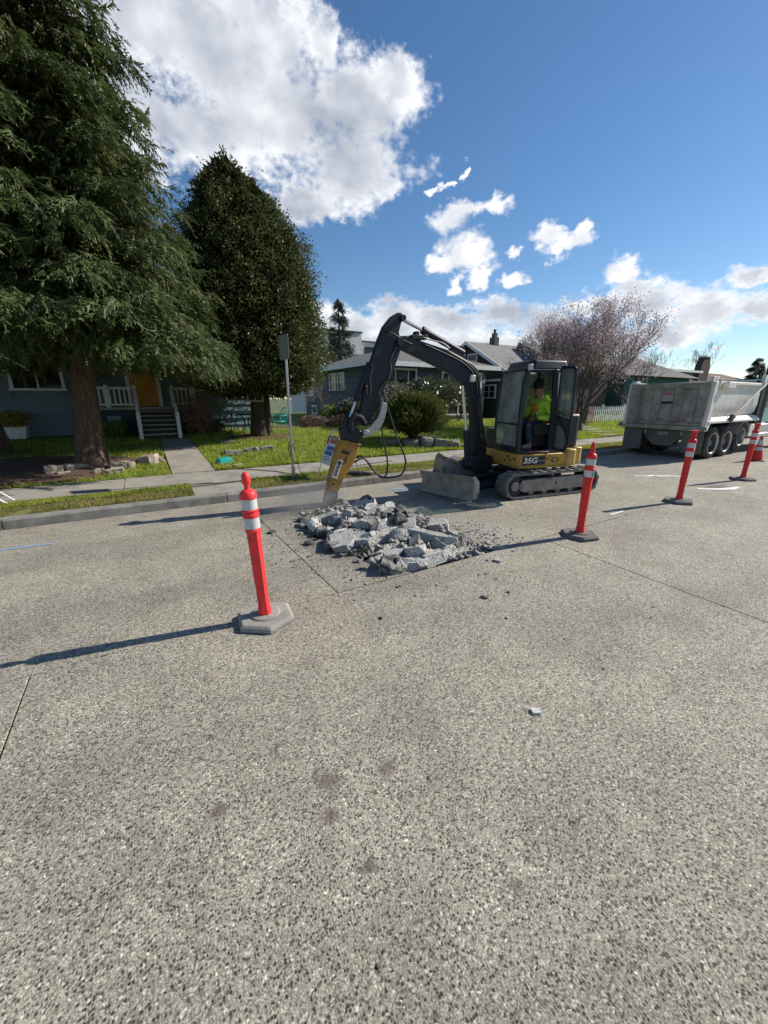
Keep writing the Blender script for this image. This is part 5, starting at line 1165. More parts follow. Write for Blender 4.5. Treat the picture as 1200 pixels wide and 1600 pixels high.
# smaller fill that nobody could count
def crumbs(name, label, N, m, fn, smin, smax, seed):
    r = np.random.default_rng(seed); V = []; F = []
    base = np.array([(1, 0, 0), (-.8, .5, 0), (-.7, -.6, .1), (.1, .1, .8), (0, 0, -.6)], np.float32)
    fb_ = np.array([(0, 1, 3), (1, 2, 3), (2, 0, 3), (1, 0, 4), (2, 1, 4), (0, 2, 4)])
    for i in range(N):
        x, y, z = fn(r); s_ = smin * (smax / smin) ** (r.random() ** 2.2)
        t = r.uniform(0, 6.28); b3 = base * (1 + .5 * r.uniform(-1, 1, base.shape)) * s_
        c_, s2 = math.cos(t), math.sin(t)
        b3 = np.stack([b3[:, 0] * c_ - b3[:, 1] * s2, b3[:, 0] * s2 + b3[:, 1] * c_, b3[:, 2] * .8], 1)
        V.append(b3 + (x, y, z + s_ * .25)); F.append(fb_ + 5 * i)
    o = link(name, fast_mesh(name, np.concatenate(V), np.concatenate(F), m))
    return tag(o, label, 'rubble', kind='stuff')
def pile(r):
    while True:
        x, y = 2.55 + r.normal() * .5, 4.35 + r.normal() * .85
        if 1.75 < x < 3.3 and 3.02 < y < 5.9: break
    d = math.hypot((x - 2.7) / 1.0, (y - 4.4) / 1.5)
    return x, y, zr(y) - .07 + max(0, .12 * (1 - d)) + r.uniform(0, .05)
crumbs('rubble', 'pale crumbled concrete filling the gaps of the rubble pile', 1500, M_chunk, pile, .012, .06, 1)
crumbs('rubble', 'dark earth and crumbled concrete in the opened street', 2200, M_chunkd, pile, .012, .065, 2)
def top(r):
    x, y, z = pile(r)
    return x, y, z + .10
crumbs('rubble', 'small pale fragments lying over the rubble pile', 420, M_chunk, top, .02, .085, 7)
def corner(r):
    x, y = r.uniform(2.7, 3.4), 3.0 + abs(r.normal()) * .18
    return x, y, zr(y) - .05 + r.uniform(0, .04)
crumbs('rubble', 'pale crumbled concrete along the centre joint', 500, M_chunk, corner, .012, .07, 8)
def spill(r):
    while True:
        x, y = 2.0 + r.normal() * .5, 4.2 + r.normal() * .8
        if not (1.8 < x < 3.6 and 3.0 < y < 5.9) and y < 7.1: break
    return x, y, zr(y)
crumbs('rubble', 'dark grit scattered on the street round the rubble pile', 700, M_chunkd, spill, .004, .022, 3)
def spill2(r):
    x, y = 3.6 + r.normal() * .22, 3.45 + r.normal() * .3
    return x, y, zr(y)
crumbs('rubble', 'pale concrete chips strewn right of the pile', 420, M_chunk, spill2, .005, .03, 4)
def stray(r):
    x, y = r.uniform(-1.5, 6), r.uniform(.3, 6)
    return x, y, zr(y)
crumbs('rubble', 'stray pebbles loose on the street surface', 120, M_chunkd, stray, .004, .014, 5)
for (x, y, s_, lb, m) in ((1.70, 1.13, .04, 'small white chip of concrete alone on the near street', mat('pale_chip', (.58, .57, .545), .9, .15, 40, .5, 60)), (2.40, 2.24, .045, 'thin dark flake lying on the street in front of the pile', M_chunkd), (3.10, 2.75, .07, 'pale concrete flake just in front of the centre joint', M_chunk), (1.28, 5.05, .08, 'dark clod on the street behind the nearest bollard', M_chunkd), (1.0, 5.0, .06, 'small dark clod nearest to the nearest bollard', M_chunkd), (1.55, 4.35, .10, 'loose heap of dark earth left of the rubble pile', M_chunkd)):
    o = link('concrete_chip', chunk_mesh('concrete_chip', s_ * 1.3, s_, s_ * .4, m, int(x * 50), .008, 5, 1), None, (x, y, zr(y) + s_ * .15), (0, 0, rng.uniform(0, 6))); tag(o, lb, 'concrete chip')

# ---------------------------------------------------------------- garden rocks
def rock(x, y, a, b_, c, label, m, seed, rz=0, group=None, dz=0):
    o = link('rock', chunk_mesh('rock', a, b_, c, m, seed, .03, 6, 2), None, (x, y, zl(y) + c * .25 + dz), (R(rng.uniform(-8, 8)), R(rng.uniform(-8, 8)), rz)); return tag(o, label, 'rock', group)
G1 = 'stones round the cedar trunk'
for a in ((-1.78, 10.75, .30, .22, .24, 'rounded tan stone farthest from the cedar trunk', 41, .3), (-1.62, 10.55, .28, .16, .10, 'flat low stone beside the rounded tan stone', 42, .5), (-1.42, 11.0, .42, .24, .20, 'long grey stone leaning against the shaded side of the cedar', 43, .4), (-.98, 10.35, .22, .14, .18, 'squat pale stone at the front foot of the cedar', 44, .1), (-.70, 10.35, .36, .16, .14, 'flat tan slab in front of the cedar roots', 45, .1), (-.58, 10.75, .40, .22, .24, 'large pale block beside the cedar roots', 46, .2), (-.36, 10.75, .14, .14, .20, 'narrow upright stone between the pale block and dark boulder', 47, .2), (-.05, 11.2, .46, .3, .26, 'large tan boulder with a dark shaded face', 48, -.6), (.22, 11.25, .2, .18, .16, 'small pale stone at the path end of the stone ring', 49, 0)):
    rock(a[0], a[1], a[2], a[3], a[4], a[5], M_rock, a[6], a[7], G1)
G2 = 'mossy stones on the lawn'
for a in ((2.05, 11.6, .5, .28, .16, 'mossy grey stone behind the teal tray', 61, .2), (2.6, 11.9, .45, .25, .14, 'low mossy stone in the middle of the lawn row', 62, .1), (3.1, 12.0, .4, .22, .14, 'mossy stone at the far end of the lawn row', 63, 0), (2.25, 13.6, .4, .22, .10, 'flat pale stone by the shade line of the lawn', 64, .1), (1.62, 9.95, .16, .13, .07, 'white stone on the sidewalk edge by the teal tray', 65, 0), (1.85, 9.95, .26, .16, .10, 'cream stone on the sidewalk edge by the cable', 66, .3)):
    rock(a[0], a[1], a[2], a[3], a[4], a[5], M_grockk if a[6] < 64 else M_rock, a[6], a[7], G2)
G3 = 'rockery under the clipped yew'
for a in ((7.6, 10.9, .5, .4, .3, 'dark rock under the near side of the clipped yew', 71), (8.05, 10.65, .55, .4, .42, 'tallest grey rock in front of the yew trunk', 72), (8.45, 10.35, .6, .36, .36, 'long grey rock at the verge side of the yew rockery', 73), (8.85, 10.1, .3, .3, .34, 'upright pale rock at the end of the yew rockery', 74), (8.3, 11.0, .7, .5, .4, 'broad rock behind the yew rockery front row', 75), (9.2, 9.98, .3, .2, .16, 'small rock near the sidewalk beyond the yew', 76), (7.1, 11.4, .6, .4, .24, 'low shaded rock left of the yew trunk', 77)):
    rock(a[0], a[1], a[2], a[3], a[4], a[5], M_grockk, a[6], rng.uniform(0, 3), G3)
for i, (x, y) in enumerate(((22.6, 12.0), (23.2, 11.8), (23.8, 11.7))):
    rock(x, y, .7, .4, .34, ('grey rock nearest the cherry on the bank by the fence', 'middle grey rock on the bank below the fence', 'grey rock nearest the truck on the bank')[i], M_grockk, 80 + i, 0, 'rocks on the far bank')

# ---------------------------------------------------------------- houses
M_sid1 = mat('blue_siding', (.16, .225, .275), .75, .1, 3, .1, 40, dirt=(.12, .17, .21), dirt_amt=.3)
M_sid2 = mat('slate_siding', (.085, .112, .14), .75, .12, 3, .1, 40, dirt=(.065, .085, .108), dirt_amt=.3)
M_found = mat('grey_foundation', (.22, .225, .22), .9, .15, 4, .3, 30)
M_navy = mat('navy_boards', (.03, .055, .075), .8, .2, 3)
M_roof = mat('asphalt_shingle', (.135, .13, .125), .95, .3, 5, .6, 18, dirt=(.08, .078, .076), dirt_amt=.4)
M_roof2 = mat('light_shingle', (.22, .215, .205), .95, .22, 5, .6, 18, dirt=(.15, .145, .14), dirt_amt=.4)
M_shing = mat('brown_shingle', (.075, .058, .048), .92, .5, 9, .7, 26, dirt=(.16, .14, .12), dirt_amt=.12, dirt_scale=6)
M_trim = mat('house_trim', (.80, .80, .78), .6, .08, 4, dirt=(.42, .42, .41), dirt_amt=.3)
M_brick = mat('chimney_brick', (.20, .075, .05), .9, .3, 12, .4, 40, dirt=(.10, .07, .06), dirt_amt=.4)
M_wood = mat('weathered_wood', (.34, .30, .25), .9, .3, 8, .4, 40)
M_door = mat('mustard_door', (.62, .27, .02), .5, .08, 4)
M_green = mat('green_siding', (.035, .11, .10), .8, .15, 3)
M_stucco = mat('white_render', (.6, .6, .58), .8, .08, 3)
def wallf(parent, axis, at, a0, a1, z0, z1, h, m, out=-1, openings=()):
    """lap boards; each course is an object (split round openings)"""
    nrow = int(math.ceil((z1 - z0) / h)); cache = {}
    for k in range(nrow):
        za, zb = z0 + k * h, min(z1, z0 + (k + 1) * h)
        spans = [(a0, a1)]
        for (o0, o1, oz0, oz1) in openings:
            if oz0 < zb - .02 and oz1 > za + .02:
                ns_ = []
                for s0, s1 in spans:
                    if o1 <= s0 or o0 >= s1: ns_.append((s0, s1)); continue
                    if o0 > s0 + .05: ns_.append((s0, o0))
                    if o1 < s1 - .05: ns_.append((o1, s1))
                spans = ns_
        for s0, s1 in spans:
            key = (round(s1 - s0, 3), round(zb - za, 3))
            if key not in cache:
                q = MB(); L, H2 = s1 - s0, zb - za
                P = [(0, 0), (out * .065, 0), (out * .06, .014), (out * .010, H2), (0, H2)]
                if axis == 'y': q.prism(P, 0, L, 'x')
                else: q.prism(P, 0, L, 'y')
                cache[key] = q.mesh('siding_board', m)
            link('siding_board', cache[key], parent, (s0, at, za) if axis == 'y' else (at, s0, za))
def window(parent, axis, at, a0, a1, z0, z1, out=-1, mull=(), trans=(), fr=.09, m=None):
    m = m or M_trim
    w = link('window', None, parent)
    def bx_(u0, u1, d0, d1, zz0, zz1, nm, mm):
        q = MB(); lo, hi = sorted((at + out * d0, at + out * d1))
        if axis == 'y': q.bx(u0, u1, lo, hi, zz0, zz1)
        else: q.bx(lo, hi, u0, u1, zz0, zz1)
        return q.build(nm, mm, w)
    bx_(a0 - fr, a0, 0, .07, z0, z1, 'frame_jamb', m); bx_(a1, a1 + fr, 0, .07, z0, z1, 'frame_jamb', m)
    bx_(a0 - fr, a1 + fr, 0, .072, z1, z1 + fr, 'frame_head', m); bx_(a0 - fr - .03, a1 + fr + .03, 0, .10, z0 - fr * .8, z0, 'sill', m)
    us = [a0] + list(mull) + [a1]
    for u in mull: bx_(u - .025, u + .025, .005, .055, z0, z1, 'mullion', m)
    for zz in trans: bx_(a0, a1, .008, .05, zz - .02, zz + .02, 'glazing_bar', m)
    for u0, u1 in zip(us[:-1], us[1:]): bx_(u0 + .002, u1 - .002, .004, .02, z0 + .002, z1 - .002, 'pane', M_winglass)
    return w
# --- blue bungalow behind the cedar and holly
h1 = thing('house', 'blue sided bungalow with white porch rails and mustard door behind the cedar', 'house', (0, 0, 0))
q = MB(); q.bx(-8, 4.15, 17.02, 25, .3, 3.55); q.build('wall', M_sid1, h1)
op1 = [(-.35, .85, 1.35, 3.55), (1.75, 3.2, 1.93, 3.3), (-3.4, -2.0, 1.9, 3.3)]
wallf(h1, 'y', 17.018, -8, 4.05, .42, 3.5, .262, M_sid1, -1, op1)
q = MB(); q.bx(4.05, 4.16, 16.96, 17.1, .4, 3.55); q.build('corner_board', M_trim, h1)
window(h1, 'y', 17.01, 1.85, 3.1, 2.02, 3.2, -1, (2.45,)); window(h1, 'y', 17.01, -3.3, -2.1, 2.0, 3.2, -1, (-2.7,))
q = MB(); q.bx(-.20, .62, 16.98, 17.0, 1.42, 3.42); dr = q.build('door', M_door, h1, bevel=.008)
for zz in (1.55, 2.2, 2.85):
    q = MB(); q.bx(-.08, .5, 16.972, 16.985, zz, zz + .5); q.build('door_panel', M_door, dr, bevel=.006)
q = MB(); q.lathe([(.001, -.03), (.03, -.02), (.03, .02), (.001, .03)], 10, off=(.54, 16.95, 2.3)); q.build('door_knob', M_steel, dr, smooth=True)
for a, b3 in ((-.32, -.20), (.62, .74)):
    q = MB(); q.bx(a, b3, 16.955, 17.0, 1.40, 3.5); q.build('door_trim', M_trim, h1)
q = MB(); q.bx(-1.7, 1.75, 16.25, 16.99, 1.32, 1.40); q.build('porch_deck', M_wood, h1)
for a, b3 in ((-1.68, -.12), (1.05, 1.72)):
    q = MB(); q.bx(a, b3, 16.32, 16.36, .35, 1.32); q.build('porch_skirt', M_navy, h1)
q = MB(); q.bx(-1.0, -.62, 16.30, 16.318, .55, 1.12); q.build('skirt_hatch', mat('grey_hatch', (.2, .25, .28), .7), h1)
for k in range(6):
    z = .42 + (k + 1) * (1.36 - .42) / 6.6; y = 15.12 + k * .2
    q = MB(); q.bx(-.06, .98, y, y + .26, z - .035, z); q.build('stair_tread', M_wood, h1)
    q = MB(); q.bx(-.04, .96, y + .03, y + .045, z - .16, z - .037); q.build('stair_riser', M_black, h1)
for xx in (-.13, .99):
    q = MB(); q.prism([(15.05, .38), (15.22, .38), (16.45, 1.32), (16.45, 1.42), (16.3, 1.42), (15.05, .55)], xx, xx + .05, 'x'); q.build('stair_stringer', M_wood, h1)
    q = MB(); q.prism([(15.0, 1.20), (15.12, 1.28), (16.3, 2.08), (16.3, 1.96), (15.06, 1.10)], xx - .01, xx + .07, 'x'); q.build('stair_rail', M_white, h1)
    for yy, zt, zb in ((15.03, 1.26, .42), (16.26, 2.12, 1.38)):
        q = MB(); q.bx(xx - .02, xx + .09, yy, yy + .11, zb, zt); q.build('newel_post', M_white, h1)
for a0, a1 in ((-1.62, -.16), (1.10, 1.70)):
    q = MB(); q.bx(a0, a1, 16.29, 16.35, 1.98, 2.06); q.build('porch_handrail', M_white, h1)
    q = MB(); q.bx(a0, a1, 16.30, 16.34, 1.46, 1.52); q.build('porch_handrail', M_white, h1)
    x = a0 + .08; bal = MB(); bal.bx(0, .045, 16.30, 16.34, 1.52, 1.98); bme = bal.mesh('baluster', M_white)
    while x < a1 - .08: link('baluster', bme, h1, (x, 0, 0)); x += .14
for xx in (-1.70, -.95, 1.66):
    q = MB(); q.bx(xx, xx + .12, 16.27, 16.39, 1.38, 2.12); q.build('porch_post', M_white, h1)
q = MB(); q.prism([(15.9, 3.62), (16.0, 3.5), (26, 3.5), (26.1, 3.62), (21, 5.5)], -8.4, 4.55, 'x'); q.build('roof', M_roof, h1)
q = MB(); q.bx(-8.4, 4.55, 15.87, 15.92, 3.46, 3.64); q.build('gutter', M_trim, h1)
# --- slate grey house in the middle
h2 = thing('house', 'slate grey house with white windows and low hip roof behind the breaker arm', 'house', (0, 0, 0))
q = MB(); q.bx(10.32, 17.85, 18.02, 28, .3, 3.42); q.build('wall', M_sid2, h2)
W2 = [(11.02, 12.75, 2.34, 3.10), (14.62, 17.45, 2.02, 3.02)]
wallf(h2, 'y', 18.018, 10.32, 17.85, 1.72, 3.38, .277, M_sid2, -1, [(a - .1, b3 + .1, c - .1, d + .1) for a, b3, c, d in W2])
q = MB(); q.bx(10.34, 17.83, 17.985, 18.02, .35, 1.72); q.build('foundation', M_found, h2)
wins = [(21.55, 22.35, 2.2, 3.05), (22.75, 23.55, 2.2, 3.05), (25.9, 26.7, .72, 1.15), (19.6, 20.2, .75, 1.2), (26.4, 27.4, 1.9, 2.9)]
wallf(h2, 'x', 10.318, 18.0, 28.0, .5, 3.38, .288, M_sid2, -1, [(a - .1, b3 + .1, c - .1, d + .1) for a, b3, c, d in wins])
for a, b3, c, d in wins: window(h2, 'x', 10.31, a, b3, c, d, -1, (), ((c + d) / 2,) if d - c > .6 else ())
window(h2, 'y', 18.01, 11.02, 12.75, 2.34, 3.10, -1, (11.5, 12.3)); window(h2, 'y', 18.01, 14.62, 17.45, 2.02, 3.02, -1, (15.05, 17.0))
window(h2, 'y', 17.98, 15.0, 16.6, .82, 1.3, -1, (15.8,)); window(h2, 'y', 17.98, 11.2, 12.4, .82, 1.25, -1, ())
q = MB(); q.bx(10.25, 10.36, 17.95, 18.06, .4, 3.42); q.build('corner_board', M_sid2, h2)
e0, e1, f0, f1, ez, rz_ = 9.72, 18.45, 17.42, 28.6, 3.44, 4.72
q = MB(); q._add([(e0, f0, ez), (e1, f0, ez), (e1, f1, ez), (e0, f1, ez), (14.1, 21.6, rz_), (14.1, 24.5, rz_)], [(0, 1, 4), (1, 2, 5, 4), (2, 3, 5), (3, 0, 4, 5), (3, 2, 1, 0)]); q.build('roof', M_roof, h2)
q = MB(); q.bx(e0 - .02, e1 + .02, f0 - .06, f0 + .0, ez - .20, ez + .03); q.build('fascia', M_trim, h2)
q = MB(); q.bx(e0 - .06, e0, f0 - .06, f1, ez - .20, ez + .03); q.build('fascia', M_trim, h2)
q = MB(); q.bx(e0, e1, f0, 18.02, ez - .12, ez - .05); q.bx(e0, 10.32, 18.02, f1, ez - .12, ez - .05); q.build('soffit', M_trim, h2)
q = MB(); q.bx(17.3, 17.8, 19.95, 20.45, 3.5, 4.62); ch = q.build('chimney', M_brick, h2)
q = MB(); q.bx(17.25, 17.85, 19.9, 20.5, 4.62, 4.68); q.bx(17.38, 17.72, 20.03, 20.37, 4.68, 4.82); q.build('chimney_cap', M_black, ch)
# --- brown shingled gable house
h3 = thing('house', 'brown shingled gable house with light grey roof behind the excavator cab', 'house', (0, 0, 0))
gy0, gy1, gr, gz = 17.84, 24.66, 21.25, 5.31
q = MB(); q.prism([(gy0, .3), (gy1, .3), (gy1, 3.40), (gr, 5.18), (gy0, 3.40)], 19.55, 27.5, 'x'); q.build('wall', M_shing, h3)
for s_, (ya, za), (yb, zb) in ((-1, (gy0 - .55, 3.16), (gr, gz)), (1, (gy1 + .55, 3.16), (gr, gz))):
    q = MB(); q._add([(19.1, ya, za), (27.9, ya, za), (27.9, yb, zb), (19.1, yb, zb), (19.1, ya, za - .12), (27.9, ya, za - .12), (27.9, yb, zb - .12), (19.1, yb, zb - .12)], [(0, 1, 2, 3), (4, 7, 6, 5), (0, 4, 5, 1), (1, 5, 6, 2), (2, 6, 7, 3), (3, 7, 4, 0)]); q.build('roof', M_roof2, h3)
    q = MB(); q._add([(19.06, ya, za + .02), (19.06, yb, zb + .02), (19.06, yb, zb - .2), (19.06, ya, za - .2), (19.1, ya, za + .02), (19.1, yb, zb + .02), (19.1, yb, zb - .2), (19.1, ya, za - .2)], [(0, 1, 2, 3), (4, 7, 6, 5), (0, 4, 5, 1), (1, 5, 6, 2), (2, 6, 7, 3), (3, 7, 4, 0)]); q.build('rake_board', M_trim, h3)
window(h3, 'x', 19.54, 20.6, 21.3, 3.75, 4.45, -1, (), (4.1,)); window(h3, 'x', 19.54, 18.75, 19.75, 1.75, 2.45, -1, (19.25,), (2.1,))
q = MB(); q.bx(19.38, 19.54, 17.9, 22.5, 2.72, 2.86); q.build('belt_trim', M_trim, h3)
q = MB(); q.bx(19.48, 19.545, 17.9, 24.6, .4, 1.62); q.build('base_course', mat('base_brown', (.075, .062, .052), .9, .2, 6), h3)
q = MB(); q.bx(21.50, 21.90, 21.0, 21.5, 5.1, 5.72); q.bx(21.58, 21.82, 21.1, 21.4, 5.72, 6.0); ch = q.build('chimney', mat('old_brick', (.12, .10, .085), .9, .3, 12), h3)
q = MB(); q.lathe([(.08, 6.0), (.08, 6.16), (.11, 6.18), (.11, 6.22)], 10, off=(21.7, 21.25, 0)); q.build('chimney_pot', M_black, ch)
q = MB(); q._add([(22.6, 16.8, 3.95), (29.5, 16.8, 3.95), (29.5, 20.6, 5.45), (23.4, 20.6, 5.45), (22.6, 16.8, 3.8), (29.5, 16.8, 3.8), (29.5, 21, 4.6), (23.4, 21, 4.6)], [(0, 1, 2, 3), (4, 7, 6, 5), (0, 4, 5, 1), (1, 5, 6, 2), (2, 6, 7, 3), (3, 7, 4, 0)]); q.build('porch_roof', M_roof, h3)
q = MB(); q.bx(23.0, 29.2, 17.2, 21, .3, 3.85); q.build('front_wing', M_shing, h3)
# --- green house and white fence on the right
h4 = thing('house', 'dark green house behind the white picket fence and cherry tree', 'house', (0, 0, 0))
q = MB(); q.bx(31.0, 41, 17.02, 26, .3, 3.3); q.build('wall', M_green, h4)
wallf(h4, 'y', 17.018, 31.0, 41, .45, 3.25, .25, M_green, -1, [(31.8, 32.8, 1.5, 2.7), (34.4, 35.5, .4, 2.7)])
window(h4, 'y', 17.01, 31.9, 32.7, 1.6, 2.6, -1, (), (2.1,)); window(h4, 'y', 17.01, 37.5, 39, 1.4, 2.6, -1, (38.2,))
q = MB(); q.bx(34.5, 35.4, 16.99, 17.01, .5, 2.6); q.build('door', M_white, h4)
for xx in (33.4, 33.95):
    q = MB(); q.bx(xx, xx + .1, 16.94, 17.0, .4, 3.2); q.build('corner_board', M_trim, h4)
q = MB(); q.prism([(16.4, 3.3), (26.6, 3.3), (21.5, 5.2)], 30.5, 41.5, 'x'); q.build('roof', M_roof, h4)
fn = thing('picket_fence', 'white picket fence below the green house', 'fence', (0, 0, 0))
fx0, fx1, fy = 21.3, 30.5, 13.9
pk = MB(); pk.prism([(0, 0), (.085, 0), (.085, .82), (.042, .88), (0, .82)], 0, .02); pme = pk.mesh('picket', M_white)
x = fx0
while x < fx1: link('picket', pme, fn, (x, fy, zl(fy) + .05)); x += .2
for zz in (.22, .66):
    q = MB(); q.bx(fx0, fx1, fy + .022, fy + .06, zl(fy) + zz, zl(fy) + zz + .07); q.build('rail', M_white, fn)
x = fx0
while x < fx1 + .1:
    q = MB(); q.bx(x - .05, x + .05, fy + .02, fy + .12, zl(fy) - .1, zl(fy) + 1.02); q.build('fence_post', M_white, fn); x += 2.3
# garden steps up the bank
st = thing('garden_steps', 'concrete garden steps climbing the bank beside the cherry tree', 'steps', (0, 0, 0))
for k in range(4):
    y = 9.85 + k * .75; q = MB(); q.bx(17.3 + k * .5, 18.5 + k * .5, y, y + .8, -.1, zl(y + .4) + .05); q.build('step', M_walk, st)
# --- distant houses
d1 = thing('house', 'far grey house with a flat white edged roof above the truck tailgate', 'house', (0, 0, 0))
q = MB(); q.bx(56, 63.5, 26, 36, 0, 5.0); q.build('wall', mat('far_grey', (.2, .2, .2), .8), d1)
q = MB(); q.prism([(25.3, 5.0), (36.6, 5.0), (36.6, 5.12), (31, 5.8), (25.3, 5.12)], 55.2, 64.2, 'x'); q.build('roof', M_roof, d1)
q = MB(); q.bx(55.15, 64.25, 25.2, 25.3, 4.85, 5.12); q.build('fascia', M_trim, d1)
for xx in (57, 59, 61):
    window(d1, 'y', 25.99, xx, xx + 1.2, 3.4, 4.6, -1)
d2 = thing('house', 'far red roofed house with a stout dark chimney above the truck bed', 'house', (0, 0, 0))
q = MB(); q.bx(67, 93, 28, 40, 0, 3.9); q.build('wall', mat('far_brown', (.16, .11, .09), .8), d2)
q = MB(); q.prism([(27, 3.9), (41, 3.9), (34, 6.0)], 66, 94, 'x'); q.build('roof', mat('red_brown_roof', (.13, .06, .045), .9, .2, 3), d2)
q = MB(); q.prism([(68.2, 3.0), (71.6, 3.0), (71.6, 6.2), (71.2, 7.3), (69.6, 7.3), (69.0, 6.2)], 27.4, 28.2); ch = q.build('chimney', mat('dark_chimney', (.07, .05, .045), .9, .2, 4), d2)
q = MB(); q.bx(69.5, 71.3, 27.3, 28.3, 7.3, 7.5); q.build('chimney_cap', M_trim, ch)
d3 = thing('apartment_block', 'pale modern flat roofed block far behind the slate grey house', 'building', (0, 0, 0))
q = MB(); q.bx(14.5, 24, 36, 44, 0, 6.9); q.build('wall', M_stucco, d3)
q = MB(); q.bx(15.0, 18.6, 35.0, 36, 5.0, 7.5); q.build('upper_box', M_stucco, d3)
q = MB(); q.bx(14.9, 18.7, 34.9, 36.1, 7.5, 7.6); q.bx(14.4, 24.1, 35.9, 44.1, 6.9, 7.0); q.build('parapet', M_black, d3)
q = MB(); q.bx(14.4, 24, 34.6, 35.9, 0, 5.6); q.build('lower_block', M_found, d3)
for xx in (16.4, 19.5, 21.5): window(d3, 'y', 34.99 if xx < 18 else 35.99, xx, xx + .9, 5.75, 6.4, -1, m=M_black)
# ---------------------------------------------------------------- vegetation
def rotmats(d, up, roll):
    """orthonormal frames: x along d"""
    d = d / np.linalg.norm(d, axis=1, keepdims=True)
    s_ = np.cross(d, up); l = np.linalg.norm(s_, axis=1, keepdims=True); l[l < 1e-5] = 1; s_ = s_ / l
    u = np.cross(s_, d)
    c, sn = np.cos(roll)[:, None], np.sin(roll)[:, None]
    return d, s_ * c + u * sn, u * c - s_ * sn
def scatter(T, P, D, S, roll, up=(0, 0, 1)):
    """T template (quads,4,3) -> verts at points P, directions D, scales S"""
    d, s_, u = rotmats(D, np.broadcast_to(np.array(up, float), D.shape), roll)
    t = T.reshape(-1, 3)
    V = (P[:, None, :] + S[:, None, None] * (t[None, :, 0:1] * d[:, None, :] + t[None, :, 1:2] * s_[:, None, :] + t[None, :, 2:3] * u[:, None, :]))
    return V.reshape(-1, 3)
def quads(n): return np.arange(n * 4).reshape(-1, 4)
def tube_np(paths, n=5):
    q = MB()
    for pts, rs in paths: q.tube(pts, rs, n, False)
    return q
# a flat drooping conifer spray: leaflets either side of a falling midrib
def spray_template(k=6, L=1.0, w=.26, droop=.55, lw=.075, seed=0, nv=5):
    """several irregular variants of a flat drooping spray: leaflets either side of a falling midrib"""
    out = []
    for v in range(nv):
        r = random.Random(seed * 31 + v); T = []; bend = r.uniform(-.25, .25); dr = droop * r.uniform(.5, 1.3)
        def mid(t): return np.array((t * L, bend * t * t, -dr * t ** 1.8))
        for i in range(k):
            for sd in (1, -1):
                t = min(1, max(.03, .08 + .9 * (i + r.uniform(-.4, .4)) / (k - 1)))
                l = w * (1.05 - .65 * t) * r.uniform(.6, 1.35); fw = r.uniform(.5, 1.3)
                b0 = mid(t); tip = b0 + np.array((l * fw, sd * l * r.uniform(.6, 1.1), -l * r.uniform(.1, .8))); wv = np.array((lw * .6, -sd * lw * .35, lw * r.uniform(-.3, .3)))
                T.append([b0 - wv, b0 + wv, tip + wv * .3, tip - wv * .3])
        for i in range(3):
            a_, b_ = mid(i / 3), mid((i + 1) / 3 * 1.04); wv = np.array((0, lw * .35, 0))
            T.append([a_ - wv, a_ + wv, b_ + wv * .6, b_ - wv * .6])
        out.append(np.array(T))
    return out
def conifer(root, zb, ztop, prof, nbr, per, m_leaf, m_wood, trunk, seed, L0=.5, tmpl=None, zden=None, up_tip=.0, slope=-.15, inner=.25):
    r = np.random.default_rng(seed); P = []; D = []; S = []; br = MB()
    tmpl = spray_template() if tmpl is None else tmpl
    for k in range(nbr):
        f = r.random()
        if zden: f = f ** zden
        z = zb + (ztop - zb) * f
        Rm = np.interp(z, [p[0] for p in prof], [p[1] for p in prof]) * r.uniform(.72, 1.08)
        a = r.uniform(0, 2 * math.pi); dv = np.array((math.cos(a), math.sin(a), 0)); sd = np.array((-dv[1], dv[0], 0))
        cx = np.interp(z, [p[0] for p in prof], [p[2] if len(p) > 2 else 0 for p in prof])
        def pt(t): return np.array((cx * t, 0, 0)) + dv * Rm * t + np.array((0, 0, z + Rm * (slope * t - .10 * t * t + up_tip * t ** 4)))
        pts = [pt(t) for t in (0, .3, .55, .8, 1.0)]
        br.tube([tuple(p) for p in pts], [.045 * Rm / 3 + .008, .03 * Rm / 3 + .006, .018, .01, .004], 4, False)
        n = int(per * (.35 + .65 * Rm / max(p[1] for p in prof)))
        t = inner + (1 - inner) * r.random(n) ** .75
        side = r.choice([-1, 1], n)
        base = np.array([pt(x) for x in t]); spread = (1.05 - t) * .42 * Rm * r.random(n)
        pos = base + sd[None] * (side * spread)[:, None] + np.array([0, 0, -1])[None] * (spread * .25)[:, None] + r.normal(0, .05, (n, 3))
        dirs = dv[None] * (.5 + .5 * r.random(n))[:, None] + sd[None] * (side * (.35 + .5 * r.random(n)))[:, None] + np.array([0, 0, 1])[None] * r.uniform(-.75, .12, n)[:, None]
        P.append(pos); D.append(dirs); S.append(L0 * r.uniform(.6, 1.25, n) * (.75 + .25 * Rm / 3))
    P, D, S = np.concatenate(P), np.concatenate(D), np.concatenate(S)
    V = np.concatenate([scatter(tm, P[i::len(tmpl)], D[i::len(tmpl)], S[i::len(tmpl)], r.normal(0, .5, len(P[i::len(tmpl)]))) for i, tm in enumerate(tmpl)])
    cr_ = link('crown', fast_mesh('crown', V, quads(len(V) // 4), m_leaf), root)
    br.build('branches', m_wood, root, fix=False)
    tq = MB(); tq.tube([p for p, _ in trunk], [q for _, q in trunk], 18, True)
    for i, v in enumerate(tq.v):
        p = Vector(v); a = math.atan2(p.y, p.x); c0 = np.interp(p.z, [t_[0][2] for t_ in trunk], [t_[0][0] for t_ in trunk]); k_ = 1 + .10 * math.sin(a * 5 + p.z) * max(0, 1.2 - p.z * .5) + .06 * mnoise.noise(p * 2.0); tq.v[i] = (c0 + (p.x - c0) * k_, p.y * k_, p.z)
    tq.build('trunk', m_wood, root, smooth=True)
    return len(V)
M_cedar = leaf_mat('cedar_foliage', (.042, .063, .021), (.138, .170, .060), .55, 2.2, .28, .3, 40)
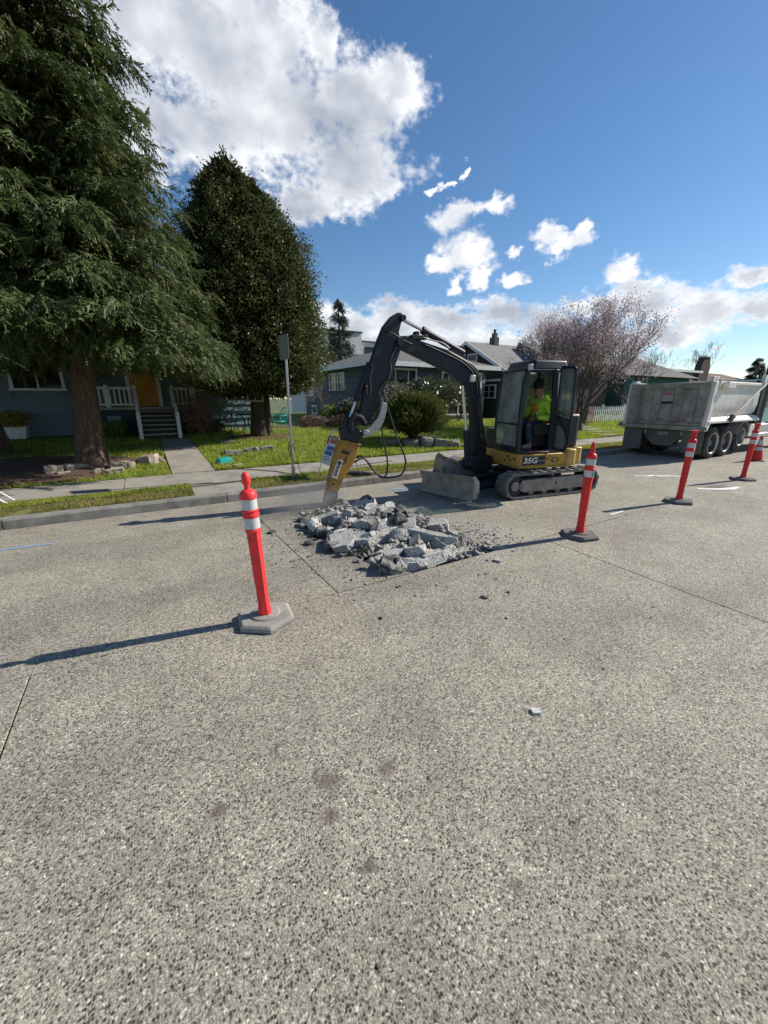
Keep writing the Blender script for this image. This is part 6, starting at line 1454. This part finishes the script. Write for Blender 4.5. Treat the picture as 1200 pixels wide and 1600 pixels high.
M_cbark = bark_mat('cedar_bark', (.055, .038, .028), (.16, .115, .085))
M_spruce = leaf_mat('spruce_foliage', (.022, .038, .026), (.07, .095, .065), .6, 2, .15)
M_dkbark = bark_mat('dark_bark', (.03, .024, .02), (.10, .08, .065))
ced = thing('cedar_tree', 'huge drooping cedar with thick leaning trunk beside the front path', 'tree', (-1.12, 11.3, zl(11.3)))
conifer(ced, 2.75, 15.5, [(2.4, 2.9, .3), (2.9, 3.2, .25), (3.6, 3.15, .15), (4.8, 2.85, .1), (6.2, 2.35), (7.7, 1.95), (9.2, 1.55), (12, .8), (15.5, .1)], 760, 74, M_cedar, M_cbark,
        [((-.02, 0, -.15), .42), ((-.02, 0, .1), .34), ((0, 0, .5), .28), ((.06, 0, 1.2), .24), ((.14, 0, 2.2), .215), ((.16, 0, 5), .17), ((.1, 0, 9), .11), ((0, 0, 15), .03)], 21, .34, zden=1.15, slope=-.12, inner=.12)
ced2 = thing('cedar_tree', 'second shaded cedar with twin trunks at the photo edge', 'tree', (-3.9, 13.6, zl(13.6)))
conifer(ced2, 3.2, 14, [(1.8, 2.4), (3, 3.0), (5, 2.7), (8, 1.9), (14, .1)], 300, 62, M_cedar, M_cbark,
        [((0, 0, -.2), .40), ((0, 0, .4), .31), ((0, 0, 2.2), .26), ((0, 0, 6), .18), ((0, 0, 13.5), .03)], 22, .42)
tq = MB(); tq.tube([(.62, .2, -.2), (.60, .2, .5), (.52, .2, 2.3), (.35, .1, 5)], [.27, .22, .19, .12], 14); tq.build('trunk', M_cbark, ced2, smooth=True)
spr = thing('spruce_tree', 'dark spruce rising behind the slate grey house roof', 'tree', (14.0, 30.0, .45))
conifer(spr, .8, 8.4, [(.8, 2.2), (3.5, 1.55), (5, 1.15), (6.6, .75), (8.4, .05)], 130, 26, M_spruce, M_dkbark, [((0, 0, -.2), .22), ((0, 0, 4), .13), ((0, 0, 8.2), .02)], 23, .5, zden=.9, up_tip=.22, slope=-.05)
# broad leaves
def leaf_template(w=.42):
    return np.array([[(0, 0, 0), (.45, w * .5, .06), (1, 0, -.04), (.45, -w * .5, .06)]], float)
LT = leaf_template()
def leafy(root, N, fn, m, size, seed, outward=.6, tmpl=None, name='crown', flat=0.0, center=None):
    r = np.random.default_rng(seed); P, O = fn(r, N)
    D = O * outward + r.normal(0, .6, P.shape); D[:, 2] += flat
    S = size * r.uniform(.65, 1.3, len(P))
    V = scatter(LT if tmpl is None else tmpl, P, D, S, r.uniform(-1.2, 1.2, len(P)))
    return link(name, fast_mesh(name, V, quads(len(V) // 4), m), root)
def crown_pts(prof, lump=.12, depth=.30, nl=60, seed=0, twig=0.0):
    zs = [p[0] for p in prof]; rs_ = [p[1] for p in prof]; cs = [p[2] if len(p) > 2 else 0 for p in prof]
    def fn(r, N):
        z = r.uniform(zs[0], zs[-1], N * 3); Rm = np.interp(z, zs, rs_)
        keep = r.random(N * 3) < (Rm / max(rs_)) ** .8 + .02; z, Rm = z[keep][:N], Rm[keep][:N]
        a = r.uniform(0, 2 * math.pi, len(z)); cx = np.interp(z, zs, cs)
        lum = np.array([mnoise.noise(Vector((math.cos(x) * 2.2 * R2 + seed, math.sin(x) * 2.2 * R2, zz * 1.6))) for x, zz, R2 in zip(a, z, Rm)])
        lum2 = np.array([mnoise.noise(Vector((math.cos(x) * 5 * R2 + seed, math.sin(x) * 5 * R2, zz * 4.5 + 7))) for x, zz, R2 in zip(a, z, Rm)])
        rr = Rm * (1 - depth * r.random(len(z)) ** 1.4) + lump * Rm ** .5 * (lum + .6 * lum2) + twig * np.maximum(0, r.normal(0, 1, len(z))) ** 2 * .04
        rr = np.maximum(rr, .02)
        P = np.stack([cx + rr * np.cos(a), rr * np.sin(a), z], 1); O = np.stack([np.cos(a), np.sin(a), np.full(len(z), .25)], 1)
        return P, O
    return fn
M_holly = leaf_mat('holly_leaf', (.046, .062, .022), (.165, .182, .066), .46, 6, .18, .28, 70)
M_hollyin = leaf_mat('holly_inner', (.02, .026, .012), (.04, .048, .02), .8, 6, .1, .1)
hol = thing('holly_tree', 'tall glossy dark green holly tree with a broad conical crown', 'tree', (3.55, 14.6, zl(14.6)))
HP = [(1.45, 1.3), (1.8, 2.1), (2.6, 2.45), (3.6, 2.42), (4.7, 2.25), (5.6, 2.0), (6.3, 1.72), (6.8, 1.40, -.1), (7.3, 1.02, -.22), (7.7, .62, -.32), (8.0, .2, -.4)]
leafy(hol, 70000, crown_pts(HP, .36, .22, seed=3, twig=1.4), M_holly, .085, 31, .7)
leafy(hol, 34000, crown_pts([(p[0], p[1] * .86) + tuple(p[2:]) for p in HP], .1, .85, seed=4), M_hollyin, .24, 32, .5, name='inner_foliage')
tops = np.array([(-.4 + rng.uniform(-.7, .9), rng.uniform(-.6, .6), 7.3) for _ in range(22)])
def shoots(r, N):
    k = r.integers(0, len(tops), N); t = r.random(N); P = tops[k].copy(); P[:, 2] = 7.05 + np.maximum(.1, 1.25 - 1.05 * np.abs(P[:, 0] + .4)) * (.4 + .6 * t) ; P[:, :2] += r.normal(0, .05, (N, 2))
    return P, np.tile(np.array((0, 0, .6)), (N, 1))
leafy(hol, 1500, shoots, M_holly, .10, 33, .7, name='top_shoots')
tq = MB(); tq.tube([(0, 0, -.2), (0, 0, .2), (.03, 0, .9), (.05, 0, 2.0), (0, 0, 4.5), (-.2, 0, 7.8)], [.40, .31, .27, .25, .15, .03], 16); tq.tube([(.2, -.1, -.1), (.30, -.15, .6), (.34, -.1, 1.6), (.5, 0, 3)], [.13, .11, .09, .05], 10); tq.build('trunk', M_dkbark, hol, smooth=True)
# a small wooden frame hung on the holly trunk
t = thing('wooden_crate', 'small weathered wooden frame hung on the holly trunk', 'crate', (3.42, 14.24, zl(14.6) + 1.22))
for (x0, x1, z0, z1, nm) in ((-.28, .28, 0, .05, 'slat'), (-.28, .28, .42, .47, 'slat'), (-.28, -.23, .05, .42, 'slat'), (.23, .28, .05, .42, 'slat'), (-.02, .02, .05, .42, 'slat')):
    q = MB(); q.bx(x0, x1, 0, .05, z0, z1); q.build(nm, M_wood, t)
q = MB(); q.bx(-.25, .25, .05, .06, .02, .45); q.build('back_board', M_black, t)
# clipped yew
M_yew = leaf_mat('yew_foliage', (.045, .062, .016), (.165, .195, .05), .6, 4, .3, .25, 60)
yew = thing('yew_bush', 'clipped spreading yew bush on a short trunk in the middle lawn', 'bush', (8.25, 11.75, zl(11.75)))
YP = [(.34, .5, .15), (.5, .9, .1), (.75, 1.08), (1.0, 1.08), (1.25, .92), (1.45, .62), (1.58, .2)]
ST = np.concatenate(spray_template(4, 1.0, .36, -.15, .085, 7, 1))
leafy(yew, 5200, crown_pts(YP, .40, .4, seed=8), M_yew, .20, 41, 1.3, ST, flat=.35)
leafy(yew, 1500, crown_pts([(p[0], p[1] * .7) + tuple(p[2:]) for p in YP], .1, .5, seed=9), M_yew, .30, 42, .8, ST, 'inner_foliage')
tq = MB(); tq.tube([(0, 0, -.2), (.02, 0, .2), (0, 0, .7)], [.17, .14, .10], 10); tq.tube([(.0, 0, .15), (.3, -.1, .45), (.55, -.1, .8)], [.08, .06, .03], 8); tq.tube([(.0, 0, .15), (-.3, .1, .45), (-.5, .1, .8)], [.08, .06, .03], 8); tq.build('trunk', M_dkbark, yew, smooth=True)
# rhododendron and other shrubs
M_rhodo = leaf_mat('rhododendron_leaf', (.03, .045, .018), (.17, .19, .10), .32, 8, .15, .6, 50)
M_grey = leaf_mat('grey_shrub', (.09, .095, .06), (.22, .22, .15), .7, 8, .2)
M_lgreen = leaf_mat('fresh_leaf', (.09, .14, .02), (.24, .33, .05), .5, 8, .3)
M_heath = leaf_mat('heather', (.11, .07, .06), (.26, .18, .14), .8, 8, .15)
M_dry = leaf_mat('dry_leaf', (.20, .09, .05), (.42, .25, .16), .8, 12, .2)
M_twig = mat('bare_twig', (.16, .125, .10), .9, .3, 12)
M_twigd = mat('cherry_bark', (.11, .096, .094), .9, .35, 10, dirt=(.2, .19, .18), dirt_amt=.25)
def shrub(name, label, x, y, prof, N, m, size, seed, tm=None, outward=.7, depth=.5, group=None, tall=0):
    s_ = thing(name, label, 'shrub', (x, y, zl(y)), (0, 0, 0), group)
    leafy(s_, N, crown_pts(prof, .2, depth, seed=seed), m, size, seed, outward, tm, 'foliage')
    q = MB(); r = random.Random(seed)
    for k in range(7):
        a = r.uniform(0, 6.28); R_ = prof[len(prof) // 2][1] * .7; h = prof[-1][0] * .8
        q.tube([(0, 0, -.05), (R_ * .4 * math.cos(a), R_ * .4 * math.sin(a), h * .5), (R_ * math.cos(a), R_ * math.sin(a), h)], [.025, .016, .006], 5)
    q.build('stems', M_twig, s_, fix=False)
    return s_
shrub('rhododendron', 'leathery pale topped rhododendron against the slate house front', 12.6, 16.6, [(.5, .6), (.9, 1.2), (1.5, 1.5), (1.95, 1.1), (2.15, .3)], 2600, M_rhodo, .22, 51, outward=1.0)
shrub('rhododendron', 'leggy rhododendron below the picture window', 14.9, 16.8, [(.9, .5), (1.3, 1.0), (1.6, .9), (1.75, .3)], 900, M_rhodo, .22, 52, outward=1.0)
shrub('golden_shrub', 'loose olive green shrub behind the clipped yew', 9.6, 15.4, [(.3, .7), (1.0, 1.1), (1.7, .9), (2.0, .2)], 3000, M_grey, .12, 53)
shrub('lavender_bush', 'grey green lavender bush at the corner of the slate house', 8.55, 17.2, [(.1, .6), (.5, .75), (.95, .55), (1.15, .1)], 3000, leaf_mat('lavender', (.06, .075, .05), (.17, .18, .12), .8, 8, .2), .14, 54, outward=.3)
shrub('fresh_bush', 'bright fresh green bush left of the lavender', 7.55, 17.6, [(.1, .3), (.4, .42), (.8, .25), (.9, .05)], 800, M_lgreen, .12, 55)
shrub('heather', 'low brownish heather along the bed of the slate house', 7.9, 16.5, [(.0, .5), (.2, .95), (.42, .7), (.5, .1)], 2200, M_heath, .09, 56, outward=.4)
shrub('heather', 'brown heather clump at the left end of the slate house bed', 6.5, 16.9, [(.0, .4), (.2, .7), (.4, .5), (.46, .1)], 1400, M_heath, .09, 57, outward=.4)
shrub('green_bush', 'light green bush beside the bungalow porch hatch', -.85, 15.9, [(.0, .25), (.2, .42), (.45, .3), (.55, .05)], 600, M_lgreen, .12, 58)
shrub('porch_bush', 'brown leaved bush beside the bungalow steps', 1.65, 15.6, [(.1, .3), (.6, .5), (1.1, .4), (1.4, .12)], 900, M_dry, .10, 59, depth=.9)
shrub('garden_plants', 'low grey green plants under the bungalow window', 2.2, 16.4, [(.0, .3), (.2, .45), (.36, .3), (.42, .1)], 700, M_grey, .14, 60)
shrub('golden_bush', 'golden bush in a pale planter in the cedar shade', -3.45, 16.6, [(.35, .25), (.55, .4), (.75, .3), (.85, .1)], 700, leaf_mat('golden_leaf', (.25, .2, .03), (.5, .38, .08), .6, 8, .3), .10, 61)
shrub('fence_bush', 'pale dry bush beside the white picket fence', 20.6, 13.2, [(.0, .3), (.4, .5), (.9, .45), (1.1, .1)], 1200, M_dry, .09, 62)
t = thing('planter', 'pale concrete planter box in the cedar shade', 'planter', (-3.4, 16.6, zl(16.6)))
q = MB(); q.prism([(-.2, -.15), (.2, -.15), (.2, .15), (-.2, .15)], 0, .38, 'z', poly2=[(-.26, -.2), (.26, -.2), (.26, .2), (-.26, .2)]); q.build('planter_box', M_trim, t, bevel=.02)
# bare branching shrubs and trees
def grow(paths, tips, p, d, L, r, depth, rr, spread=.55, up=.15, seg=3, taper=.7, kids=(2, 3)):
    pts = [Vector(p)]; rs_ = [r]; dd = Vector(d).normalized()
    for k in range(seg):
        dd = (dd + Vector((rr.gauss(0, .13), rr.gauss(0, .13), rr.gauss(0, .1) + up * .25))).normalized()
        pts.append(pts[-1] + dd * L / seg); rs_.append(r * (1 - (1 - taper) * (k + 1) / seg))
    paths.append((pts, rs_))
    tips.append((pts[-1], dd, depth)); tips.append(((pts[-1] + pts[-2]) / 2, dd, depth))
    if depth <= 0: return
    for k in range(rr.randint(*kids)):
        ax_ = Vector((rr.gauss(0, 1), rr.gauss(0, 1), rr.gauss(0, .6))).normalized()
        nd = (dd + ax_ * spread * rr.uniform(.6, 1.3)).normalized(); nd.z += up * .5
        grow(paths, tips, pts[-1] if k < 2 else pts[-2], nd, L * rr.uniform(.66, .86), rs_[-1] * rr.uniform(.62, .8), depth - 1, rr, spread, up, seg, taper, kids)
def bare(name, label, cat, loc, stems, L, r0, depth, seed, m, lean=.45, up=.2, blossoms=None, bs=.05, group=None, minr=.004, spread=.55, kids=(2, 3), n=5):
    o = thing(name, label, cat, loc, (0, 0, 0), group); rr = random.Random(seed); paths = []; tips = []
    for k in range(stems):
        a = 2 * math.pi * (k + rr.random() * .6) / stems
        grow(paths, tips, (0.04 * math.cos(a), .04 * math.sin(a), 0), (lean * math.cos(a), lean * math.sin(a), 1), L * rr.uniform(.8, 1.15), r0 * rr.uniform(.75, 1.1), depth, rr, spread, up, kids=kids)
    q = MB()
    for pts, rs_ in paths: q.tube(pts, [max(x, minr) for x in rs_], n if rs_[0] > .03 else 3, False)
    return o, q, paths, tips, rr
o, q, paths, tips, rr = bare('bare_shrub', 'leafless branching shrub against the side of the slate house', 'shrub', (7.6, 18.0, .45), 7, .7, .022, 4, 5, M_twig, .5, .25); q.build('stems', M_twig, o, fix=False)
o, q, paths, tips, rr = bare('bare_shrub', 'leafless shrub in front of the bungalow wall by the steps', 'shrub', (1.95, 15.8, zl(15.8)), 8, .55, .02, 4, 6, M_twig, .6, .2); q.build('stems', M_twig, o, fix=False)
o, q, paths, tips, rr = bare('bare_shrub', 'thin leafless shrub beside the slate house front wall', 'shrub', (13.3, 17.0, .5), 5, .8, .02, 3, 9, M_twig, .4, .3); q.build('stems', M_twig, o, fix=False)
M_bud = leaf_mat('pink_blossom', (.46, .36, .375), (.80, .67, .69), .7, 5, .3, .2, 30)
M_bud2 = leaf_mat('dark_plum_leaf', (.26, .18, .185), (.42, .30, .305), .7, 5, .2)
chy, q, paths, tips, rr = bare('cherry_tree', 'bare branched pink flowering cherry tree beside the parked truck', 'tree', (17.9, 11.7, zl(11.7)), 9, 1.5, .10, 6, 16, M_twigd, .52, .24, minr=.006, spread=.52)
q.build('branches', M_twigd, chy, fix=False)
tq = MB(); tq.tube([(0, 0, -.2), (0, 0, .1), (0, 0, .55)], [.30, .25, .26], 12); tq.build('trunk', M_twigd, chy, smooth=True)
tp = np.array([tuple(p) for p, d, dp in tips if dp <= 2]); print('cherry tips', len(tp), tp.min(0), tp.max(0))
def blos(r, N):
    k = r.integers(0, len(tp), N); P = tp[k] + r.normal(0, .16, (N, 3)); P[:, 2] -= .02
    return P, np.zeros((N, 3))
w_ = leaf_template(.9)
leafy(chy, 30000, blos, M_bud, .056, 71, 0, w_, 'blossom'); leafy(chy, 7000, blos, M_bud2, .062, 72, 0, w_, 'young_leaves')
o, q, paths, tips, rr = bare('bare_tree', 'leafless twiggy tree at the far side of the pink cherry', 'tree', (28.5, 14.8, zl(15)), 3, 1.3, .10, 5, 17, M_twigd, .4, .25, minr=.006); q.build('branches', M_twigd, o, fix=False)
o, q, paths, tips, rr = bare('bare_tree', 'distant leafless tree against the sky above the truck bed', 'tree', (84, 33, 2.2), 2, 2.2, .12, 6, 18, M_twigd, .35, .35, minr=.012); q.build('branches', M_twigd, o, fix=False)
far = thing('conifer_tree', 'far dark conifer beyond the truck cab', 'tree', (96, 29.5, 0))
conifer(far, 1, 8.6, [(1, 2.2), (4, 1.9), (7, 1.3), (8.6, .2)], 150, 34, M_spruce, M_dkbark, [((0, 0, -.2), .3), ((0, 0, 8), .05)], 24, .6)
# a far line of trees and hedges closes the street
def farwood(r, N):
    x = r.uniform(70, 210, N); y = r.uniform(45, 60, N); h = np.array([3.5 + 2.2 * mnoise.noise(Vector((a * .06, 1, 0))) + 1.2 * mnoise.noise(Vector((a * .3, 1, 5))) for a in x]); z = h * r.random(N) ** .6
    return np.stack([x, y, z], 1), np.tile(np.array((0, -1, .3)), (N, 1))
o = leafy(None, 5000, farwood, M_spruce, .9, 81, .3, None, 'far_trees'); tag(o, 'dark distant belt of trees at the end of the street', 'trees', kind='stuff')
# grass blades
M_grass = leaf_mat('grass_blade', (.17, .235, .028), (.44, .50, .075), .6, 2.4, .5, .3, 20)
M_grassd = leaf_mat('dry_grass_blade', (.18, .18, .05), (.36, .33, .12), .7, 1.6, .4, .2, 20)
def grass(name, label, N, rect, zf, m, h, seed, skip=None, fall=0):
    r = np.random.default_rng(seed)
    x = r.uniform(rect[0], rect[1], N); y = rect[2] + (rect[3] - rect[2]) * r.random(N) ** (1 + fall)
    k = np.array([mnoise.noise(Vector((a * .9, b3 * .9, seed))) for a, b3 in zip(x, y)]); keep = k > -.55
    if skip is not None: keep &= ~np.array([skip(a, b3) for a, b3 in zip(x, y)])
    x, y, k = x[keep], y[keep], k[keep]; n = len(x)
    z = np.array([zf(b3) for b3 in y]); hh = h * r.uniform(.5, 1.3, n) * (1 + .5 * k); a = r.uniform(0, 6.28, n); w = hh * .16 + .003
    dx, dy = np.cos(a) * w, np.sin(a) * w; lx, ly = r.normal(0, .35, n) * hh, r.normal(0, .35, n) * hh
    V = np.stack([np.stack([x - dx, y - dy, z - .01], 1), np.stack([x + dx, y + dy, z - .01], 1), np.stack([x + lx, y + ly, z + hh], 1)], 1).reshape(-1, 3)
    o = link(name, fast_mesh(name, V, np.arange(n * 3).reshape(-1, 3), m)); return tag(o, label, 'grass', kind='stuff')
def mulch(a, b3): return ((a + 2.4) / 2.2) ** 2 + ((b3 - 11.35) / 1.5) ** 2 < 1
def nearpath(a, b3): return mulch(a, b3) or (.36 < a < 1.32 and b3 < 15.1)
grass('grass', 'worn yellowish grass on the verge left of the crossing', 16000, (-4, .60, V0, V1), lambda y: zv(y) + .008, M_grassd, .035, 1)
grass('grass', 'greener grass along the sidewalk edge of the verge', 7000, (-4, .60, 8.0, V1), lambda y: zv(y) + .01, M_grass, .05, 2)
grass('grass', 'worn grass on the verge beyond the crossing', 26000, (1.58, 16.5, V0, V1), lambda y: zv(y) + .008, M_grassd, .04, 3)
grass('grass', 'green grass on the sidewalk side of the far verge', 12000, (1.58, 20, 7.9, V1), lambda y: zv(y) + .01, M_grass, .05, 4)
grass('grass', 'lush green lawn in front of the slate house', 60000, (1.3, 20, 9.78, 17), lambda y: zl(y) + .01, M_grass, .07, 5, nearpath, .6)
grass('grass', 'patchy green lawn under the cedar', 16000, (-5, 1.3, 9.78, 16), lambda y: zl(y) + .01, M_grass, .06, 6, nearpath, .2)
grass('grass', 'sunlit grass on the bank by the picket fence', 16000, (20, 32, 9.78, 15), lambda y: zl(y) + .01, M_grass, .08, 7)

# ---------------------------------------------------------------- patio chairs under the holly
M_tealp = mat('teal_metal', (.03, .36, .33), .4, .1, 6); M_dtp = mat('dark_green_metal', (.012, .05, .05), .4, .1, 6)
def chair(loc, rz, m, label):
    t = thing('patio_chair', label, 'chair', loc, (0, 0, rz), 'metal patio chairs under the holly')
    q = MB(); q.tube(bez([(-.22, .2, .42), (-.25, .24, .7), (-.16, .30, .88), (0, .32, .93), (.16, .30, .88), (.25, .24, .7), (.22, .2, .42)], 30), .018, 6); q.build('back_hoop', m, t, smooth=True)
    for xx in (-.14, -.07, 0, .07, .14):
        q = MB(); q.tube([(xx, .22, .43), (xx * 1.05, .29, .88 - abs(xx) * .3)], .008, 5); q.build('back_bar', m, t)
    q = MB(); q.lathe([(.24, .40), (.25, .415), (.24, .43), (.001, .425)], 18); q.build('seat', m, t, smooth='auto')
    for sx in (-1, 1):
        q = MB(); q.tube(bez([(sx * .25, .24, .68), (sx * .30, .05, .64), (sx * .28, -.12, .62), (sx * .22, -.16, .44)], 14), .014, 6); q.build('armrest', m, t, smooth=True)
        for sy in (-1, 1):
            q = MB(); q.tube([(sx * .17, sy * .17, .41), (sx * .24, sy * .24, 0)], .015, 6); q.build('leg', m, t)
    return t
chair((2.78, 15.9, zl(15.9)), R(25), M_dtp, 'dark green hoop backed patio chair nearest the steps')
chair((3.2, 16.1, zl(16.1)), R(-10), M_tealp, 'bright teal hoop backed patio chair by the bungalow wall')
chair((4.55, 15.5, zl(15.5)), R(-75), M_tealp, 'teal patio chair on the far side of the holly trunk')
t = thing('patio_table', 'small dark round patio table beside the holly trunk', 'table', (3.35, 15.6, zl(15.6)))
q = MB(); q.lathe([(.001, .68), (.36, .68), (.37, .70), (.36, .715), (.001, .715)], 24); q.build('table_top', M_dtp, t, smooth='auto')
for k in range(4):
    a = R(45 + 90 * k); q = MB(); q.tube(bez([(.25 * math.cos(a), .25 * math.sin(a), .68), (.08 * math.cos(a), .08 * math.sin(a), .4), (.26 * math.cos(a), .26 * math.sin(a), 0)], 10), .014, 6); q.build('leg', M_dtp, t, smooth=True)

# concrete dust drifting at the breaker tip
dm_ = bpy.data.materials.new('concrete_dust'); dm_.use_nodes = True; dt = dm_.node_tree; dt.nodes.clear()
dtc = dt.nodes.new('ShaderNodeTexCoord'); dgr = dt.nodes.new('ShaderNodeTexGradient'); dgr.gradient_type = 'SPHERICAL'; dt.links.new(dtc.outputs['Object'], dgr.inputs[0])
dnz = dt.nodes.new('ShaderNodeTexNoise'); dnz.inputs['Scale'].default_value = 2.5; dnz.inputs['Detail'].default_value = 3; dt.links.new(dtc.outputs['Object'], dnz.inputs['Vector'])
dmu = dt.nodes.new('ShaderNodeMath'); dmu.operation = 'MULTIPLY'; dt.links.new(dgr.outputs['Fac'], dmu.inputs[0]); dt.links.new(dnz.outputs['Fac'], dmu.inputs[1])
dm2 = dt.nodes.new('ShaderNodeMath'); dm2.operation = 'MULTIPLY'; dt.links.new(dmu.outputs[0], dm2.inputs[0]); dm2.inputs[1].default_value = 4.5
dv_ = dt.nodes.new('ShaderNodeVolumePrincipled'); dv_.inputs['Color'].default_value = (.75, .74, .72, 1); dv_.inputs['Anisotropy'].default_value = .2; dt.links.new(dm2.outputs[0], dv_.inputs['Density'])
do_ = dt.nodes.new('ShaderNodeOutputMaterial'); dt.links.new(dv_.outputs[0], do_.inputs['Volume'])
bm = bmesh.new(); bmesh.ops.create_icosphere(bm, subdivisions=3, radius=1.0); me = bpy.data.meshes.new('dust'); bm.to_mesh(me); bm.free(); me.materials.append(dm_)
o = link('dust', me, None, (2.15, 5.95, .10), (0, 0, R(10))); o.scale = (.85, .55, .32); tag(o, 'faint pale dust drifting at the breaker tip', 'dust', kind='stuff')
